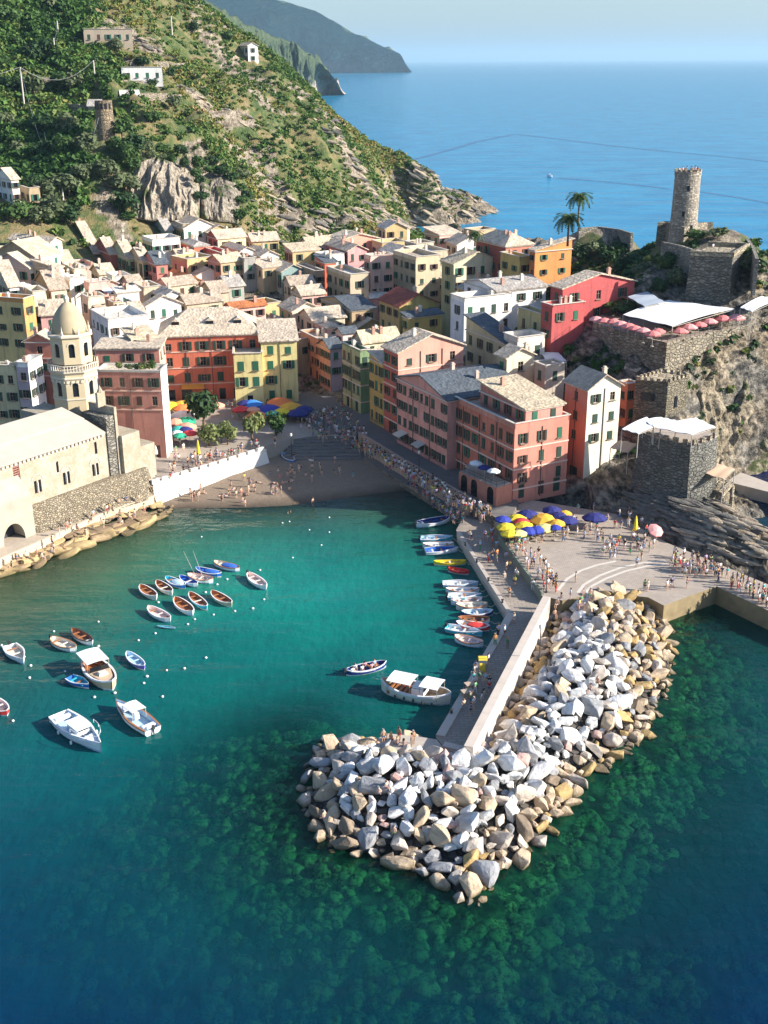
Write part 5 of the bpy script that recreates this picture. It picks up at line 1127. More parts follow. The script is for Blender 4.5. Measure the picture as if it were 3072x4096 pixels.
for i, p in enumerate([(1090,828),(1150,800),(1212,787),(1282,765),(1368,745),(1458,738)]):
    parasol(ZC(*p), 25.9, 23.2, 1.45 if i < 4 else 1.6, 'rose' if i % 2 else 'pink', 'pink parasol on the sunny side of the restaurant terrace, %s from the corner' % ords[i], 'pink parasols of the cliff restaurant')
parasol(ZC(1645,500), 28.5, 26, 1.5, 'pink', 'pink parasol at the right edge beside the castle cliff', 'pink parasols of the cliff restaurant')
# square stone house under the cliff
SH = [at(*Z5(403,520), 18.8), at(*Z5(712,542), 18.8), at(*Z5(905,480), 18.8)]; SH.append(SH[0]+(SH[2]-SH[1])*1.3)
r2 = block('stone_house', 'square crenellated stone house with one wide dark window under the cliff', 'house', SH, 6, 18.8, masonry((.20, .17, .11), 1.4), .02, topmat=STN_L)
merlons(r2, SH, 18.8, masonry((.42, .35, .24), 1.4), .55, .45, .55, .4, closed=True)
p = at(*Z5(525,635), 16.2); d = (SH[1]-SH[0]).normalized(); mb = MB(); mb.box((0, 0, 0), (2.3, .3, 1.2)); mb.build('window', [DARKW], r2, loc=(SH[0].lerp(SH[1], .42)-r2.location).xy.to_3d()+Vector((0, 0, 15.5-6)), rot=(0, 0, math.atan2(d.y, d.x)))
d = (SH[2]-SH[1]).normalized(); mb = MB(); mb.box((0, 0, 0), (.7, .3, 1.9)); mb.build('window', [DARKW], r2, loc=(SH[1].lerp(SH[2], .45)-r2.location).xy.to_3d()+Vector((0, 0, 8)), rot=(0, 0, math.atan2(d.y, d.x)))
h('orange strip house with pale doors between the cream gable and the stone house', Z5(330,575), 188, Z5(250,0)[0], Z5(405,0)[0], (.60,.24,.12), (.68,.32,.18), 27, 'flat', 'wh', 2, z0=6, wl=(3,1), parapet=.3, chim=0)
h('small roof with a red flower tub above the stone house', Z5(420,430), 196, Z5(330,0)[0], Z5(560,0)[0], BEI, WHT, 30, 'gable_r', 'st', 1, z0=14, chim=0)
# the cliff that falls from the restaurant terrace to the cove
cliff('castle_cliff', [at(*ZC(*p), z_) for p, z_ in (((985,950),21),((1180,905),21.5),((1400,860),22),((1560,800),22.5))]+[Vector((80, 210, 22)), Vector((95, 216, 16))], [Vector((48.5, 187.5, 9)), Vector((53, 185.5, 3)), Vector((58, 184.5, -1)), Vector((64, 186, -1)), Vector((74, 191, -1)), Vector((92, 198, -1))], 6.5, 15, .16, (.20, .165, .11), (.46, .38, .26), .04, cave=(.72, .75, 6))
# lower bastion on the rock
B = [at(*Z5(430,1000), 14.6), at(*Z5(560,1060), 14.6), at(*Z5(735,1100), 14.6), at(*Z5(925,1135), 14.6), at(*Z5(1080,1100), 14.6), at(*Z5(1180,1050), 14.6)]
B += [B[5]+Vector((-3, 8, 0)), B[0]+Vector((2, 6, 0))]
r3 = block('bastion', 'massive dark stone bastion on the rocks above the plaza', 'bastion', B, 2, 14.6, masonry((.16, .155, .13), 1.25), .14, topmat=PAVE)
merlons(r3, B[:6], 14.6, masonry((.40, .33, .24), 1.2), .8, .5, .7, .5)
canopy('left white canopy on top of the dark stone bastion', [Z5(275,985), Z5(430,1030), Z5(640,950), Z5(510,870)], 17.2, CANV, .25, 13.5)
canopy('right white canopy on top of the dark stone bastion', [Z5(570,965), Z5(940,1040), Z5(1165,968), Z5(980,878)], 17.2, CANV, .25, 14.6)
canopy('white canopy in the middle on top of the dark stone bastion', [Z5(480,905), Z5(580,965), Z5(790,905), Z5(650,872)], 17.4, CANV, .25, 14.6)
canopy('beige awning beside the bastion below the cream gable', [Z5(165,1160), Z5(330,1215), Z5(435,1130), Z5(260,1090)], 11, ORCV, .2, 7.5)
canopy('beige awning over the balcony on the seaward side of the bastion', [Z5(995,1385), Z5(1240,1460), Z5(1345,1365), Z5(1170,1305)], 9.5, ORCV, .2, 5)
BL = [at(*Z5(1010,1500), 6.2), at(*Z5(1235,1600), 6.2), at(*Z5(1330,1490), 6.2), at(*Z5(1180,1420), 6.2)]
r4 = block('balcony', 'small restaurant balcony on stone props at the seaward side of the bastion', 'balcony', BL, 5.6, 6.2, STN_L, 0)
for p in BL: 
    mb = MB(); mb.tube((0, 0, -4.5), (0, 0, 0), .35, .28, 6); mb.build('prop', STN_L, r4, loc=(p.x-r4.location.x, p.y-r4.location.y, 0))
railing([BL[0], BL[1], BL[2]], 6.2, 'railing of the small seaward balcony by the bastion', mat=FRAME)
railing([at(*Z4(1350,1225), 7.5), at(*Z4(1659,1280), 7.5), at(*Z5(760,1790), 4.4), at(*Z5(900,1800), 4.2)], 4.4, 'pale railing of the stepped path climbing to the bastion', mat=FRAME, step=2)
# ramp of the stepped path under the salmon house
# natural arch and slabs of rock behind the plaza
kr = random.Random(17); SLB = {'g': rockmat('grey_strata_rock', (.17, .155, .13), .4), 't': rockmat('tan_strata_rock', (.42, .34, .24), .3)}
STR = boulder_mesh(900, 5.0, .9, .8, 12, .06); STR2 = boulder_mesh(901, 4.2, 1.2, .7, 14, .06)
items = []
for k in range(420):
    t_ = kr.random(); a_ = atD(1290, 1108, 2.6).lerp(atD(1660, 1245, 2.0), t_); b_ = atD(1420, 1080, 3).lerp(atD(1720, 1180, .5), t_); f_ = kr.random(); p = a_.lerp(b_, f_); ix_, iy_ = int((p.x-12)/.62), int((p.y-138)/.62); z = float(KZ[min(max(iy_, 0), KZ.shape[0]-1), min(max(ix_, 0), KZ.shape[1]-1)])+kr.uniform(.0, .35)
    items.append((kr.choice((STR, STR2)), Matrix.LocRotScale(Vector((p.x, p.y, z)), Matrix.Rotation(-.85+kr.uniform(-.12, .12), 3, 'Z').to_euler(), Vector((kr.uniform(.6, 1.3), kr.uniform(.6, 1.2), kr.uniform(.7, 1.3)))), 0 if (t_ < .5 or kr.random() < .4) else 1))
joined('strata_rocks', items, 'stuff', [SLB['g'], SLB['t']])
# small boulders in the open water off the right shore
# ---------------------------------------------------------------- church
CP0 = Vector((-56.3, 160.6, 0)); CD = Vector((.577, .816, 0)).normalized(); CN = Vector((CD.y, -CD.x, 0))
def ch(s, o, z): return CP0+CD*s+CN*o+Vector((0, 0, z))
def on_wall(u, v, o=0.0):
    d = ray(u, v); q = CP0+CN*o; t_ = (q-CAM).dot(CN)/d.dot(CN); p = CAM+d*t_; return (p-CP0).dot(CD), p.z
church = empty('church', ch(0, 0, 1.8)); tag(church, 'medieval stone church with a pale roof and twin arched windows on the left shore', 'church'); O = church.location
CHW = NT('weathered_cream_stone'); CHW.b.inputs['Roughness'].default_value = .9
_a = CHW.noise(.5, 5, .7); _b = CHW.noise(2.5, 5, .7); _vo = CHW.n('ShaderNodeTexVoronoi', Scale=2.2); CHW.l(CHW.P(), _vo.inputs['Vector'])
_c = CHW.mix(CHW.ramp(_a, [(.4, 0.), (.6, 1.)]), (.48, .43, .35), (.36, .30, .21)); _c = CHW.mix(CHW.math('MULTIPLY', CHW.ramp(_b, [(.5, 0.), (.62, 1.)]), .55), _c, (.36, .31, .21)); _c = CHW.mix(CHW.ramp(_vo.outputs['Distance'], [(.25, 0.), (.6, .35)]), _c, (.3, .26, .18))
CHW.l(_c, CHW.b.inputs['Base Color']); CHW.bump(_b, .12)
wins = []
for (u, v) in ((360,820),(632,740),(906,660)):
    s, z = on_wall(*Z6(u, v))
    for q in (-.42, .42): wins.append((s+q, z-1.0, .5, 2.0))
for (u, v, w, hh) in ((545,635,.45,1.8),(908,455,.5,2.0),(160,722,1.2,3.2)):
    s, z = on_wall(*Z6(u, v)); wins.append((s, z-hh/2, w, hh))
mb = MB(); a, b = ch(-14, 0, 0)-O, ch(20.5, 0, 0)-O; a.z = b.z = 0
facade(mb, a, b, 0, 11.2, [(s+14, z-1.8, w, hh) for s, z, w, hh in wins], 0)
q = [a, b, b-CN*13, a-CN*13]; mb.add([(p.x, p.y, z) for z in (0, 11.2) for p in q], [(1, 2, 6, 5), (2, 3, 7, 6), (3, 0, 4, 7), (4, 5, 6, 7)], 0)
rd = Vector((0, 0, 11.2)); mb.poly([b+rd, b-CN*13+rd, b-CN*6.5+rd+Vector((0, 0, 3))], 0); mb.poly([a-CN*13+rd, a+rd, a-CN*6.5+rd+Vector((0, 0, 3))], 0)
o = mb.build('wall', CHW.m, church); fix_normals(o.data)
for (s, z, w, hh) in wins:
    if w < 1: 
        mb = MB(); mb.box((0, 0, 0), (w-.02, .04, hh)); mb.build('window', DARKW, church, loc=ch(s, -.17, z)-O, rot=(0, 0, math.atan2(CD.y, CD.x)))
    else:
        mb = MB(); mb.box((0, .04, 0), (w, .04, hh), mi=1)
        for i in range(9): mb.box((0, -.02, hh*(i+.3)/9), (w, .06, hh*.05), mi=0)
        for i in range(4): mb.box((-w/2+w*(i+.5)/4, -.04, 0), (.06, .06, hh), mi=0)
        mb.build('grated_window', [plain('rusty_grate', (.35, .16, .12)), DARKW], church, loc=ch(s, -.14, z)-O, rot=(0, 0, math.atan2(CD.y, CD.x)))
PALER = plain('pale_slate_roof', (.41, .37, .31), .8, var=.12, scale=.6)
for (u, v) in ((360,820),(632,740),(906,660)):     # round relieving arches in pinkish brick, colonnettes between the lancets
    s, z = on_wall(*Z6(u, v)); mb = MB()
    for k in range(9):
        t0 = math.pi*k/9; t1 = math.pi*(k+.86)/9; P = [(.95*math.cos(t0), .95*math.sin(t0)), (1.2*math.cos(t0), 1.2*math.sin(t0)), (1.2*math.cos(t1), 1.2*math.sin(t1)), (.95*math.cos(t1), .95*math.sin(t1))]
        mb.add([(x, y_, zz) for y_ in (-.07, .05) for x, zz in P], [(0, 1, 2, 3), (7, 6, 5, 4), (0, 4, 5, 1), (1, 5, 6, 2), (2, 6, 7, 3), (3, 7, 4, 0)])
    mb.build('brick_arch', plain('pinkish_brick', (.55, .38, .32)), church, loc=ch(s, 0, z+.9)-O, rot=(0, 0, math.atan2(CD.y, CD.x)))
    mb = MB(); mb.tube((0, 0, -1.0), (0, 0, .8), .09, n=6); mb.build('colonnette', plain('white_marble', (.75, .72, .68)), church, loc=ch(s, .06, z)-O)
def chroof(name, pts, th=.25, mat=None):
    mb = MB(); P = [Vector(p)-O for p in pts]; n = len(P); U = [p+Vector((0, 0, th)) for p in P]; mb.add(P+U, [tuple(reversed(range(n))), tuple(range(n, 2*n))]+[(i, (i+1) % n, n+(i+1) % n, n+i) for i in range(n)]); o = mb.build(name, mat or PALER, church); fix_normals(o.data); return o
chroof('roof', [ch(-14.5, .5, 12.85), ch(20.0, .5, 12.85), ch(19.2, -3.0, 14.5), ch(-14.5, -3.0, 14.5)])
chroof('roof', [ch(-14.5, -3.0, 14.75), ch(19.0, -3.0, 14.75), ch(17.6, -6.5, 16.4), ch(-14.5, -6.5, 16.4)])
chroof('roof', [ch(-14.5, -6.52, 16.4), ch(17.6, -6.52, 16.4), ch(19.5, -13.6, 12.9), ch(-14.5, -13.6, 12.9)])
chroof('lean_to_roof', [ch(-14.6, .55, 13.12), ch(-2.5, .55, 13.12), ch(-3.5, -6.4, 16.75), ch(-14.6, -6.4, 16.75)], .3, plain('white_roof_patch', (.62, .57, .49), .8, var=.06))
for k in range(44):
    mb = MB(); mb.box((0, 0, 0), (.38, .25, .3)); mb.build('corbel', plain('corbel', (.62, .5, .42)), church, loc=ch(-13.5+k*.77, .12, 12.35)-O, rot=(0, 0, math.atan2(CD.y, CD.x)))
# forward left block with the arch, stone plinth
s_e = on_wall(*Z6(325, 1150), 2.6)[0]; s_c, z_c = on_wall(*Z6(118, 1150), 2.6); s_r = on_wall(*Z6(242, 1290), 2.6)[0]
mb = MB(); A_ = ch(-14, 2.6, 0)-O; B_ = ch(s_e, 2.6, 0)-O; A_.z = B_.z = 0; hh = 6.4; ac, ar = s_c+14, s_r-s_c
L_ = (B_-A_).length; N = 14; fa = lambda s, z, o_=0.0: tuple(A_+CD*s-CN*o_+Vector((0, 0, z)))
mb.poly([fa(0, 0), fa(ac-ar, 0), fa(ac-ar, hh), fa(0, hh)]); mb.poly([fa(ac+ar, 0), fa(L_, 0), fa(L_, hh), fa(ac+ar, hh)])
for k in range(N):
    t0, t1 = math.pi-math.pi*k/N, math.pi-math.pi*(k+1)/N; s0, s1, z0_, z1_ = ac+ar*math.cos(t0), ac+ar*math.cos(t1), .3+2.6*math.sin(t0), .3+2.6*math.sin(t1)
    mb.poly([fa(s0, z0_), fa(s1, z1_), fa(s1, hh), fa(s0, hh)]); mb.poly([fa(s0, z0_), fa(s0, z0_, 2.5), fa(s1, z1_, 2.5), fa(s1, z1_)])
mb.poly([fa(0, hh), fa(L_, hh), fa(L_, hh+2.5, 2.6), fa(0, hh+2.5, 2.6)]); mb.poly([fa(L_, 0), fa(L_, 0, 2.6), fa(L_, hh+2.5, 2.6), fa(L_, hh)])
mb.build('buttress_wall', plain('whitewashed_plaster', (.38, .34, .27), .9, var=.25, scale=.5), church)
mb = MB(); mb.add([fa(ac-ar, 0, 2.45), fa(ac+ar, 0, 2.45), fa(ac+ar, 3.4, 2.45), fa(ac-ar, 3.4, 2.45)], [(0, 1, 2, 3)]); mb.build('arch_recess', plain('vault_shade', (.03, .035, .045)), church)  # near-black sheet paints the shade deep inside the arch
PL = masonry((.33, .27, .18), 2.3, .6); pts0 = [atD(95, 1150, 1.8), atD(319, 1080, 1.8), atD(337, 1062, 1.8)]; ptt = [at(*Z6(415, 958), 5.4), at(*Z6(1190, 712), 5.4), at(*Z6(1400, 640), 5.4)]
mb = MB(); zz = Vector((0, 0, 0)); f0 = [p-O for p in pts0]; f1 = [p-O for p in ptt]
back = [ch(0, -1, 5.4)-O, ch(20, -1, 5.4)-O, ch(27, -1, 5.4)-O]
for i in range(2): mb.poly([f0[i], f0[i+1], f1[i+1], f1[i]]); mb.poly([f1[i], f1[i+1], back[i+1], back[i]])
mb.poly([f0[0], f1[0], back[0], ch(0, -1, 1.8)-O]); mb.poly([f0[2], ch(28, -1, 0)-O, back[2], f1[2]]); mb.build('plinth', PL, church)
# facade pier, shaded face and lit edge painted as two stones; annex to the right
for nm, s0, s1, o0, o1, z1, m in (('facade_pier', 20.5, 22.2, .3, -5.5, 15.3, masonry((.24, .22, .18), 1.2)), ('facade_pier', 22.2, 22.7, .5, -5.5, 16.6, CHW.m), ('annex_wall', 22.7, 26.5, 1.2, -6, 11.8, CHW.m), ('annex_wall', 26.5, 29.6, 1.2, -6, 9.0, CHW.m), ('tower_foot', 16.5, 21.5, -6.8, -15.5, 15.0, CHW.m)):
    mb = MB(); mb.prism([(ch(s, o_, 0)-O)[:2] for s, o_ in ((s0, o0), (s1, o0), (s1, o1), (s0, o1))], 1.0, z1-1.8); o = mb.build(nm, m, church); fix_normals(o.data)
mb = MB(); mb.box((0, 0, 0), (.5, 1.6, 2.4)); mb.lathe((0, .0, 2.4), [(.5, 0), (.3, .5), (.02, 1.1)], 6); mb.build('bell_cote', CHW.m, church, loc=ch(21.8, -2, 16.5)-O, rot=(0, 0, math.atan2(CN.y, CN.x)))
# bell tower
BT = Vector((-50.9, 186, 12)); bt = empty('bell_tower', BT); tag(bt, 'octagonal cream bell tower with arched openings and an egg shaped dome', 'bell tower')
TWC = plain('tower_plaster', (.56, .46, .29), .85, var=.16, scale=.5); TWW = plain('tower_trim', (.64, .56, .43), .85, var=.08)
r0 = -math.radians(74.7)+math.pi/8; k8 = 1/math.cos(math.pi/8)
def octo(mb, R_, z0_, z1_, wins=(), mi=0):
    V = [Vector((R_*k8*math.cos(r0+k*math.pi/4), R_*k8*math.sin(r0+k*math.pi/4), 0)) for k in range(8)]
    for k in range(8):
        a_, b_ = V[k], V[(k+1) % 8]; L_ = (b_-a_).length; facade(mb, a_, b_, z0_, z1_, [(L_/2, z, w, hh_) for (z, w, hh_) in wins], mi)
    return V
mb = MB(); V = octo(mb, 3.55, -9, 9.2, [(5.2, .95, 2.3)]); octo(mb, 3.2, 10.5, 15.0, [(11.6, .95, 2.2)]); o = mb.build('shaft', TWC, bt); fix_normals(o.data)
for R_, z_, w_, hh_ in ((3.55, 5.2, .95, 2.3), (3.2, 11.6, .95, 2.2)):
    for k in range(8):
        an = r0+math.pi/8+k*math.pi/4; root_ = Vector((math.cos(an)*(R_-.2), math.sin(an)*(R_-.2), z_)); mb = MB(); mb.box((0, 0, 0), (w_-.04, .05, hh_)); mb.build('window', DARKW, bt, loc=root_, rot=(0, 0, an+math.pi/2))
        mb = MB(); P = [(.55*math.cos(t_), .55*math.sin(t_)) for t_ in np.linspace(0, math.pi, 9)]+[(-.72, 0), (-.72, -hh_*.9), (-.55, -hh_*.9)][:0]
        for j in range(8):
            t0, t1 = math.pi*j/8, math.pi*(j+1)/8; q = [(.48*math.cos(t0), .48*math.sin(t0)), (.7*math.cos(t0), .7*math.sin(t0)), (.7*math.cos(t1), .7*math.sin(t1)), (.48*math.cos(t1), .48*math.sin(t1))]
            mb.add([(x, y_, zz_) for y_ in (-.06, .06) for x, zz_ in q], [(0, 1, 2, 3), (7, 6, 5, 4), (0, 4, 5, 1), (1, 5, 6, 2), (2, 6, 7, 3), (3, 7, 4, 0)])
        mb.build('arch_moulding', TWW, bt, loc=(math.cos(an)*R_, math.sin(an)*R_, z_+hh_-.35), rot=(0, 0, an+math.pi/2))
def ring(nm, prof, n=8, mat=TWW): mb = MB(); mb.lathe((0, 0, 0), [(r_*k8, z_) for r_, z_ in prof], n, rz=r0); mb.build(nm, mat, bt)
ring('cornice', [(3.6, 8.0), (3.75, 8.2), (3.75, 8.4), (3.6, 8.45)]); ring('gallery_floor', [(3.6, 8.9), (3.95, 9.3), (3.95, 9.6), (3.3, 9.62)]); ring('string_course', [(3.6, 4.7), (3.68, 4.72), (3.68, 4.88), (3.6, 4.9)]); ring('belfry_cornice', [(3.25, 14.7), (3.5, 14.9), (3.5, 15.15), (3.1, 15.3)])
for k in range(8):
    an = r0+k*math.pi/4; a_ = Vector((4.0*k8*math.cos(an), 4.0*k8*math.sin(an), 9.6)); an2 = an+math.pi/4; b_ = Vector((4.0*k8*math.cos(an2), 4.0*k8*math.sin(an2), 9.6)); mb = MB()
    mb.box((0, 0, .78), ((b_-a_).length, .16, .12))
    for j in range(7): mb.box((-(b_-a_).length/2+(j+.5)*(b_-a_).length/7, 0, 0), (.14, .12, .78))
    c_ = (a_+b_)/2; mb.build('balustrade', TWW, bt, loc=c_, rot=(0, 0, math.atan2((b_-a_).y, (b_-a_).x)))
    for zz_, rr_ in ((7.55, 3.62),):
        for j in range(4): 
            q = a_.lerp(b_, (j+.5)/4)*(rr_/4.0); mb = MB(); mb.box((0, 0, 0), (.45, .22, .4), top=.6); mb.build('corbel', TWW, bt, loc=(q.x, q.y, zz_), rot=(0, 0, an+math.pi/8+math.pi/2))
mb = MB(); mb.lathe((0, 0, 15.3), [(2.8, 0), (2.8, .4), (2.72, 1.1), (2.45, 2.1), (2.0, 3.1), (1.38, 3.95), (.75, 4.55), (.33, 4.8)], 24); mb.build('dome', plain('dome_plaster', (.42, .34, .21), .8, var=.2, scale=.7), bt, smooth=True)
mb = MB(); mb.lathe((0, 0, 20.1), [(.35, 0), (.4, .5), (.5, .55), (.3, .9), (.05, 1.3), (.03, 2.4)], 8); mb.build('lantern', TWW, bt)
for k in range(8):
    an = r0+k*math.pi/4; mb = MB(); mb.lathe((0, 0, 0), [(.2, 0), (.2, .6), (.12, .7), (.02, 1.5)], 6); mb.build('pinnacle', TWW, bt, loc=(3.3*math.cos(an), 3.3*math.sin(an), 15.2))
# hillside tower, cottages
def hit(u, v, y0=250, y1=640):
    d = ray(u, v)
    for i in range(400):
        y = y0+(y1-y0)*i/400; t_ = y/d.y; x = d.x*t_; z = CAM_H+d.z*t_
        if z < ground(x, y)+.2: return Vector((x, y, ground(x, y)))
    return Vector((d.x*y1/d.y, y1, ground(d.x*y1/d.y, y1)))
Dh = lambda u, v: hit(*D(u, v))
rtw = Dh(230, 300); t2 = empty('ruined_tower', rtw); tag(t2, 'old round stone tower half buried in trees on the left hillside', 'tower')
mb = MB(); mb.lathe((0, 0, -3), [(2.9, 0), (2.75, 6), (2.6, 12.5), (2.6, 14), (2.2, 14), (2.2, 13), (.01, 13)], 18, close=False); mb.build('wall', masonry((.28, .21, .13), .9), t2)
for k in range(5): mb = MB(); a_ = -2.6+k*.5; mb.box((0, 0, 0), (.7, .5, 1.6)); mb.build('opening', DARKW, t2, loc=(2.42*math.cos(a_), 2.42*math.sin(a_), 8.6), rot=(0, 0, a_+math.pi/2))
def cottage(lab, c, uL, uR, hgt, cl, cr=None, az=30, roof='gable_l', rc='st', rows=1, lift=1.0, **k):
    p = Dh(*c); z0 = p.z-1.5; Hh = p.z+hgt; P = at(c[0]*1.852, px_of(p.x, p.y, Hh)[1], Hh)
    return h(lab, (c[0]*1.852, px_of(p.x, p.y, Hh)[1]), p.y, uL*1.852, uR*1.852, cl, cr, az, roof, rc, rows, z0=z0, chim=0, group=None, **k)
cottage('white cubic house high on the right shoulder of the hill', (535,135), 515, 556, 6.5, (.6,.6,.6), WHT, 30, 'gable_r', 'st', 2)
cottage('small white annexe beside the high hillside house', (547,137), 538, 558, 4, WHT, None, 30, 'flat', 'wh', 1)
cottage('long white terraced house with dark openings on the left hillside', (262,178), 215, 350, 4, (.5,.5,.5), WHT, 10, 'flat', 'gr', 1)
cottage('cream roofed hut above the old round tower', (262,228), 240, 300, 3, TAN, WHT, 15, 'gable_l', 'wh', 1)
cottage('grey roofed shed left of the old round tower', (190,250), 130, 215, 3, (.3,.27,.22), None, 5, 'gable_l', 'gr', 1)
cottage('ruined stone house among terraces near the top left', (180,105), 160, 285, 5.5, (.34,.27,.19), (.42,.34,.25), 12, 'flat', 's2', 1)
cottage('white fronted house at the far left below the wooded slope', (24,442), -10, 40, 7, WHT, (.7,.6,.5), 40, 'gable_l', 'st', 2)
cottage('low house with a flat roof at the far left below the wooded slope', (62,446), 28, 86, 4, TAN, None, 30, 'flat', 's2', 1)
# dry stone terrace walls on the slope
tw_pts = [[(130,235),(215,243)],[(0,270),(110,280),(190,285)],[(0,160),(90,150)],[(20,185),(110,178)],[(0,330),(90,345)],[(150,95),(285,95)],[(165,75),(270,70)],[(100,160),(180,150)],[(205,190),(345,195)],[(0,380),(110,390)],[(60,475),(150,470)],[(300,215),(420,225)],[(280,145),(400,150)]]
for i, seg in enumerate(tw_pts):
    P = [Dh(*p) for p in seg]; Q = []
    for a, b in zip(P, P[1:]): Q += [a.lerp(b, k/4) for k in range(4)]
    Q.append(P[-1])
    root = empty('terrace_wall', Q[0]); tag(root, 'dry stone terrace wall on the hillside, %s' % ['left of the round tower','below the sheds at left','upper left among trees','left under the poles','above the left gardens','under the ruined stone house','over the ruined stone house','behind the tall poles','below the long white house','above the wooded hollow','behind the far left roofs','right of the cream hut','above the long white house'][i], 'wall')
    for a, b in zip(Q, Q[1:]):
        L = (b-a).length; mb = MB(); dx = (b-a); zz_ = (ground(a.x, a.y)+ground(b.x, b.y))/2
        mb.box((0, 0, 0), (dx.xy.length+.1, .8, 3.4)); mb.build('wall_panel', masonry((.30, .25, .18), .9), root, loc=((a+b)/2-Q[0]).xy.to_3d()+Vector((0, 0, zz_-1.4-Q[0].z)), rot=(0, 0, math.atan2(dx.y, dx.x)))

# slabs of bare rock along the foot of the hill and on its ribs
items = []; sl = random.Random(23)
def slabs(line, n, wid, sc, zoff=0):
    for _ in range(n):
        i = sl.randrange(len(line)-1); p = line[i].lerp(line[i+1], sl.random()); x, y = p.x+sl.uniform(-wid, wid), p.y+sl.uniform(-wid, wid); z = float(land_z(np.array([[x]]), np.array([[y]]))[0, 0])
        if z < -1.5: continue
        s_ = sl.uniform(.6, 1.5)*sc; items.append((sl.choice((STR, STR2)), Matrix.LocRotScale(Vector((x, y, max(z, -.3)+zoff)), (Matrix.Rotation(sl.uniform(-.5, 0), 3, 'Z') @ Matrix.Rotation(sl.uniform(.1, .5), 3, 'Y')).to_euler(), Vector((s_, s_*1.3, s_*1.6))), sl.randrange(2)))
for rb in RIBS[:3]: slabs([Vector(p) for p in rb], 70, 8, 1.2)
for rb in RIBS[3:]: slabs([Vector(p) for p in rb], 22, 5, .9)
slabs([atD(*p, 1) for p in ((870,500),(905,528),(940,540))], 60, 9, 1.0); slabs([atD(*p, 1) for p in ((875,482),(940,476),(1000,468),(1035,452))], 130, 9, 1.3); slabs([atyD(*p) for p in ((860,400,520),(920,418,540),(1000,440,570))], 90, 10, 1.3)
slabs([atyD(*p) for p in ((560,500,378),(700,515,392),(830,515,425),(890,528,450))], 110, 10, 1.1)
joined('hillside_rock_slabs', items, 'stuff', [SLB['g'], SLB['t']])
# ---------------------------------------------------------------- vegetation
def leaf_cloud(seed, n, size=.22, lumps=6, squash=.8, hollow=.35):
    """unit crown: leaf clumps spread through an uneven volume; returns verts (n*4,3)"""
    g = np.random.default_rng(seed); c = g.normal(size=(lumps, 3)); c /= np.linalg.norm(c, axis=1)[:, None]; c *= g.uniform(.25, .62, (lumps, 1)); c[:, 2] *= .7; rr = g.uniform(.38, .62, lumps)
    k = g.integers(0, lumps, n); d = g.normal(size=(n, 3)); d /= np.linalg.norm(d, axis=1)[:, None]; rad = rr[k]*(hollow+(1-hollow)*g.random(n)**.4)
    p = c[k]+d*rad[:, None]; p[:, 2] = p[:, 2]*squash
    nrm = d+g.normal(size=(n, 3))*.55+np.array([0, 0, .5]); nrm /= np.linalg.norm(nrm, axis=1)[:, None]
    t1 = np.cross(nrm, g.normal(size=(n, 3))); t1 /= np.linalg.norm(t1, axis=1)[:, None]; t2 = np.cross(nrm, t1); s = size*g.uniform(.5, 1.2, (n, 1))
    return np.stack([p-t1*s-t2*s*.6, p+t1*s-t2*s*.5, p+t1*s*.8+t2*s*.7, p-t1*s*.7+t2*s*.6], 1).reshape(-1, 3)
def crown_mesh(seed, n, **k):
    v = leaf_cloud(seed, n, **k); return np_mesh('crown', v, np.arange(len(v)).reshape(-1, 4), False)
def scatter(name, P, S, T, n=44, size=.3, mat=None, protos=6, squash=.75):
    """joined brush: P positions, S sizes, T tints"""
    pr = [leaf_cloud(500+i, n, size=size, squash=squash) for i in range(protos)]; g = np.random.default_rng(1); co = []; 
    for i in range(len(P)):
        a = g.uniform(0, 6.28); c, s = math.cos(a), math.sin(a); v = pr[i % protos]*S[i]; co.append(np.stack([v[:, 0]*c-v[:, 1]*s, v[:, 0]*s+v[:, 1]*c, v[:, 2]], 1)+P[i])
    co = np.vstack(co); me = np_mesh(name, co, np.arange(len(co)).reshape(-1, 4), False); t = np.repeat(np.array(T), n*4, 0)
    t = t*np.repeat(g.uniform(.75, 1.25, len(co)//4), 4)[:, None]; vattr(me, 'tint', t, 'COL'); return tag(link(name, me, None, mat), kind='stuff')
SCRUB = leafmat('scrub_leaves', None, None, 'tint')
g = np.random.default_rng(4); PP, SS, TT_ = [], [], []
N = 60000; gx = g.uniform(-190, 60, N); gy = g.uniform(300, 600, N); gz = land_z(gx, gy)
V = np.stack([gx, gy, gz-CAM_H], -1); w_ = V @ np.array(FWD); gu = (CX+FPX*(V @ np.array(RIGHT))/w_)/1.852; gv = (CY-FPX*(V @ np.array(UP))/w_)/1.852
rk = np.where(poly_inside(CLIFF1, gx, gy), .9, 0.)
for rb in RIBS: rk = np.maximum(rk, .95*np.clip(1.3-poly_dist(rb, gx, gy, False)/(1+6*fbm(gx*.09, gy*.09, 2, 77)), 0, 1))
rk = np.maximum(rk, np.clip((gx-5)/25, 0, 1)*(gy > 430)*.85); rk = np.maximum(rk, np.clip((9-gz)/5, 0, 1))
left = np.clip((330-gu)/180, 0, 1)
dens = np.clip((fbm(gx*.045, gy*.03, 4, 55)-.30)*3.6+left*.9, .32, 1)*(1-rk*.8)
dens = np.where(gy < 345, dens*np.clip((gy-318)/25, 0, 1)*np.where(gu < 190, 1, .3), dens)
HB = [(p['a']+p['c'])/2 for p in HOUSES if p['a'].y > 300]
ok = (g.random(N) < dens*.8) & (gu > -40) & (gu < 1100) & (gz > 2)
for c in HB: ok &= np.hypot(gx-c.x, gy-c.y) > 6.5
idx = np.nonzero(ok)[0]
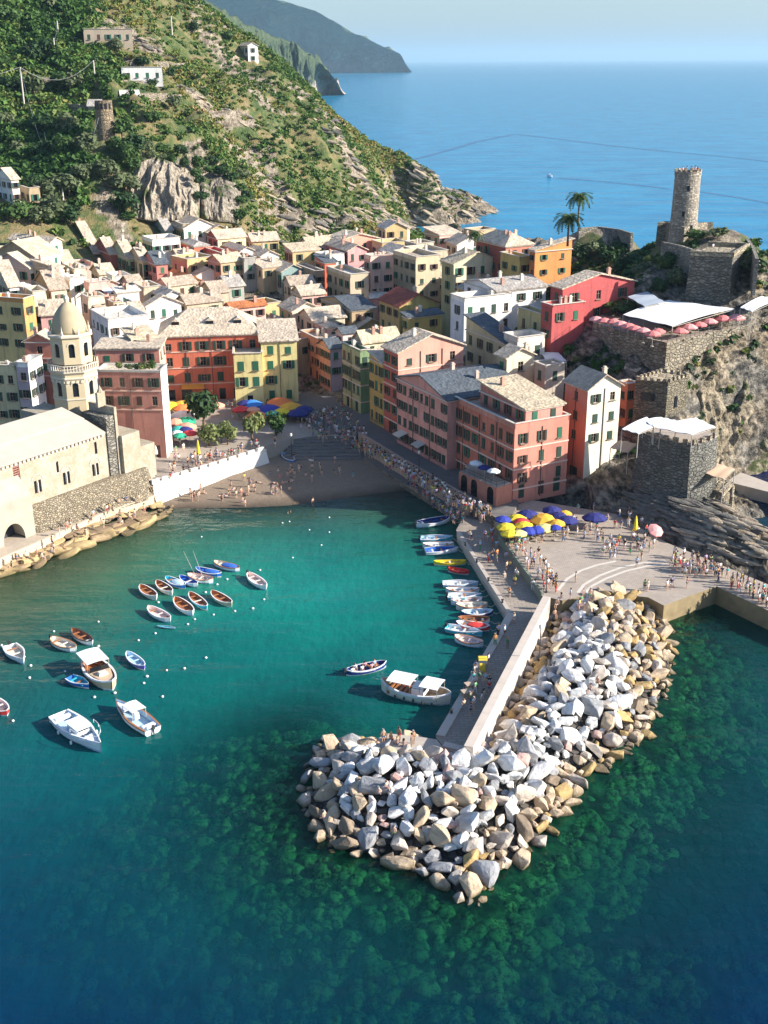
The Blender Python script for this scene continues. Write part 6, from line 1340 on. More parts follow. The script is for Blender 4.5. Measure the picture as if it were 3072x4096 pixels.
for i in idx:
    s = g.uniform(.6, 1.7)*(1+.8*left[i]); dk = vnoise(gx[i]*.05, gy[i]*.05, 91)*.5+g.random()*.5-left[i]*.25
    c = (.03, .075, .016) if dk < .2 else (.06, .125, .028) if dk < .44 else (.12, .17, .045) if dk < .68 else (.20, .19, .06) if dk < .86 else (.30, .22, .10)
    PP.append((gx[i], gy[i], gz[i]+s*.3)); SS.append(s); TT_.append(c)
scatter('hillside_scrub', PP, SS, TT_, 40, .28, SCRUB)
# garden brush on the castle headland
PP, SS, TT_ = [], [], []; N = 6500; gx = g.uniform(26, 78, N); gy = g.uniform(180, 262, N); gz = land(gx, gy)
solid = [[v.xy for v in F], [v.xy for v in TT], [v.xy for v in B], [v.xy for v in SH]]+[[p.xy for p in (q['a'], q['b'], q['c'], q['d'])] for q in HOUSES if q['b'].x > 0]
solid.append([ztop(ZC(*p), 33.2).xy for p in ((1180,345),(1430,365),(1540,300),(1500,235),(1300,200),(1230,260))])
bad = np.zeros(N, bool)
for S_ in solid: bad |= poly_inside(S_, gx, gy)
cl = fbm(gx*.12, gy*.12, 3, 61)
for i in range(N):
    x, y, z = gx[i], gy[i], gz[i]
    if bad[i] or z < 5 or (x-61.2)**2+(y-240)**2 < 50: continue
    pr_ = 1.0 if (y > 212 and x < 66) else .16 if y < 197 or x > 62 else .5
    if y < 186: pr_ = .05
    if g.random() > pr_*np.clip((cl[i]-.3)*4, .15, 1): continue
    s = g.uniform(.6, 1.7); dk = g.random(); c = (.025, .06, .02) if dk < .4 else (.05, .11, .025) if dk < .75 else (.12, .15, .04) if dk < .93 else (.2, .17, .05)
    PP.append((x, y, z+s*.3)); SS.append(s); TT_.append(c)
scatter('castle_garden_scrub', PP, SS, TT_, 34, .32, SCRUB)
# grassy fringe and bushes between the houses
PP, SS, TT_ = [], [], []
for _ in range(900):
    x, y = g.uniform(-60, 40), g.uniform(240, 345); z = ground(x, y)
    s = g.uniform(.5, 1.2); PP.append((x, y, z+.2)); SS.append(s); TT_.append((.05, .10, .03) if g.random() < .6 else (.12, .14, .05))
scatter('village_gardens', PP, SS, TT_, 26, .36, SCRUB)
BARK = plain('bark', (.16, .11, .07), .95, var=.3, scale=3)
LEAFS = {'dark': leafmat('dark_leaves', (.02, .05, .018), (.05, .10, .03)), 'mid': leafmat('green_leaves', (.035, .08, .02), (.09, .16, .04)), 'olive': leafmat('olive_leaves', (.07, .10, .045), (.17, .20, .09)), 'tam': leafmat('feathery_leaves', (.10, .14, .04), (.26, .28, .10))}
CRN = [crown_mesh(700+i, 620, size=.13, lumps=9, squash=.9) for i in range(5)]
TRK = []
for i in range(3):
    r_ = random.Random(i); mb = MB(); top = Vector((r_.uniform(-.08, .08), r_.uniform(-.08, .08), .55)); mb.tube((0, 0, -.1), top, .055, .035, 7)
    for k in range(5): a_ = k*1.26+r_.random(); q = top+Vector((math.cos(a_)*.3, math.sin(a_)*.3, .28+r_.random()*.15)); mb.tube(top-Vector((0, 0, .05*k)), q, .025, .01, 5)
    TRK.append(mb.mesh('trunk'))
def tree(p, hh, w, kind, label, group=None, name='tree', cat='tree', seed=0):
    root = empty(name, p, rnd.uniform(0, 6)); tag(root, label, cat, group)
    link('trunk', TRK[seed % 3], root, [BARK], None, None, (hh*.8, hh*.8, hh*.9)); link('crown', CRN[seed % 5], root, [LEAFS[kind]], (0, 0, hh*.60), None, (w/1.45, w/1.45, hh*.60)); return root
tree(at(*Z2(505,1200), 3.0), 7.2, 5.2, 'dark', 'big dark round tree on the square beside the umbrellas', seed=1)
tree(at(*Z2(560,1385), 3.0), 4.4, 3.6, 'tam', 'feathery yellow green tree on the square, left one of the pair by the sea wall', seed=2)
tree(at(*Z2(735,1372), 3.0), 4.4, 3.7, 'tam', 'feathery yellow green tree on the square, right one of the pair by the sea wall', seed=3)
tree(at(*Z2(975,1330), 3.0), 5.4, 3.6, 'tam', 'taller feathery yellow green tree standing alone near the sea wall', seed=4)
tree(at(*Z2(1200,1285), 3.0), 4.6, 3.2, 'mid', 'small dark green tree on a thin trunk beside the steps', seed=0)
kinds = ['dark', 'mid', 'olive']; adj = {'dark': 'dark green', 'mid': 'fresh green', 'olive': 'grey green'}; tr_ = random.Random(9); n_ = 0
spots = [(278,360),(292,345),(318,335),(352,338),(395,345),(430,372),(462,362),(520,395),(530,440),(275,430),(270,465),(20,60),(60,20),(95,60),(40,110),(10,150),(120,40),(150,20),(70,140),(115,130),(30,205),(75,215),(130,190),(160,200),(20,290),(60,300),(100,300),(150,300),(45,345),(95,350),(140,345),(190,340),(250,330),(265,300),(235,395),(180,395),(25,395),(70,420),(110,440),(150,430),(120,480),(155,490),(30,480),(90,490),(310,150),(330,190),(370,170),(420,70),(460,60),(490,90),(440,210),(480,180),(250,115),(300,250),(330,270),(375,235),(560,180),(600,160),(580,110),(620,200),(650,230),(700,260),(720,300)]
for (u, v) in spots:
    p = Dh(u, v); k = tr_.choice(kinds); hh = tr_.uniform(4.5, 8) if u < 300 else tr_.uniform(3.2, 5.2)
    wh = ('near the upper left corner' if v < 160 and u < 130 else 'beside the terraces at upper left' if u < 200 and v < 260 else 'around the old round tower' if u < 330 and v < 420 else 'just above the village roofs at left' if u < 330 else 'high on the open slope' if u < 520 else 'along the ridge above the sea')
    tree(p, hh, hh*tr_.uniform(.8, 1.1), k, '%s %s tree %s' % ('tall' if hh > 6.5 else 'low' if hh < 4.5 else 'bushy', adj[k], wh), 'trees on the hillside', seed=n_); n_ += 1
for i, (u, v) in enumerate([(455,330),(620,420),(700,350),(830,330),(900,300),(760,420),(1010,450),(1060,560),(950,620),(830,500),(700,480),(600,380),(860,190),(1190,260),(1330,250),(520,240),(440,290),(1500,470),(1530,420)]):
    q = hit(*ZC(u, v), 200, 262); q.z = ground(q.x, q.y)-.2
    tree(q, tr_.uniform(2.6, 4.2), tr_.uniform(2.8, 4.2), tr_.choice(['dark', 'mid', 'mid', 'olive']), '%s garden shrub %s' % (['dense', 'rounded', 'loose', 'sprawling'][i % 4], '%s') % ('under the palms' if u < 560 else 'left of the fort wall' if u < 900 and v > 300 else 'against the fort wall' if u < 1150 and v > 300 else 'beside the watchtower' if u < 1400 else 'right of the fort wall'), 'garden shrubs below the watchtower', 'shrub', 'shrub', seed=i)
tree(at(*Z4(1090,330), 15.5), 3.6, 4.4, 'tam', 'flowering yellow green bush above the white canopy by the garden slope', name='shrub', cat='shrub', seed=2)
tree(at(*Z4(1080,470), 13.0), 2.6, 3.0, 'mid', 'green bush between the small awning and the cream gable', name='shrub', cat='shrub', seed=3)
tree(at(*ZC(680,735), 23.5), 2.6, 5.5, 'mid', 'leafy creeper hedge between the magenta house and the restaurant parasols', name='hedge', cat='hedge', seed=4)
# palms
def frond_mesh():
    mb = MB(); pts = []
    for i in range(9): t_ = i/8; pts.append(Vector((t_*1.0, 0, .42*math.sin(t_*2.5)-.62*t_**2.3)))
    for i in range(8):
        a, b = pts[i], pts[i+1]; w = .02; mb.poly([a+Vector((0, -w, 0)), b+Vector((0, -w, 0)), b+Vector((0, w, 0)), a+Vector((0, w, 0))])
        for s in (-1, 1):
            for q in (0, .5):
                c = a.lerp(b, q); L = .30*math.sin(math.pi*(.12+.85*(i+q)/8)); mb.poly([c, c+(b-a)*.45, c+Vector((.16, s*L, -.12*L/.3-.05))])
    return mb.mesh('frond')
FR = frond_mesh(); PALMG = leafmat('palm_fronds', (.03, .07, .02), (.10, .15, .04))
def palm(base, hh, L, label, n=26):
    root = empty('palm_tree', base); tag(root, label, 'palm tree', 'palms on the castle ridge'); mb = MB()
    for k in range(6): z0_, z1_ = hh*k/6, hh*(k+1)/6; mb.tube((0, 0, z0_), (0, 0, z1_), .27-.015*k, .24-.015*k, 8)
    mb.lathe((0, 0, hh-.2), [(.2, 0), (.42, .3), (.3, .7), (.05, .9)], 8); mb.build('trunk', BARK, root)
    for k in range(n):
        e = .75-1.35*(k/n); link('frond', FR, root, [PALMG], (0, 0, hh+.35), (rnd.uniform(-.2, .2), -e, k*2.399), (L, L, L))
b1 = aty(2312, 905, 250); palm(b1, aty(2321, 806, 250).z-b1.z, 2.7, 'taller palm tree on the castle ridge against the blue sea')
b2 = aty(2270, 985, 246); palm(b2, aty(2267, 893, 246).z-b2.z, 3.0, 'lower broad palm tree just above the orange house')
b3 = aty(1900, 985, 268); palm(b3, 2.0, 2.0, 'small palm top beside the brick red ridge house')

for i, (u, v, y_) in enumerate([(276,402,350),(288,362,358),(306,348,362),(326,338,364),(348,341,366),(372,350,364),(398,360,362),(424,378,358),(430,392,355),(436,430,352),(452,369,371),(476,374,372),(500,388,372),(520,404,370),(524,438,364),(520,470,360),(280,440,345),(278,470,340),(360,352,366)]):
    p = atyD(u, v, y_); tree(p-Vector((0, 0, 1.2)), tr_.uniform(2.4, 4.2), tr_.uniform(2.6, 4.4), tr_.choice(['dark', 'mid', 'olive']), '%s shrub growing on the edge of the grey cliff' % ['bushy', 'hanging', 'rounded'][i % 3], 'shrubs round the grey cliff', 'shrub', 'shrub', seed=i)
# ---------------------------------------------------------------- boats
def hull_mesh(kind):
    """unit-length hull along +x (bow), beam 1, depth 1 scaled later; returns (hull, gunwale, floor)"""
    st = 11; hull, rim, flr = MB(), MB(), MB(); L = []; 
    for i in range(st):
        t_ = i/(st-1); x = t_-.5
        if kind == 'double': b = math.sin(math.pi*min(1, max(0, t_)))**.55*.5+.015; sh = .28*abs(2*t_-1)**2.2
        elif kind == 'transom': b = .5*(.78+.22*math.sin(math.pi*min(1, t_*1.4)))*(1-max(0, (t_-.42)/.58)**2.1)+.012; sh = .22*t_**2
        else: b = .5*math.sin(math.pi*(.04+.92*t_))**.8+.01; sh = .12*abs(2*t_-1)**2
        L.append((x, b, sh))
    rings = []
    for x, b, sh in L: rings.append([(x*.94, 0, -.35), (x*.96, b*.62, -.25), (x*.98, b*.93, .12), (x, b, .55+sh)])
    for s in (1, -1):
        for i in range(st-1):
            for k in range(3):
                q = [rings[i][k], rings[i+1][k], rings[i+1][k+1], rings[i][k+1]]; q = [(a[0], a[1]*s, a[2]) for a in q]; hull.poly(q if s < 0 else q[::-1], 0 if k == 2 else 1)
                qi = [(a[0]*.97, a[1]*.9, a[2]+.02) for a in q]; flr.poly(qi[::-1] if s < 0 else qi) if k == 2 else None
            a, b_ = rings[i][3], rings[i+1][3]; rim.poly([(a[0], a[1]*s, a[2]+.03), (b_[0], b_[1]*s, b_[2]+.03), (b_[0]*.975, b_[1]*s*.84, b_[2]+.03), (a[0]*.975, a[1]*s*.84, a[2]+.03)][::(1 if s > 0 else -1)])
            rim.poly([(a[0], a[1]*s*1.02, a[2]+.03), (b_[0], b_[1]*s*1.02, b_[2]+.03), (b_[0], b_[1]*s*1.02, b_[2]-.09), (a[0], a[1]*s*1.02, a[2]-.09)][::(1 if s < 0 else -1)])
    r = rings[0]; hull.poly([(r[k][0], r[k][1], r[k][2]) for k in range(4)]+[(r[k][0], -r[k][1], r[k][2]) for k in (3, 2, 1)])
    flr.poly([(x*.96, b*.86, .05) for x, b, sh in L]+[(x*.96, -b*.86, .05) for x, b, sh in reversed(L)])
    return hull.mesh('hull', True), rim.mesh('gunwale'), flr.mesh('floor')
HM = {k: hull_mesh(k) for k in ('double', 'transom', 'kayak')}
_bm = {}
def bpart(k, f):
    if k not in _bm: mb = MB(); f(mb); _bm[k] = mb.mesh(k.split('.')[0])
    return _bm[k]
def paintm(c): return plain('boat_paint', c, .35, var=.06, scale=2)
BC = {'white': (.80, .80, .80), 'cream': (.74, .68, .56), 'blue': (.03, .14, .50), 'navy': (.02, .04, .20), 'teal': (.05, .48, .60), 'wood': (.40, .16, .06), 'brown': (.30, .13, .06), 'tan': (.60, .44, .28), 'red': (.70, .05, .04), 'yellow': (.85, .62, .04), 'pinkw': (.78, .62, .56), 'dark': (.06, .06, .06), 'purple': (.16, .12, .50), 'ltblue': (.45, .62, .75)}
def boat(stern, bow, w, kind, hc, ic, label, name='boat', cat='boat', group=None, benches=3, motor=False, extra=None, z=.0, depth=None, cover=None, rimc=None):
    a, b = at(*stern, z+.35), at(*bow, z+.35); c = (a+b)/2; L = (b-a).length; ang = math.atan2(b.y-a.y, b.x-a.x); dpt = depth or .85*(w/1.8)**.5
    root = empty(name, (c.x, c.y, z+.12), ang); tag(root, label, cat, group)
    hu, ri, fl = HM[kind]; sc = (L, w, dpt)
    link('hull', hu, root, [paintm(BC[hc]), paintm(BC['white' if hc != 'white' else 'ltblue'])], None, None, sc); link('gunwale', ri, root, [paintm(BC[rimc or ('wood' if hc in ('white', 'wood', 'cream') and rnd.random() < .4 else 'white')])], None, None, sc); link('floor', fl, root, [paintm(BC[ic])], None, None, sc)
    for i in range(benches):
        x = L*(-.28+.56*i/max(1, benches-1)); ww = w*(.74 if abs(x) < .2*L else .58); link('bench', bpart('bench', lambda mb: mb.box((0, 0, 0), (.26, 1, .05))), root, [paintm(BC[rnd.choice(['wood', 'cream', ic])])], (x, 0, dpt*.36), None, (1, ww, 1))
    if cover: 
        def f(mb):
            N = 8
            for i in range(N):
                for s in (0, 1): pass
            mb.lathe((0, 0, 0), [(.5, 0), (.42, .18), (.2, .3), (.02, .34)], 10)
        link('cover', bpart('cover', f), root, [plain('boat_cover', BC[cover], .8)], (L*.12, 0, dpt*.5), None, (L*.62, w*.86, .9))
    if motor:
        def f(mb): mb.box((0, 0, .1), (.32, .30, .45), top=.8); mb.box((-.05, 0, -.7), (.14, .1, .85)); mb.box((.2, 0, .35), (.3, .05, .05))
        link('outboard_motor', bpart('outboard_motor', f), root, [plain('motor_black', (.03, .03, .035), .4)], (-L*.5-.05, 0, dpt*.45))
    if extra: extra(root, L, w, dpt)
    return root
def Z7(x, y): return (x/1.508, 2200+y/1.508)
def canopy_part(root, x0, x1, w, z, mat, name='canopy'):
    mb = MB(); n = 5
    for i in range(n): 
        y0_, y1_ = -w/2+w*i/n, -w/2+w*(i+1)/n; za, zb_ = .12*math.cos(y0_/w*math.pi), .12*math.cos(y1_/w*math.pi)
        mb.poly([(x0, y0_, za), (x1, y0_, za), (x1, y1_, zb_), (x0, y1_, zb_)]); mb.poly([(x0, y0_, za-.05), (x0, y1_, zb_-.05), (x1, y1_, zb_-.05), (x1, y0_, za-.05)])
    mb.build(name, mat, root, loc=(0, 0, z))
    for sx in (x0+.1, x1-.1):
        for sy in (-w/2+.06, w/2-.06): mb = MB(); mb.tube((0, 0, .5), (0, 0, z), .035, n=4); mb.build('canopy_post', FRAME, root, loc=(sx, sy, 0))
def ex_mast(root, L, w, d):
    for s in (.12, -.15): mb = MB(); mb.tube((0, 0, .2), (-1.6, .6*s*4, 4.2), .05, .02, 5); mb.build('mast', FRAME, root, loc=(L*s, 0, 0))
def ex_cabin(root, L, w, d):
    WH = paintm(BC['white']); mb = MB(); mb.box((0, 0, 0), (L*.26, w*.5, .75), top=.86); mb.build('cabin', WH, root, loc=(-.02*L, 0, d*.4)); mb = MB(); mb.box((0, 0, 0), (L*.24, w*.44, .28)); mb.build('cabin_window', DARKW, root, loc=(-.02*L, 0, d*.4+.38))
    mb = MB(); mb.box((0, 0, 0), (L*.30, w*.58, .06)); mb.build('cabin_roof', WH, root, loc=(-.02*L, 0, d*.4+.76))
    mb = MB(); mb.prism([(.20*L, -w*.38), (.42*L, -w*.14), (.45*L, 0), (.42*L, w*.14), (.20*L, w*.38)], 0, .10); mb.build('foredeck', WH, root, loc=(0, 0, d*.52))
    mb = MB(); P = [Vector((L*(.08+.38*i/6), (w*.47)*(1-(i/6)**2.6), d*.95+.35)) for i in range(7)]; P2 = [Vector((p.x, -p.y, p.z)) for p in P]
    for Q in (P, P2):
        for a, b in zip(Q, Q[1:]): mb.tube(a, b, .03, n=4)
        for a in Q[::2]: mb.tube(a, a-Vector((0, 0, .42)), .025, n=4)
    mb.build('bow_rail', plain('chrome', (.7, .7, .7), .25), root)
    mb = MB(); mb.box((0, 0, 0), (.5, w*.6, .35)); mb.build('stern_seat', plain('seat_cushion', (.62, .66, .70), .7), root, loc=(-.4*L, 0, d*.3))
    for s in (-1, 1):
        for q in (.1, -.2): mb = MB(); mb.lathe((0, 0, 0), [(.02, 0), (.12, .08), (.12, .4), (.02, .5)], 7); mb.build('fender', WH, root, loc=(q*L, s*w*.52, -.05))
def ex_console(root, L, w, d):
    WH = paintm(BC['white']); mb = MB(); mb.box((0, 0, 0), (.7, .6, .8), top=.8); mb.build('console', WH, root, loc=(-.05*L, 0, d*.3)); mb = MB(); mb.box((0, 0, 0), (.06, .6, .3)); mb.build('windscreen', DARKW, root, loc=(.0*L+.1, 0, d*.3+.8))
    canopy_part(root, -.16*L, .12*L, w*.72, 1.75, CANV); mb = MB(); mb.prism([(.16*L, -w*.36), (.40*L, -w*.15), (.44*L, 0), (.40*L, w*.15), (.16*L, w*.36)], 0, .12); mb.build('foredeck', plain('grey_cushion', (.62, .64, .70), .8), root, loc=(0, 0, d*.5)); mb = MB(); mb.box((0, 0, 0), (.5, w*.6, .35)); mb.build('stern_seat', WH, root, loc=(-.38*L, 0, d*.3))
def ex_cruise(root, L, w, d):
    canopy_part(root, -.42*L, .02*L, w*.86, 2.0, CANV); mb = MB(); mb.prism([(.04*L, -w*.42), (.38*L, -w*.2), (.45*L, 0), (.38*L, w*.2), (.04*L, w*.42)], 0, .12); mb.build('foredeck', paintm(BC['tan']), root, loc=(0, 0, d*.52))
    mb = MB(); mb.box((0, 0, 0), (.8, w*.35, .35), top=.8); mb.build('hatch', paintm(BC['cream']), root, loc=(.16*L, 0, d*.52+.12)); mb = MB(); mb.box((0, 0, 0), (.08, w*.7, .6)); mb.build('windscreen', DARKW, root, loc=(.03*L, 0, d*.6))
    mb = MB()
    for s in (-1, 1): mb.box((-.2*L, s*w*.32, 0), (.36*L, .35, .38))
    mb.build('side_bench', paintm(BC['wood']), root, loc=(0, 0, d*.15))
def ex_tour(root, L, w, d):
    canopy_part(root, -.36*L, -.10*L, w*.8, 2.1, CANV, 'canopy'); canopy_part(root, .02*L, .36*L, w*.8, 2.0, CANV, 'canopy')
    mb = MB(); mb.box((0, 0, 0), (.18*L, w*.5, 1.0), top=.9); mb.build('cabin', paintm(BC['white']), root, loc=(-.06*L, 0, d*.35)); mb = MB(); mb.box((0, 0, 0), (.182*L, w*.46, .35)); mb.build('cabin_window', DARKW, root, loc=(-.06*L, 0, d*.35+.5))
    for i in range(5): mb = MB(); mb.box((0, 0, 0), (.35, w*.7, .4)); mb.build('bench', paintm(BC['wood']), root, loc=(L*(.06+.07*i), 0, d*.15))
    for s in (-1, 1):
        for i in range(5): mb = MB(); mb.lathe((0, 0, 0), [(.02, 0), (.13, .08), (.13, .4), (.02, .5)], 7); mb.build('fender', paintm(BC['dark']), root, loc=(L*(-.3+.13*i), s*w*.5, .1))
MG = 'small boats moored in the left of the harbour'
mo = lambda a, b, *r, **k: boat(Z7(*a), Z7(*b), *r, group=MG, **k)
mo((1290,78),(1448,120), 1.7,'double','white','cream','white rowboat with blue inside, farthest and topmost of the moored cluster', cover='blue')
mo((1495,148),(1605,232), 1.8,'double','white','pinkw','white rowboat moored alone at the right of the cluster', motor=True)
mo((1180,118),(1338,152), 1.6,'double','blue','blue','blue covered rowboat behind the boat with two masts', cover='blue')
mo((1130,158),(1288,188), 1.9,'double','white','pinkw','white boat with two leaning pale masts', extra=ex_mast)
mo((1085,165),(1192,215), 1.5,'double','white','blue','small white and blue rowboat between the blue boats')
mo((1000,172),(1118,224), 1.6,'double','blue','teal','bright blue rowboat left of the small white and blue one', cover='ltblue')
mo((945,195),(1037,264), 1.6,'double','cream','brown','cream rowboat with a brown inside beside the brown one')
mo((846,222),(942,292), 1.7,'double','cream','wood','orange brown rowboat at the left end of the upper row')
mo((1055,298),(1162,388), 1.9,'double','white','wood','brown decked rowboat in the middle row, left of the blue and orange one')
mo((1143,265),(1247,354), 1.6,'double','teal','wood','rowboat with blue stern and orange inside in the middle row')
mo((1276,258),(1397,334), 1.7,'double','tan','wood','varnished orange brown rowboat at the right of the middle row')
mo((893,352),(1027,428), 1.8,'double','white','pinkw','white rowboat with wooden benches at the front of the cluster')
mo((948,452),(1060,464), .5,'kayak','teal','teal','thin teal board floating below the white rowboat', name='paddle_board', cat='board', benches=0, depth=.25)
mo((435,487),(556,566), 1.7,'double','white','brown','dark trimmed rowboat with brown benches left of the centre', rimc='dark')
mo((308,540),(458,604), 1.9,'double','white','cream','white rowboat with pale benches and a small motor', motor=True)
mo((58,582),(142,678), 2.2,'transom','white','cream','short round white boat near the left edge', motor=True)
mo((765,625),(870,714), 1.5,'double','purple','ltblue','small blue and violet rowboat on its own')
mo((520,668),(678,838), 3.2,'double','tan','wood','tan wooden cruiser with a white canopy over its stern', benches=0, extra=ex_cruise, depth=1.5)
mo((418,772),(538,824), 1.6,'transom','blue','teal','bright blue dinghy lashed beside the canopied cruiser')
mo((925,1098),(700,930), 2.5,'transom','white','ltblue','white motorboat with a small white canopy and black outboard', benches=0, motor=True, extra=ex_console, depth=1.2)
mo((355,1010),(612,1210), 3.0,'transom','white','ltblue','large white motorboat with a cabin and bow rail, nearest of all', benches=0, extra=ex_cabin, depth=1.5)
mo((-62,900),(42,990), 1.9,'double','red','pinkw','red rowboat cut off by the left edge of the view')
RG = 'boats moored side by side along the pier'
rb = lambda a, b, w, *r, **k: boat(Z8(*a), Z8(*b), w*1.25, *r, group=RG, **k)
rb((150,242),(475,182), 1.9,'double','white','navy','white boat with dark blue seats alone near the quay corner', motor=True)
rb((190,372),(500,362), 1.5,'transom','teal','ltblue','teal and white dinghy, farthest of the upper group by the pier', motor=True)
rb((212,436),(512,428), 1.5,'double','white','white','white skiff in the middle of the upper group by the pier')
rb((240,492),(548,470), 1.7,'transom','white','blue','white and blue boat, nearest of the upper group by the pier')
rb((318,598),(628,590), 1.1,'double','yellow','yellow','bright yellow rowboat by the pier', rimc='yellow')
rb((455,655),(655,688), 1.0,'double','red','red','small bright red boat beside the yellow one', rimc='red')
rb((402,800),(742,796), 1.4,'transom','ltblue','white','pale blue boat, farthest of the middle group by the pier')
rb((430,860),(752,858), 1.3,'double','white','white','white boat second in the middle group by the pier')
rb((448,918),(772,910), 1.4,'transom','teal','white','boat with a turquoise stern in the middle group by the pier', motor=True)
rb((480,970),(780,950), 1.4,'double','white','pinkw','white boat with pinkish inside in the middle group by the pier')
rb((528,1014),(832,1004), 1.6,'double','cream','cream','cream boat with an upright bow in the middle group by the pier')
rb((580,1080),(882,1068), 1.4,'double','navy','ltblue','navy boat with a pale blue cushion, nearest of the middle group')
rb((550,1138),(852,1146), 1.5,'double','white','brown','white boat with brown benches, farthest of the lower group')
rb((530,1178),(852,1218), 1.5,'double','red','white','red and white boat in the lower group by the pier', cover='red')
rb((440,1212),(782,1272), 1.5,'transom','teal','white','turquoise sterned boat in the lower group by the pier', motor=True)
rb((515,1308),(792,1376), 1.6,'double','white','pinkw','white boat with pinkish inside, nearest of all boats by the pier')
ZQ = lambda x, y: (1200+x/1.508, 2500+y/1.508)
TB = boat(ZQ(275,292), ZQ(522,236), 1.9,'double','navy','navy','narrow dark blue tender full of passengers in mid harbour', motor=True, benches=4)
TOUR = boat(ZQ(912,462), ZQ(488,372), 3.3,'double','cream','tan','wooden tour boat with two white canopies beside the pier', benches=0, extra=ex_tour, depth=1.7)
boat(Z2(1365,1540), Z2(1258,1462), 1.7,'double','blue','ltblue','blue and white rowboat pulled up on the shaded slipway', z=.75)
boat(Z2(1548,1530), Z2(1425,1440), 1.6,'double','white','cream','white rowboat pulled up on the shaded slipway beside the blue one', z=.75)
boat(Z3(385,1402), Z3(512,1440), .9,'double','white','white','slim white skiff lying by the quay steps', z=.6)
boat((2210,706),(2188,706), 2.6,'transom','white','navy','small white motorboat far out on the open sea', name='motorboat', extra=ex_console, depth=1.6)
# buoys
bym = {}
def buoy(px, r_, col, i, where):
    p = at(*px, .0); root = empty('buoy', p); tag(root, '%s mooring buoy floating %s' % (col, where), 'buoy', 'mooring buoys in the harbour')
    if 'b' not in bym: mb = MB(); mb.lathe((0, 0, -.5), [(.1, .02), (.7, .25), (1, .75), (1, 1.1), (.7, 1.45), (.25, 1.6)], 9); bym['b'] = mb.mesh('float', True); mb = MB(); mb.lathe((0, 0, 1.0), [(.2, 0), (.25, .25), (.1, .4)], 6); bym['k'] = mb.mesh('knob')
    link('float', bym['b'], root, [paintm(BC[{'white': 'white', 'pale pink': 'pinkw', 'yellow': 'yellow'}[col]])], None, None, (r_, r_, r_)); link('knob', bym['k'], root, [FRAME], None, None, (r_, r_, r_))
BYS = [(1568,123),(1370,178),(1310,210),(1240,257),(1592,300),(1525,355),(1417,370),(1288,392),(1175,420),(1133,450),(955,318),(937,505),(835,547),(593,435),(325,493),(595,583),(493,640),(185,700),(178,773),(393,735),(570,890),(693,865),(887,765),(868,805),(1005,728),(1112,717),(1242,652),(980,887),(307,1038),(78,1033),(10,578)]
for i, p in enumerate(BYS):
    wh = 'in the open water right of the rowboat cluster' if p[0] > 1500 else 'just in front of the rowboat cluster' if p[1] > 340 and p[0] > 1100 and p[1] < 470 else 'among the rowboat cluster' if p[0] > 1100 and p[1] < 340 else 'between the violet rowboat and mid harbour' if p[0] > 860 and p[1] > 600 else 'left of the rowboat cluster' if p[0] > 800 else 'near the canopied cruiser' if p[1] > 560 and p[0] > 300 else 'near the left edge' if p[0] < 200 else 'between the white rowboat and the church rocks'
    buoy(Z7(*p), .15+.04*rnd.random(), 'pale pink' if i in (12, 13, 24, 25) else 'white', i, wh)
for i, (u, v) in enumerate([(435,1160),(668,1145),(711,1118),(711,1150),(694,1178),(632,1205),(610,1130),(625,1127)]): buoy(D(u, v), .14, 'white', i, ['near the beach at left','by the shadow edge off the beach','in the shadowed water near the quay','below the shadow edge near the quay','between the beach and the rowboats','just behind the rowboat cluster','by the swimmers near the beach','right of the swimmers near the beach'][i])
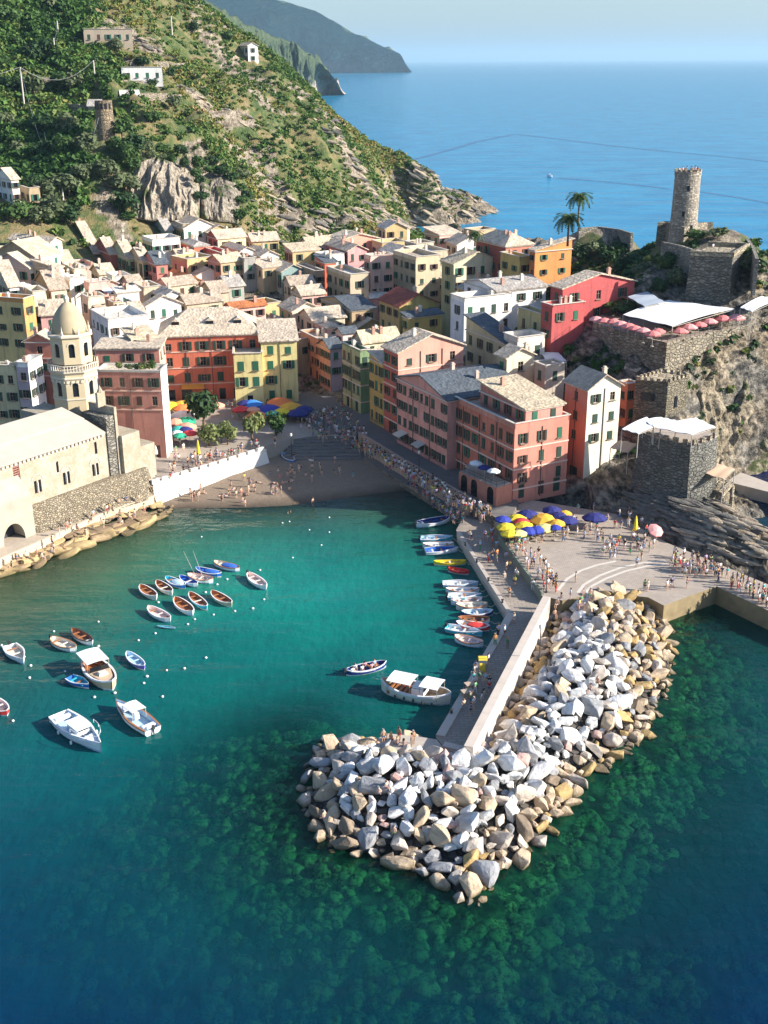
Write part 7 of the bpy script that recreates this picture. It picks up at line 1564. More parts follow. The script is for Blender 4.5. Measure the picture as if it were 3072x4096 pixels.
# ---------------------------------------------------------------- people
def skin_mesh(name, J, E, RD, sub=1):
    me = bpy.data.meshes.new(name); me.from_pydata(J, E, []); o = bpy.data.objects.new('tmp', me); C.objects.link(o)
    m = o.modifiers.new('s', 'SKIN'); sv = me.skin_vertices[0].data
    for i, r_ in enumerate(RD): sv[i].radius = r_ if isinstance(r_, tuple) else (r_, r_)
    sv[0].use_root = True
    if sub: s_ = o.modifiers.new('d', 'SUBSURF'); s_.levels = sub
    dg = bpy.context.evaluated_depsgraph_get(); out = bpy.data.meshes.new_from_object(o.evaluated_get(dg)); out.name = name
    bpy.data.objects.remove(o); bpy.data.meshes.remove(me)
    for p in out.polygons: p.use_smooth = True
    return out
def pose(hipz=.93, lean=0.0, legs=((.10, 0, 0), (-.10, 0, 0)), arms='down', lie=False, sit=False):
    """x across, y forward, z up. legs: (x, stride, -)"""
    P = Vector((0, 0, hipz)); ch_ = P+Vector((0, lean*.33, .36)); nk = P+Vector((0, lean*.5, .53)); hd = nk+Vector((0, .03, .13)); tp = hd+Vector((0, .0, .09))
    J = [P, P+Vector((0, lean*.15, .17)), ch_, nk, hd, tp]; E = [(0, 1), (1, 2), (2, 3), (3, 4), (4, 5)]; RD = [(.15, .11), (.125, .10), (.165, .11), (.06, .06), (.095, .105), (.075, .085)]
    k = len(J)
    for s, a in ((1, arms[0]), (-1, arms[1])):
        sh_ = ch_+Vector((s*.19, 0, .06))
        if a == 'd': el, wr, hn = sh_+Vector((s*.06, -.02, -.28)), sh_+Vector((s*.07, .06, -.53)), sh_+Vector((s*.06, .09, -.62))
        elif a == 'b': el, wr, hn = sh_+Vector((s*.09, -.04, -.27)), sh_+Vector((s*.02, .20, -.32)), sh_+Vector((-s*.02, .28, -.30))
        elif a == 'u': el, wr, hn = sh_+Vector((s*.14, .12, .02)), sh_+Vector((s*.06, .22, .22)), sh_+Vector((s*.03, .24, .30))
        else: el, wr, hn = sh_+Vector((s*.08, -.14, -.25)), sh_+Vector((s*.08, -.02, -.49)), sh_+Vector((s*.07, .03, -.57))
        J += [sh_, el, wr, hn]; E += [(2, k), (k, k+1), (k+1, k+2), (k+2, k+3)]; RD += [.062, .046, .034, (.045, .025)]; k += 4
    for (x, st_, _) in legs:
        hp_ = P+Vector((x, 0, -.07))
        if sit: kn, an, to = hp_+Vector((0, .42, .05)), hp_+Vector((0, .46, -.38)), hp_+Vector((0, .60, -.42))
        else: kn, an, to = P+Vector((x*1.05, st_*.5+.03, -hipz*.47)), Vector((x*1.05, st_-.02, .08)), Vector((x*1.2, st_+.13, .035))
        J += [hp_, kn, an, to]; E += [(0, k), (k, k+1), (k+1, k+2), (k+2, k+3)]; RD += [.088, .058, .042, (.045, .03)]; k += 4
    return J, E, RD
def make_person_meshes(J, E, RD, long_):
    body = skin_mesh('body', [tuple(j) for j in J], E, RD)
    g = .022; sub = lambda ids, es, rr: skin_mesh('x', [tuple(J[i]) for i in ids], es, rr, 1)
    up = lambda a, b, t: J[a].lerp(J[b], t)
    sh_pts = [J[0].lerp(J[1], .2), J[1], J[2], J[2].lerp(J[3], .55), J[6], up(6, 7, .55), J[10], up(10, 11, .55)]
    shirt = skin_mesh('shirt', [tuple(p) for p in sh_pts], [(0, 1), (1, 2), (2, 3), (2, 4), (4, 5), (2, 6), (6, 7)], [(.17, .13), (.15, .12), (.185, .13), (.09, .08), .082, .07, .082, .07])
    t = .95 if long_ else .62
    sp_ = [J[0]+Vector((0, 0, .05)), J[14], up(14, 15, t), J[18], up(18, 19, t)]
    E2 = [(0, 1), (1, 2), (0, 3), (3, 4)]; R2 = [(.165, .13), .112, .085 if not long_ else .078, .112, .085 if not long_ else .078]
    if long_: sp_ += [up(15, 16, .85), up(19, 20, .85)]; E2 += [(2, 5), (4, 6)]; R2 += [.06, .06]
    sh = skin_mesh('trousers' if long_ else 'shorts', [tuple(p) for p in sp_], E2, R2)
    hc = J[4]; hair = skin_mesh('hair', [tuple(hc+Vector((0, -.035, .0))), tuple(hc+Vector((0, -.02, .08))), tuple(hc+Vector((0, -.06, -.06)))], [(0, 1), (0, 2)], [(.10, .10), (.088, .09), (.07, .06)])
    return body, shirt, sh, hair
POSES = {}
for nm, kw, lg in (('standing', dict(arms='dd'), 0), ('standing with bent arms', dict(arms='bb', legs=((.11, .04, 0), (-.11, -.03, 0))), 0), ('walking', dict(arms='ds', lean=.12, legs=((.09, .27, 0), (-.09, -.26, 0))), 0), ('strolling', dict(arms='bs', lean=.06, legs=((.09, -.18, 0), (-.09, .2, 0))), 1), ('photographing', dict(arms='uu'), 1), ('sitting', dict(hipz=.5, arms='bd', sit=True), 0)):
    POSES[nm] = make_person_meshes(*pose(**kw), lg)
SKINT = [plain('skin', c, .6, var=.03) for c in ((.58, .36, .25), (.66, .44, .33), (.48, .28, .18), (.36, .20, .12))]
CL = {'white': (.80, .80, .80), 'navy': (.03, .04, .12), 'black': (.02, .02, .02), 'red': (.60, .05, .05), 'pale blue': (.35, .52, .72), 'pink': (.75, .35, .38), 'grey': (.30, .30, .30), 'beige': (.58, .46, .32), 'green': (.06, .28, .10), 'yellow': (.75, .58, .10), 'denim': (.10, .16, .30), 'orange': (.75, .28, .06), 'teal': (.04, .32, .35), 'lilac': (.50, .40, .62)}
HAIRC = {'dark': (.02, .015, .01), 'brown': (.10, .05, .025), 'blond': (.45, .32, .14), 'grey': (.35, .34, .33)}
cloth = lambda c: plain('cloth_'+c.replace(' ', '_'), CL[c], .85, var=.06); hairm = lambda c: plain('hair_'+c, HAIRC[c], .6, var=.05)
pr = random.Random(77); PEOPLE = []
tops = ['white']*5+['navy', 'black', 'black', 'red', 'pale blue', 'pink', 'grey', 'beige', 'green', 'yellow', 'denim', 'orange', 'teal', 'lilac']; bots = ['navy', 'black', 'denim', 'denim', 'beige', 'white', 'grey', 'green', 'red']
def crowd(poly, n, z, where, poses=None, sep=.55, dist=None, zf=None, lie=0.0, bare=0.0):
    P = [atD(*p, z) for p in poly]; xs_ = [p.x for p in P]; ys_ = [p.y for p in P]; got = []; tries = 0
    while len(got) < n and tries < n*80:
        tries += 1; x, y = pr.uniform(min(xs_), max(xs_)), pr.uniform(min(ys_), max(ys_))
        if not inside([p.xy for p in P], x, y) or any((x-a)**2+(y-b)**2 < sep**2 for a, b in got): continue
        got.append((x, y)); PEOPLE.append((x, y, zf(x, y) if zf else z, where, pr.choice(poses or ['standing', 'standing', 'standing with bent arms', 'walking', 'walking', 'strolling', 'photographing']), pr.uniform(0, 6.28), pr.random() < lie, pr.random() < bare))
def one(u, v, z, where, ps='standing', rz=None, bare=False): p = atD(u, v, z); PEOPLE.append((p.x, p.y, z, where, ps, rz if rz is not None else pr.uniform(0, 6.28), False, bare))
crowd([(1088,1165),(1130,1155),(1215,1280),(1182,1287)], 42, 2.61, 'by the plaza retaining wall')
crowd([(1095,1135),(1300,1125),(1310,1170),(1110,1172)], 40, 2.61, 'by the plaza parasols')
crowd([(1300,1165),(1400,1150),(1420,1205),(1300,1212)], 30, 2.61, 'at the back of the plaza')
crowd([(1450,1196),(1520,1215),(1700,1310),(1700,1345),(1560,1262),(1450,1235)], 75, 2.61, 'on the right hand walkway')
crowd([(1240,1100),(1400,1110),(1440,1150),(1260,1140)], 14, 2.61, 'in shade below the rocks')
for i, (u, v) in enumerate([(1243,1258),(1392,1275),(1399,1277),(1440,1275),(1449,1272),(1452,1268),(1483,1270),(1478,1250),(1490,1240),(1385,1212),(1375,1225)]): one(u, v, 2.61, 'on the open plaza')
crowd([(998,1150),(1060,1150),(1160,1275),(1110,1300),(1095,1290)], 26, 1.61, 'on the pier walk')
crowd([(1100,1330),(1150,1330),(1050,1480),(1010,1480)], 8, 1.61, 'on the shaded mid pier')
crowd([(1015,1470),(1070,1475),(1020,1560),(985,1560)], 12, 1.61, 'beside the tour boat')
for (u, v, ps) in [(828,1605,'standing'),(836,1600,'sitting'),(858,1606,'sitting'),(862,1600,'standing'),(872,1612,'sitting'),(889,1612,'standing'),(893,1606,'standing with bent arms'),(815,1612,'sitting'),(845,1598,'sitting')]: one(u, v, 1.66, 'on the pier end slab', ps, bare=True)
crowd([(1190,1290),(1290,1285),(1240,1330),(1190,1330)], 9, 3.4, 'on boulders beside the plaza', ['sitting', 'standing'], zf=lambda x, y: 3.3, bare=.7)
for (u, v, z) in [(818,1715,3.3),(835,1700,3.4),(700,1765,1.6),(850,1800,1.7),(1290,1475,3.6),(1275,1490,3.5)]: one(u, v, z, 'on the breakwater boulders', 'sitting', bare=True)
crowd([(740,958),(790,965),(1065,1115),(1040,1130)], 120, 3.22, 'on the shaded promenade')
crowd([(860,1035),(900,1060),(1010,1130),(990,1140)], 26, 1.12, 'on the low quay')
crowd([(640,900),(740,880),(800,950),(700,960),(650,930)], 85, 3.05, 'at the shaded foot of the narrow street')
crowd([(355,900),(390,880),(400,1000),(360,1010)], 22, 3.02, 'under the colourful umbrellas beside the brick pink house')
crowd([(480,870),(650,880),(640,910),(500,905)], 26, 3.02, 'around the blue and orange umbrellas on the square')
crowd([(350,1015),(420,990),(600,955),(612,962),(440,1012),(360,1045)], 48, 3.02, 'on the square just behind the white sea wall')
bz = lambda x, y: max(.02, float(np.interp(0, [0], [0])))+.0
def beach_z(x, y):
    i = int(np.clip((x+52)/.7, 0, BX.shape[1]-1)); j = int(np.clip((y-158)/.7, 0, BX.shape[0]-1)); return float(BZ[j, i])
crowd([(440,1065),(560,1030),(640,1012),(680,1040),(600,1068),(470,1075)], 40, .6, 'on the sunny beach', ['sitting', 'sitting', 'standing'], zf=beach_z, lie=.45, bare=.95)
crowd([(620,1000),(720,1000),(800,1030),(640,1050)], 10, .6, 'on the shaded beach', ['sitting', 'standing', 'walking'], zf=beach_z, bare=.7)
crowd([(395,1068),(450,1060),(440,1078),(400,1080)], 8, .6, 'at the left end of the beach', ['sitting', 'standing'], zf=beach_z, bare=.9)
for (u, v) in [(524,1091),(530,1097),(676,1096),(480,1087)]: one(u, v, -.25, 'wading at the edge of the beach', 'standing', bare=True)
for (u, v) in [(622,1125),(628,1122),(437,1162),(700,1105)]: one(u, v, -1.35, 'swimming off the beach', 'standing', bare=True)
crowd([(120,1150),(220,1110),(330,1062),(335,1072),(230,1118),(125,1160)], 14, 1.81, 'on the path below the church', ['sitting', 'standing', 'walking'], bare=.4)
crowd([(10,1215),(150,1165),(240,1130),(330,1095),(320,1110),(240,1145),(130,1190),(20,1235)], 20, 1.2, 'on the rocks below the church path', ['sitting', 'sitting', 'standing'], bare=.85, zf=lambda x, y: 1.25)
for i in range(5): a_ = -2.4+i*.45; PEOPLE.append((61.2+1.9*math.cos(a_), 240+1.9*math.sin(a_), 35+11.5, 'on top of the watchtower', 'standing', a_, False, False))
for (u, v) in ((1300,335),(1420,330),(1480,280),(1340,260)): q_ = ZC(u, v); one(q_[0]/1.852, q_[1]/1.852, 33.25, 'on the castle platform')
crowd([(1290,705),(1430,735),(1440,728),(1300,695)], 8, 23.25, 'at the railing of the cliff restaurant', ['sitting', 'standing']); crowd([(1450,725),(1560,702),(1560,695),(1450,715)], 7, 23.25, 'at the sunny corner of the cliff restaurant', ['sitting', 'standing'])
PEOPLE.sort(key=lambda p: math.hypot(p[0], p[1], 66)); rest = []; seen_ = {}
for i, (x, y, z, where, ps, rz, lie, bare) in enumerate(PEOPLE):
    top, bot = pr.choice(tops), pr.choice(bots); hc = pr.choice(['dark', 'dark', 'brown', 'brown', 'blond', 'grey']); sc = pr.uniform(.90, 1.06); z0_ = z-(.42 if ps == 'sitting' and not lie else 0)*sc*.98+(.0)
    if ps == 'sitting' and not lie: z0_ = z-.38*sc
    rot = (R(-88), 0, rz) if lie else (0, 0, rz); z0_ = z+.13 if lie else z0_; bd, st_, so_, hr_ = POSES[ps if not lie else 'standing']; lg = so_.name.startswith('trousers')
    if i < 300:
        root = empty('person', (x, y, z0_)); root.rotation_euler = rot; root.scale = (sc,)*3; act = 'lying' if lie else ps
        link('body', bd, root, [pr.choice(SKINT)]); link('hair', hr_, root, [hairm(hc)])
        if bare: wear = 'in %s swimwear' % bot
        else: link('shirt', st_, root, [cloth(top)]); wear = 'in %s top and %s %s' % (top, bot, 'trousers' if lg else 'shorts')
        link('trousers' if lg else 'shorts', so_, root, [cloth(bot)])
        lab = '%s person %s %s' % (act.split()[0], wear, where)
        if len(lab.split()) > 13: lab = 'person %s %s' % (wear, where)
        tag(root, lab, 'person', 'people out in the sun and shade')
    else:
        M = Matrix.LocRotScale(Vector((x, y, z0_)), Matrix.Rotation(rot[2], 3, 'Z').to_euler() if not lie else Matrix.Rotation(0, 3, 'Z').to_euler(), Vector((sc,)*3))
        if lie: M = Matrix.Translation((x, y, z0_)) @ Matrix.Rotation(rz, 4, 'Z') @ Matrix.Rotation(R(-88), 4, 'X') @ Matrix.Scale(sc, 4)
        rest.append((bd, M, 0)); rest.append((hr_, M, 1))
        if not bare: rest.append((st_, M, 3+tops.index(top)))
        rest.append((so_, M, 3+len(tops)+bots.index(bot)))
joined('distant_crowd', rest, 'stuff', [SKINT[0], hairm('dark'), hairm('brown')]+[cloth(c) for c in tops]+[cloth(c) for c in bots])
# passengers of the tender
def ride(root, n, x0_, x1_, zz):
    d_ = root.matrix_basis
    for i in range(n):
        lx = x0_+(x1_-x0_)*i/(n-1); c_ = d_ @ Vector((lx, (.3 if i % 2 else -.3), zz)); top = pr.choice(['white', 'pink', 'red', 'pale blue', 'white']); q = empty('person', c_, d_.to_euler().z+pr.choice([0, math.pi]))
        q.scale = (.95,)*3; bd, st_, so_, hr_ = POSES['sitting']; link('body', bd, q, [pr.choice(SKINT)]); link('hair', hr_, q, [hairm('dark')]); link('shirt', st_, q, [cloth(top)]); link('shorts', so_, q, [cloth('navy')])
        tag(q, 'passenger in a %s top sitting %s in the dark blue tender' % (top, ['at the very stern', 'near the stern', 'second from the stern', 'amidships', 'forward of the middle', 'near the bow', 'at the bow'][min(i, 6)]), 'person', 'passengers in the tender')
ride(TB, 6, -1.9, 1.2, -.05)
# ---------------------------------------------------------------- parasols, awnings, small things
UG = 'plaza parasols'
for (x, y, r_, c, lab) in [(985,152,1.3,'blue','mid blue parasol at the left end of the plaza cluster'),(1108,135,1.5,'yellow','yellow parasol behind the red one on the plaza'),(1152,172,1.25,'red','red parasol in the middle of the plaza cluster'),(1370,135,2.3,'amber','very large amber parasol at the back of the plaza'),(1215,95,1.8,'dark_blue','dark blue parasol in shade left of the large amber one'),(1505,115,1.7,'dark_blue','dark blue parasol right of the large amber one'),(1590,150,1.7,'dark_blue','rightmost dark blue parasol of the plaza cluster'),(1565,98,1.1,'amber','small amber parasol at the back right of the plaza cluster'),(1005,222,1.4,'yellow','bright yellow parasol at the left front of the plaza cluster'),(1180,208,1.4,'yellow','yellow parasol in front of the red one on the plaza'),(1372,228,1.5,'pale_yellow','pale yellow parasol in front of the large amber one'),(1490,188,1.3,'amber','amber parasol on the right of the plaza cluster'),(1040,280,1.4,'yellow','yellow parasol, nearest at the left front of the plaza'),(1125,284,1.3,'pale_yellow','pale yellow parasol, nearest of all on the plaza'),(1222,258,1.35,'blue','violet blue parasol at the front of the plaza cluster'),(1292,250,1.3,'blue','violet blue parasol beside its twin at the plaza front'),(1470,236,1.0,'blue','small violet blue parasol at the right front of the plaza'),(1440,60,1.5,'dark_blue','dark blue parasol at the very back of the plaza')]:
    parasol(Z8(x, y), 5.0, 2.6, r_, c, lab, UG)
parasol(D(1285,1107), 5.0, 2.6, 1.9, 'dark_blue', 'lone wide dark blue parasol in the shade below the bastion', UG)
SG = 'parasols on the square'
for (x, y, r_, c, lab) in [(190,965,1.9,'yellow','bright yellow parasol at the left corner of the square'),(290,955,1.6,'amber','amber parasol right of the bright yellow one'),(300,990,1.5,'orange','orange parasol behind the white one on the square'),(308,1048,2.1,'white','wide white parasol beside the brick pink house'),(335,1108,1.7,'green','dark green parasol below the wide white one'),(235,1122,1.4,'salmon','salmon parasol left of the dark green one'),(345,1165,1.7,'salmon','pale salmon parasol below the dark green one'),(265,1195,1.3,'teal','teal parasol in the left group on the square'),(330,1200,1.3,'dark_blue','dark blue parasol between teal and red ones'),(372,1232,1.3,'red','red parasol in the left group on the square'),(285,1258,1.1,'green','green parasol nearest in the left group'),(245,1235,1.0,'white','small white parasol left of the green one'),(632,970,1.4,'salmon','cream orange parasol right of the big dark tree'),(858,1002,1.5,'red','orange red parasol in front of the yellow house'),(955,945,2.0,'sky','sky blue parasol in front of the yellow house'),(905,945,1.5,'dark_blue','dark blue parasol left of the sky blue one'),(1120,988,2.3,'blue','largest deep blue parasol in the middle of the square'),(1230,922,2.3,'orange','wide orange parasol against the yellow house'),(1335,968,2.2,'amber','wide amber parasol right of the orange one'),(1010,1055,1.8,'orange','orange parasol nearest in the right group'),(978,1010,1.2,'salmon','small pinkish parasol between red and blue ones'),(1400,1030,1.9,'dark_blue','dark blue parasol in shade at the street mouth'),(1455,1000,1.6,'dark_blue','rightmost dark blue parasol at the street mouth'),(1160,1050,1.3,'teal','small teal parasol below the deep blue one'),(1245,1025,1.4,'yellow','yellow parasol in shade below the amber one')]:
    parasol(Z2(x, y), 5.6, 3.0, r_*1.2, c, lab, SG)
def closed(px, zg, col, lab, hh=3.4):
    p = at(*px, zg); root = empty('parasol', p); tag(root, lab, 'parasol'); link('cloth', parasol_mesh('closed'), root, [plain(col+'_parasol_cloth', PCOL[col], .75, var=.08)], (0, 0, hh*.3), None, (1.6, 1.6, hh*.4)); link('pole', parasol_mesh('pole'), root, [FRAME], None, None, (1, 1, hh))
closed(Z2(465,1540), 3.0, 'yellow', 'tall closed yellow parasol on the square behind the sea wall', 4.2)
closed(D(1371,1160), 2.6, 'yellow', 'closed yellow parasol at the back of the plaza')
closed(Z2(60,1500), 3.0, 'white', 'closed white parasol beside the church annex', 2.4)
mb = MB(); root = empty('parasol', atD(1417,1168,2.6)); tag(root, 'tilted pale pink parasol by the rocks right of the plaza', 'parasol'); link('canopy', parasol_mesh('cloth'), root, [plain('rose_parasol_cloth', PCOL['rose'])], (0, 0, 2.0), (.5, .3, 0), (1.2, 1.2, 1.2)); link('pole', parasol_mesh('pole'), root, [FRAME], None, None, (1, 1, 1.9))
def awning(C_, s, z, w, dpt, col, lab, house_, right=False):
    a = house_['b'] if right else house_['a']; b = house_['c'] if right else house_['b']; d = (b-a).normalized(); n = Vector((d.y, -d.x, 0)); L = (b-a).length; p = a+d*(L*s); root = empty('awning', (p.x, p.y, z), math.atan2(d.y, d.x)); tag(root, lab, 'awning')
    mb = MB(); mb.add([(-w/2, -.02, .5), (w/2, -.02, .5), (w/2, -dpt, 0), (-w/2, -dpt, 0), (-w/2, -dpt, -.2), (w/2, -dpt, -.2)], [(0, 3, 2, 1), (3, 4, 5, 2)]); mb.add([(-w/2, -.02, .46), (w/2, -.02, .46), (w/2, -dpt, -.04), (-w/2, -dpt, -.04)], [(0, 1, 2, 3)]); mb.build('cloth', plain('awning_cloth', col, .8), root)
    for q in (-w/2+.05, w/2-.05): mb = MB(); mb.tube((q, -.02, -.3), (q, -dpt, -.05), .025, n=4); mb.build('arm', RAILM, root)
awning(0, .16, 5.6, 2.6, 1.8, (.62, .55, .45), 'pale awning over a shop at the far end of the pink house', H1)
awning(0, .52, 5.4, 2.6, 1.5, (.45, .42, .36), 'grey awning over a shop in the middle of the pink house', H1)
awning(0, .3, 6.0, 4.5, 1.6, (.72, .30, .04), 'bright orange awning on the orange red house behind the tree', HP1, True)
awning(0, .62, 6.2, 5.0, 2.6, (.40, .34, .28), 'long striped awning over the restaurant balcony of the corner house', H2)
# laundry
def laundry(house_, s, z, n, lab, right=False):
    a = house_['b'] if right else house_['a']; b = house_['c'] if right else house_['b']; d = (b-a).normalized(); nn = Vector((d.y, -d.x, 0)); p = a+d*((b-a).length*s)+nn*.5; root = empty('laundry_line', (p.x, p.y, z), math.atan2(d.y, d.x)); tag(root, lab, 'laundry')
    mb = MB(); mb.tube((-.3, 0, 0), (n*.75, 0, 0), .015, n=3); mb.build('line', RAILM, root)
    for i in range(n): mb = MB(); w_, h_ = rnd.uniform(.45, .68), rnd.uniform(.7, 1.2); mb.add([(0, -.02, 0), (w_, -.02, 0), (w_, .05, -h_*.5), (w_, -.01, -h_), (0, .02, -h_), (0, -.05, -h_*.5)], [(0, 1, 2, 5), (5, 2, 3, 4)]); mb.build('sheet', plain('linen', rnd.choice([(.78, .78, .82), (.7, .7, .8), (.8, .76, .74)]), .9), root, loc=(i*.75, 0, 0))
laundry(H2, .03, 10.4, 3, 'white laundry hanging between the pink house and the corner house'); laundry(H2, .0, 5.6, 4, 'white sheets hanging low on the harbour side of the corner house')
# projecting restaurant terrace in front of the corner house
a_ = at(*Z4(85,1385), 6.3); b_ = at(*Z4(440,1545), 6.3); c_ = at(*Z4(590,1500), 6.3); dd_ = (c_-b_)
PTS = [a_, b_, c_, a_+dd_*1.0]; rt2 = block('balcony_block', 'salmon arched block carrying a restaurant balcony before the corner house', 'balcony', PTS, 2.0, 6.3, plaster((.52, .20, .13)), 0, topmat=PAVE)
d = (b_-a_).xy.to_3d().normalized(); L = (b_-a_).xy.length
for i, s in enumerate((.15, .42, .85)):
    p = a_+d*L*s-rt2.location; mb = MB(); w_ = 1.5; mb.box((0, 0, 0), (w_, .12, 2.0)); 
    for k in range(6): t0, t1 = math.pi*k/6, math.pi*(k+1)/6; mb.add([(x, y_, z_+2.0) for y_ in (-.06, .06) for x, z_ in ((0, 0), (.75*math.cos(t0), .75*math.sin(t0)), (.75*math.cos(t1), .75*math.sin(t1)))], [(0, 1, 2), (5, 4, 3), (1, 4, 5, 2)])
    mb.build('arch', DARKW, rt2, loc=(p.x, p.y, 1.3), rot=(0, 0, math.atan2(d.y, d.x)))
railing([a_, b_, c_], 6.3, 'iron railing of the restaurant balcony before the corner house')
for i, (s, q, c) in enumerate(((.25,.5,'white'),(.5,.45,'dark_blue'),(.72,.5,'white'))): p = a_+(b_-a_)*s+dd_*q; parasol(None, 8.4, 6.3, 1.1, c, '%s parasol on the restaurant balcony, %s from the left' % (c.replace('_', ' '), ords[i]), 'balcony parasols', world=Vector((p.x, p.y, 8.4)))
# furniture on the brick pink roof terrace
Q = HS8
for i in range(9):
    s, o_ = rnd.uniform(.08, .92), rnd.uniform(.12, .3); p = Q['b']+Q['el']*Q['LL']*(1-s)+Q['er']*(.5+o_*2); root = tree(Vector((p.x, p.y, Q['H']+.1)), rnd.uniform(1.2, 2.0), rnd.uniform(1.0, 1.8), rnd.choice(['mid', 'olive', 'tam']), 'potted shrub on the brick pink roof terrace, %s' % ['far left','left of the middle','by the middle','right of the middle','far right','behind the rail','in the corner','beside the tower','near the pergola'][i], 'potted shrubs of the roof terrace', 'potted_plant', 'plant', seed=i)
# poles and wires on the left hillside
PO = []
for i, (ub, vb, vt, lab) in enumerate([(55,250,145,'tall pale pole on the left hillside, nearest the left edge'),(128,95,45,'pole high among the trees at upper left'),(121,135,82,'pole below the highest one at upper left'),(207,190,130,'pole beside the long white hillside house'),(138,445,398,'pole in the wooded hollow above the village'),(372,75,35,'thin pole on the upper slope')]):
    b = Dh(ub, vb); tz = aty(ub*1.852, vt*1.852, b.y).z; root = empty('utility_pole', b-Vector((0, 0, .5))); tag(root, lab, 'pole'); mb = MB(); mb.tube((0, 0, 0), (0, 0, tz-b.z+.5), .30, .2, 7); mb.build('post', plain('pale_wood', (.55, .50, .42)), root); mb = MB(); mb.box((0, 0, tz-b.z-.4), (2.0, .12, .12)); mb.build('crossarm', FRAME, root); PO.append(Vector((b.x, b.y, tz)))
def wire(a, b, sag, lab, r_=.06):
    root = empty('cable', a); tag(root, lab, 'cable'); mb = MB(); pp = [a.lerp(b, i/8)-a-Vector((0, 0, sag*4*(i/8)*(1-i/8))) for i in range(9)]
    for p, q in zip(pp, pp[1:]): mb.tube(p, q, r_, n=3)
    mb.build('wire', plain('pale_cable', (.35, .35, .35)), root)
wire(PO[0], PO[0]+Vector((-45, -20, -8)), 2, 'cable from the tall pole towards the left edge'); wire(PO[0], PO[3], 5, 'cable between the tall pole and the pole by the white house')
wire(PO[4], PO[0], 7, 'cable rising from the hollow to the tall pole'); wire(PO[4], Dh(225,300)+Vector((0, 0, 9)), 4, 'cable from the hollow to the round tower'); wire(PO[4], Dh(100,330)+Vector((0, 0, 6)), 4, 'cable crossing the hollow to the left')
wire(PO[2], PO[1], 2, 'short cable between the two upper poles')
# lamp posts
for i, (u, v, z, lab) in enumerate([(1180,1280,2.6,'lamp post where the plaza meets the pier wall'),(630,985,3.0,'lamp post at the end of the white sea wall'),(700,930,3.0,'lamp post at the top of the beach steps'),(905,1025,3.2,'lamp post on the promenade parapet'),(1165,1420,4.0,'slim post on the pier parapet')]):
    p = atD(u, v, z); root = empty('lamp_post', p); tag(root, lab, 'lamp post'); mb = MB(); mb.lathe((0, 0, 0), [(.16, 0), (.14, .3), (.06, .4), (.05, 3.6)], 7); mb.build('post', RAILM, root); mb = MB(); mb.lathe((0, 0, 3.6), [(.08, 0), (.2, .15), (.22, .5), (.05, .65)], 7); mb.build('lantern', plain('lamp_glass', (.7, .68, .6), .3), root)
# dormers on the orange red house roof
# yellow kiosk sign on the pier, coiled ropes
p = at(*ZQ(1100,275), 1.6); root = empty('ticket_stand', p); root.scale = (.7, .7, .8); tag(root, 'small yellow stand with a square top on the pier edge by the tour boat', 'stand'); mb = MB(); mb.box((0, 0, 0), (.9, .9, 1.0)); mb.build('counter', plain('stand_yellow', (.80, .58, .05)), root); mb = MB(); mb.box((0, 0, 2.0), (1.5, 1.5, .1), top=.9); mb.build('roof', plain('stand_yellow', (.80, .58, .05)), root)
for q in ((-.6,-.6),(.6,-.6),(.6,.6),(-.6,.6)): mb = MB(); mb.tube((0,0,0),(0,0,2.0),.03,n=4); mb.build('post', FRAME, root, loc=(q[0],q[1],0))
for i, (x, y, lab) in enumerate([(1030,385,'stack of gear beside the tour boat on the pier'),(1010,430,'wooden crate bench beside the tour boat on the pier')]):
    p = at(*ZQ(x, y), 1.6); root = empty('crate', p, .4); tag(root, lab, 'crate'); mb = MB(); mb.box((0, 0, 0), (1.3, .9, .7)); mb.build('box', plain('crate_wood', (.34, .25, .17)), root); mb = MB(); [mb.box((0, -.38+.19*k, .7), (1.35, .15, .04)) for k in range(5)]; mb.build('lid', plain('crate_lid', (.48, .38, .28)), root)
# little canopies and parasols on the sunny roofs at left
for i, (c, lab) in enumerate([((430,500),'white canopy on a roof terrace in the upper left village'),((590,545),'pinkish canopy on a roof terrace in the left village'),((690,590),'pale canopy over a roof behind the dome'),((840,640),'white canopy on a low roof left of the orange red house'),((640,700),'cream canopy on the roof just behind the bell tower'),((150,560),'white canopy on a roof at the far left')]):
    u, v = ZA(*c); y_ = [276,268,262,250,240,250][i]; q = aty(u, v, y_); hz_ = q.z
    root = canopy(lab, [(u-26, v-6), (u+14, v+10), (u+40, v-4), (u-2, v-18)], hz_, [CANV, plain('pink_canvas', (.72, .5, .45)), CANV, CANV, ORCV, CANV][i], .2, hz_-4, ribs=2)
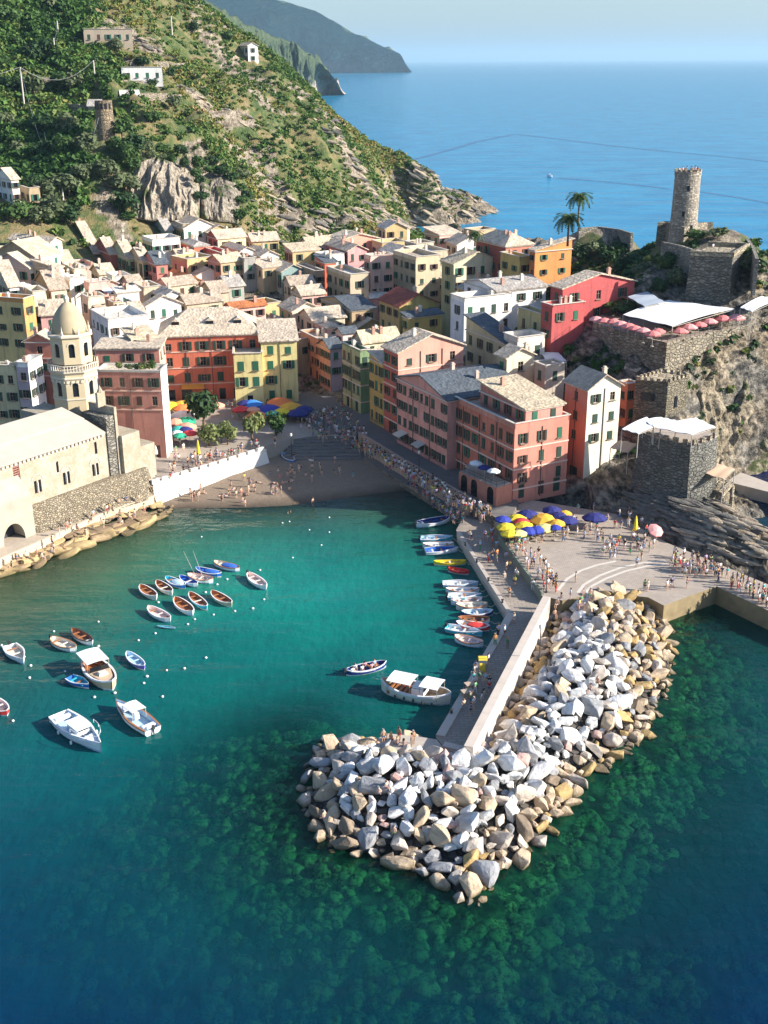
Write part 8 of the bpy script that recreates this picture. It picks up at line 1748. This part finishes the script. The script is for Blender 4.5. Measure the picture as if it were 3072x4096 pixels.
# boats' mooring lines to the pier
for i, (b_, q_) in enumerate([((475,182),(560,215)),((500,362),(590,395)),((512,428),(615,445)),((548,470),(635,490)),((628,590),(700,600)),((742,796),(790,770)),((752,858),(822,840)),((770,910),(850,890)),((832,1004),(905,985)),((882,1068),(960,1050)),((852,1146),(945,1160)),((852,1218),(915,1225)),((792,1376),(870,1370))]):
    a, b = at(*Z8(*b_), .7), at(*Z8(*q_), 1.7); root = empty('mooring_line', a); tag(root, 'thin pale mooring line from a boat to the pier', 'rope', 'mooring lines along the pier'); mb = MB(); m_ = (a+b)/2-Vector((0, 0, .3)); mb.tube((0, 0, 0), m_-a, .03, n=3); mb.tube(m_-a, b-a, .03, n=3); mb.build('rope', FRAME, root)
# bollards
for i, (u, v) in enumerate([(1005,1178),(1030,1215),(1055,1255),(1085,1302),(1075,1370),(1040,1425),(1005,1485),(975,1540)]):
    root = empty('bollard', atD(u, v, 1.78)); tag(root, 'dark iron bollard on the harbour edge of the pier', 'bollard', 'bollards along the pier'); mb = MB(); mb.lathe((0, 0, 0), [(.16, 0), (.13, .1), (.13, .35), (.22, .42), (.18, .52)], 8); mb.build('post', RAILM, root)

# ---------------------------------------------------------------- labels that single each thing out
bpy.context.view_layer.update()
by = {}
for o in scene.objects:
    if o.parent is None and o.get('label'): by.setdefault(o['label'], []).append(o)
CARD = {2: 'two', 3: 'three', 4: 'four', 5: 'five', 6: 'six', 7: 'seven', 8: 'eight', 9: 'nine', 10: 'ten'}
for lab, L in by.items():
    if len(L) < 2: continue
    L.sort(key=lambda o: px_of(*o.matrix_world.translation)[0]); n = len(L)
    for i, o in enumerate(L):
        w = 'leftmost' if i == 0 else 'rightmost' if i == n-1 else ords[i]+' from left'
        if n == 2: w = 'left one' if i == 0 else 'right one'
        elif n == 3 and i == 1: w = 'middle one'
        o['label'] = lab+', '+w
# ---------------------------------------------------------------- haze
t = NT('haze_air'); t.t.nodes.remove(t.b); pv = t.n('ShaderNodeVolumePrincipled', Density=HAZE); pv.inputs['Color'].default_value = (.50, .78, 1.0, 1); pv.inputs['Anisotropy'].default_value = .1
t.l(pv.outputs[0], t.o.inputs['Volume'])
mb = MB(); mb.box((0, 0, -25), (190000, 230000, 545)); o = mb.build('haze', t.m); tag(o, kind='stuff')
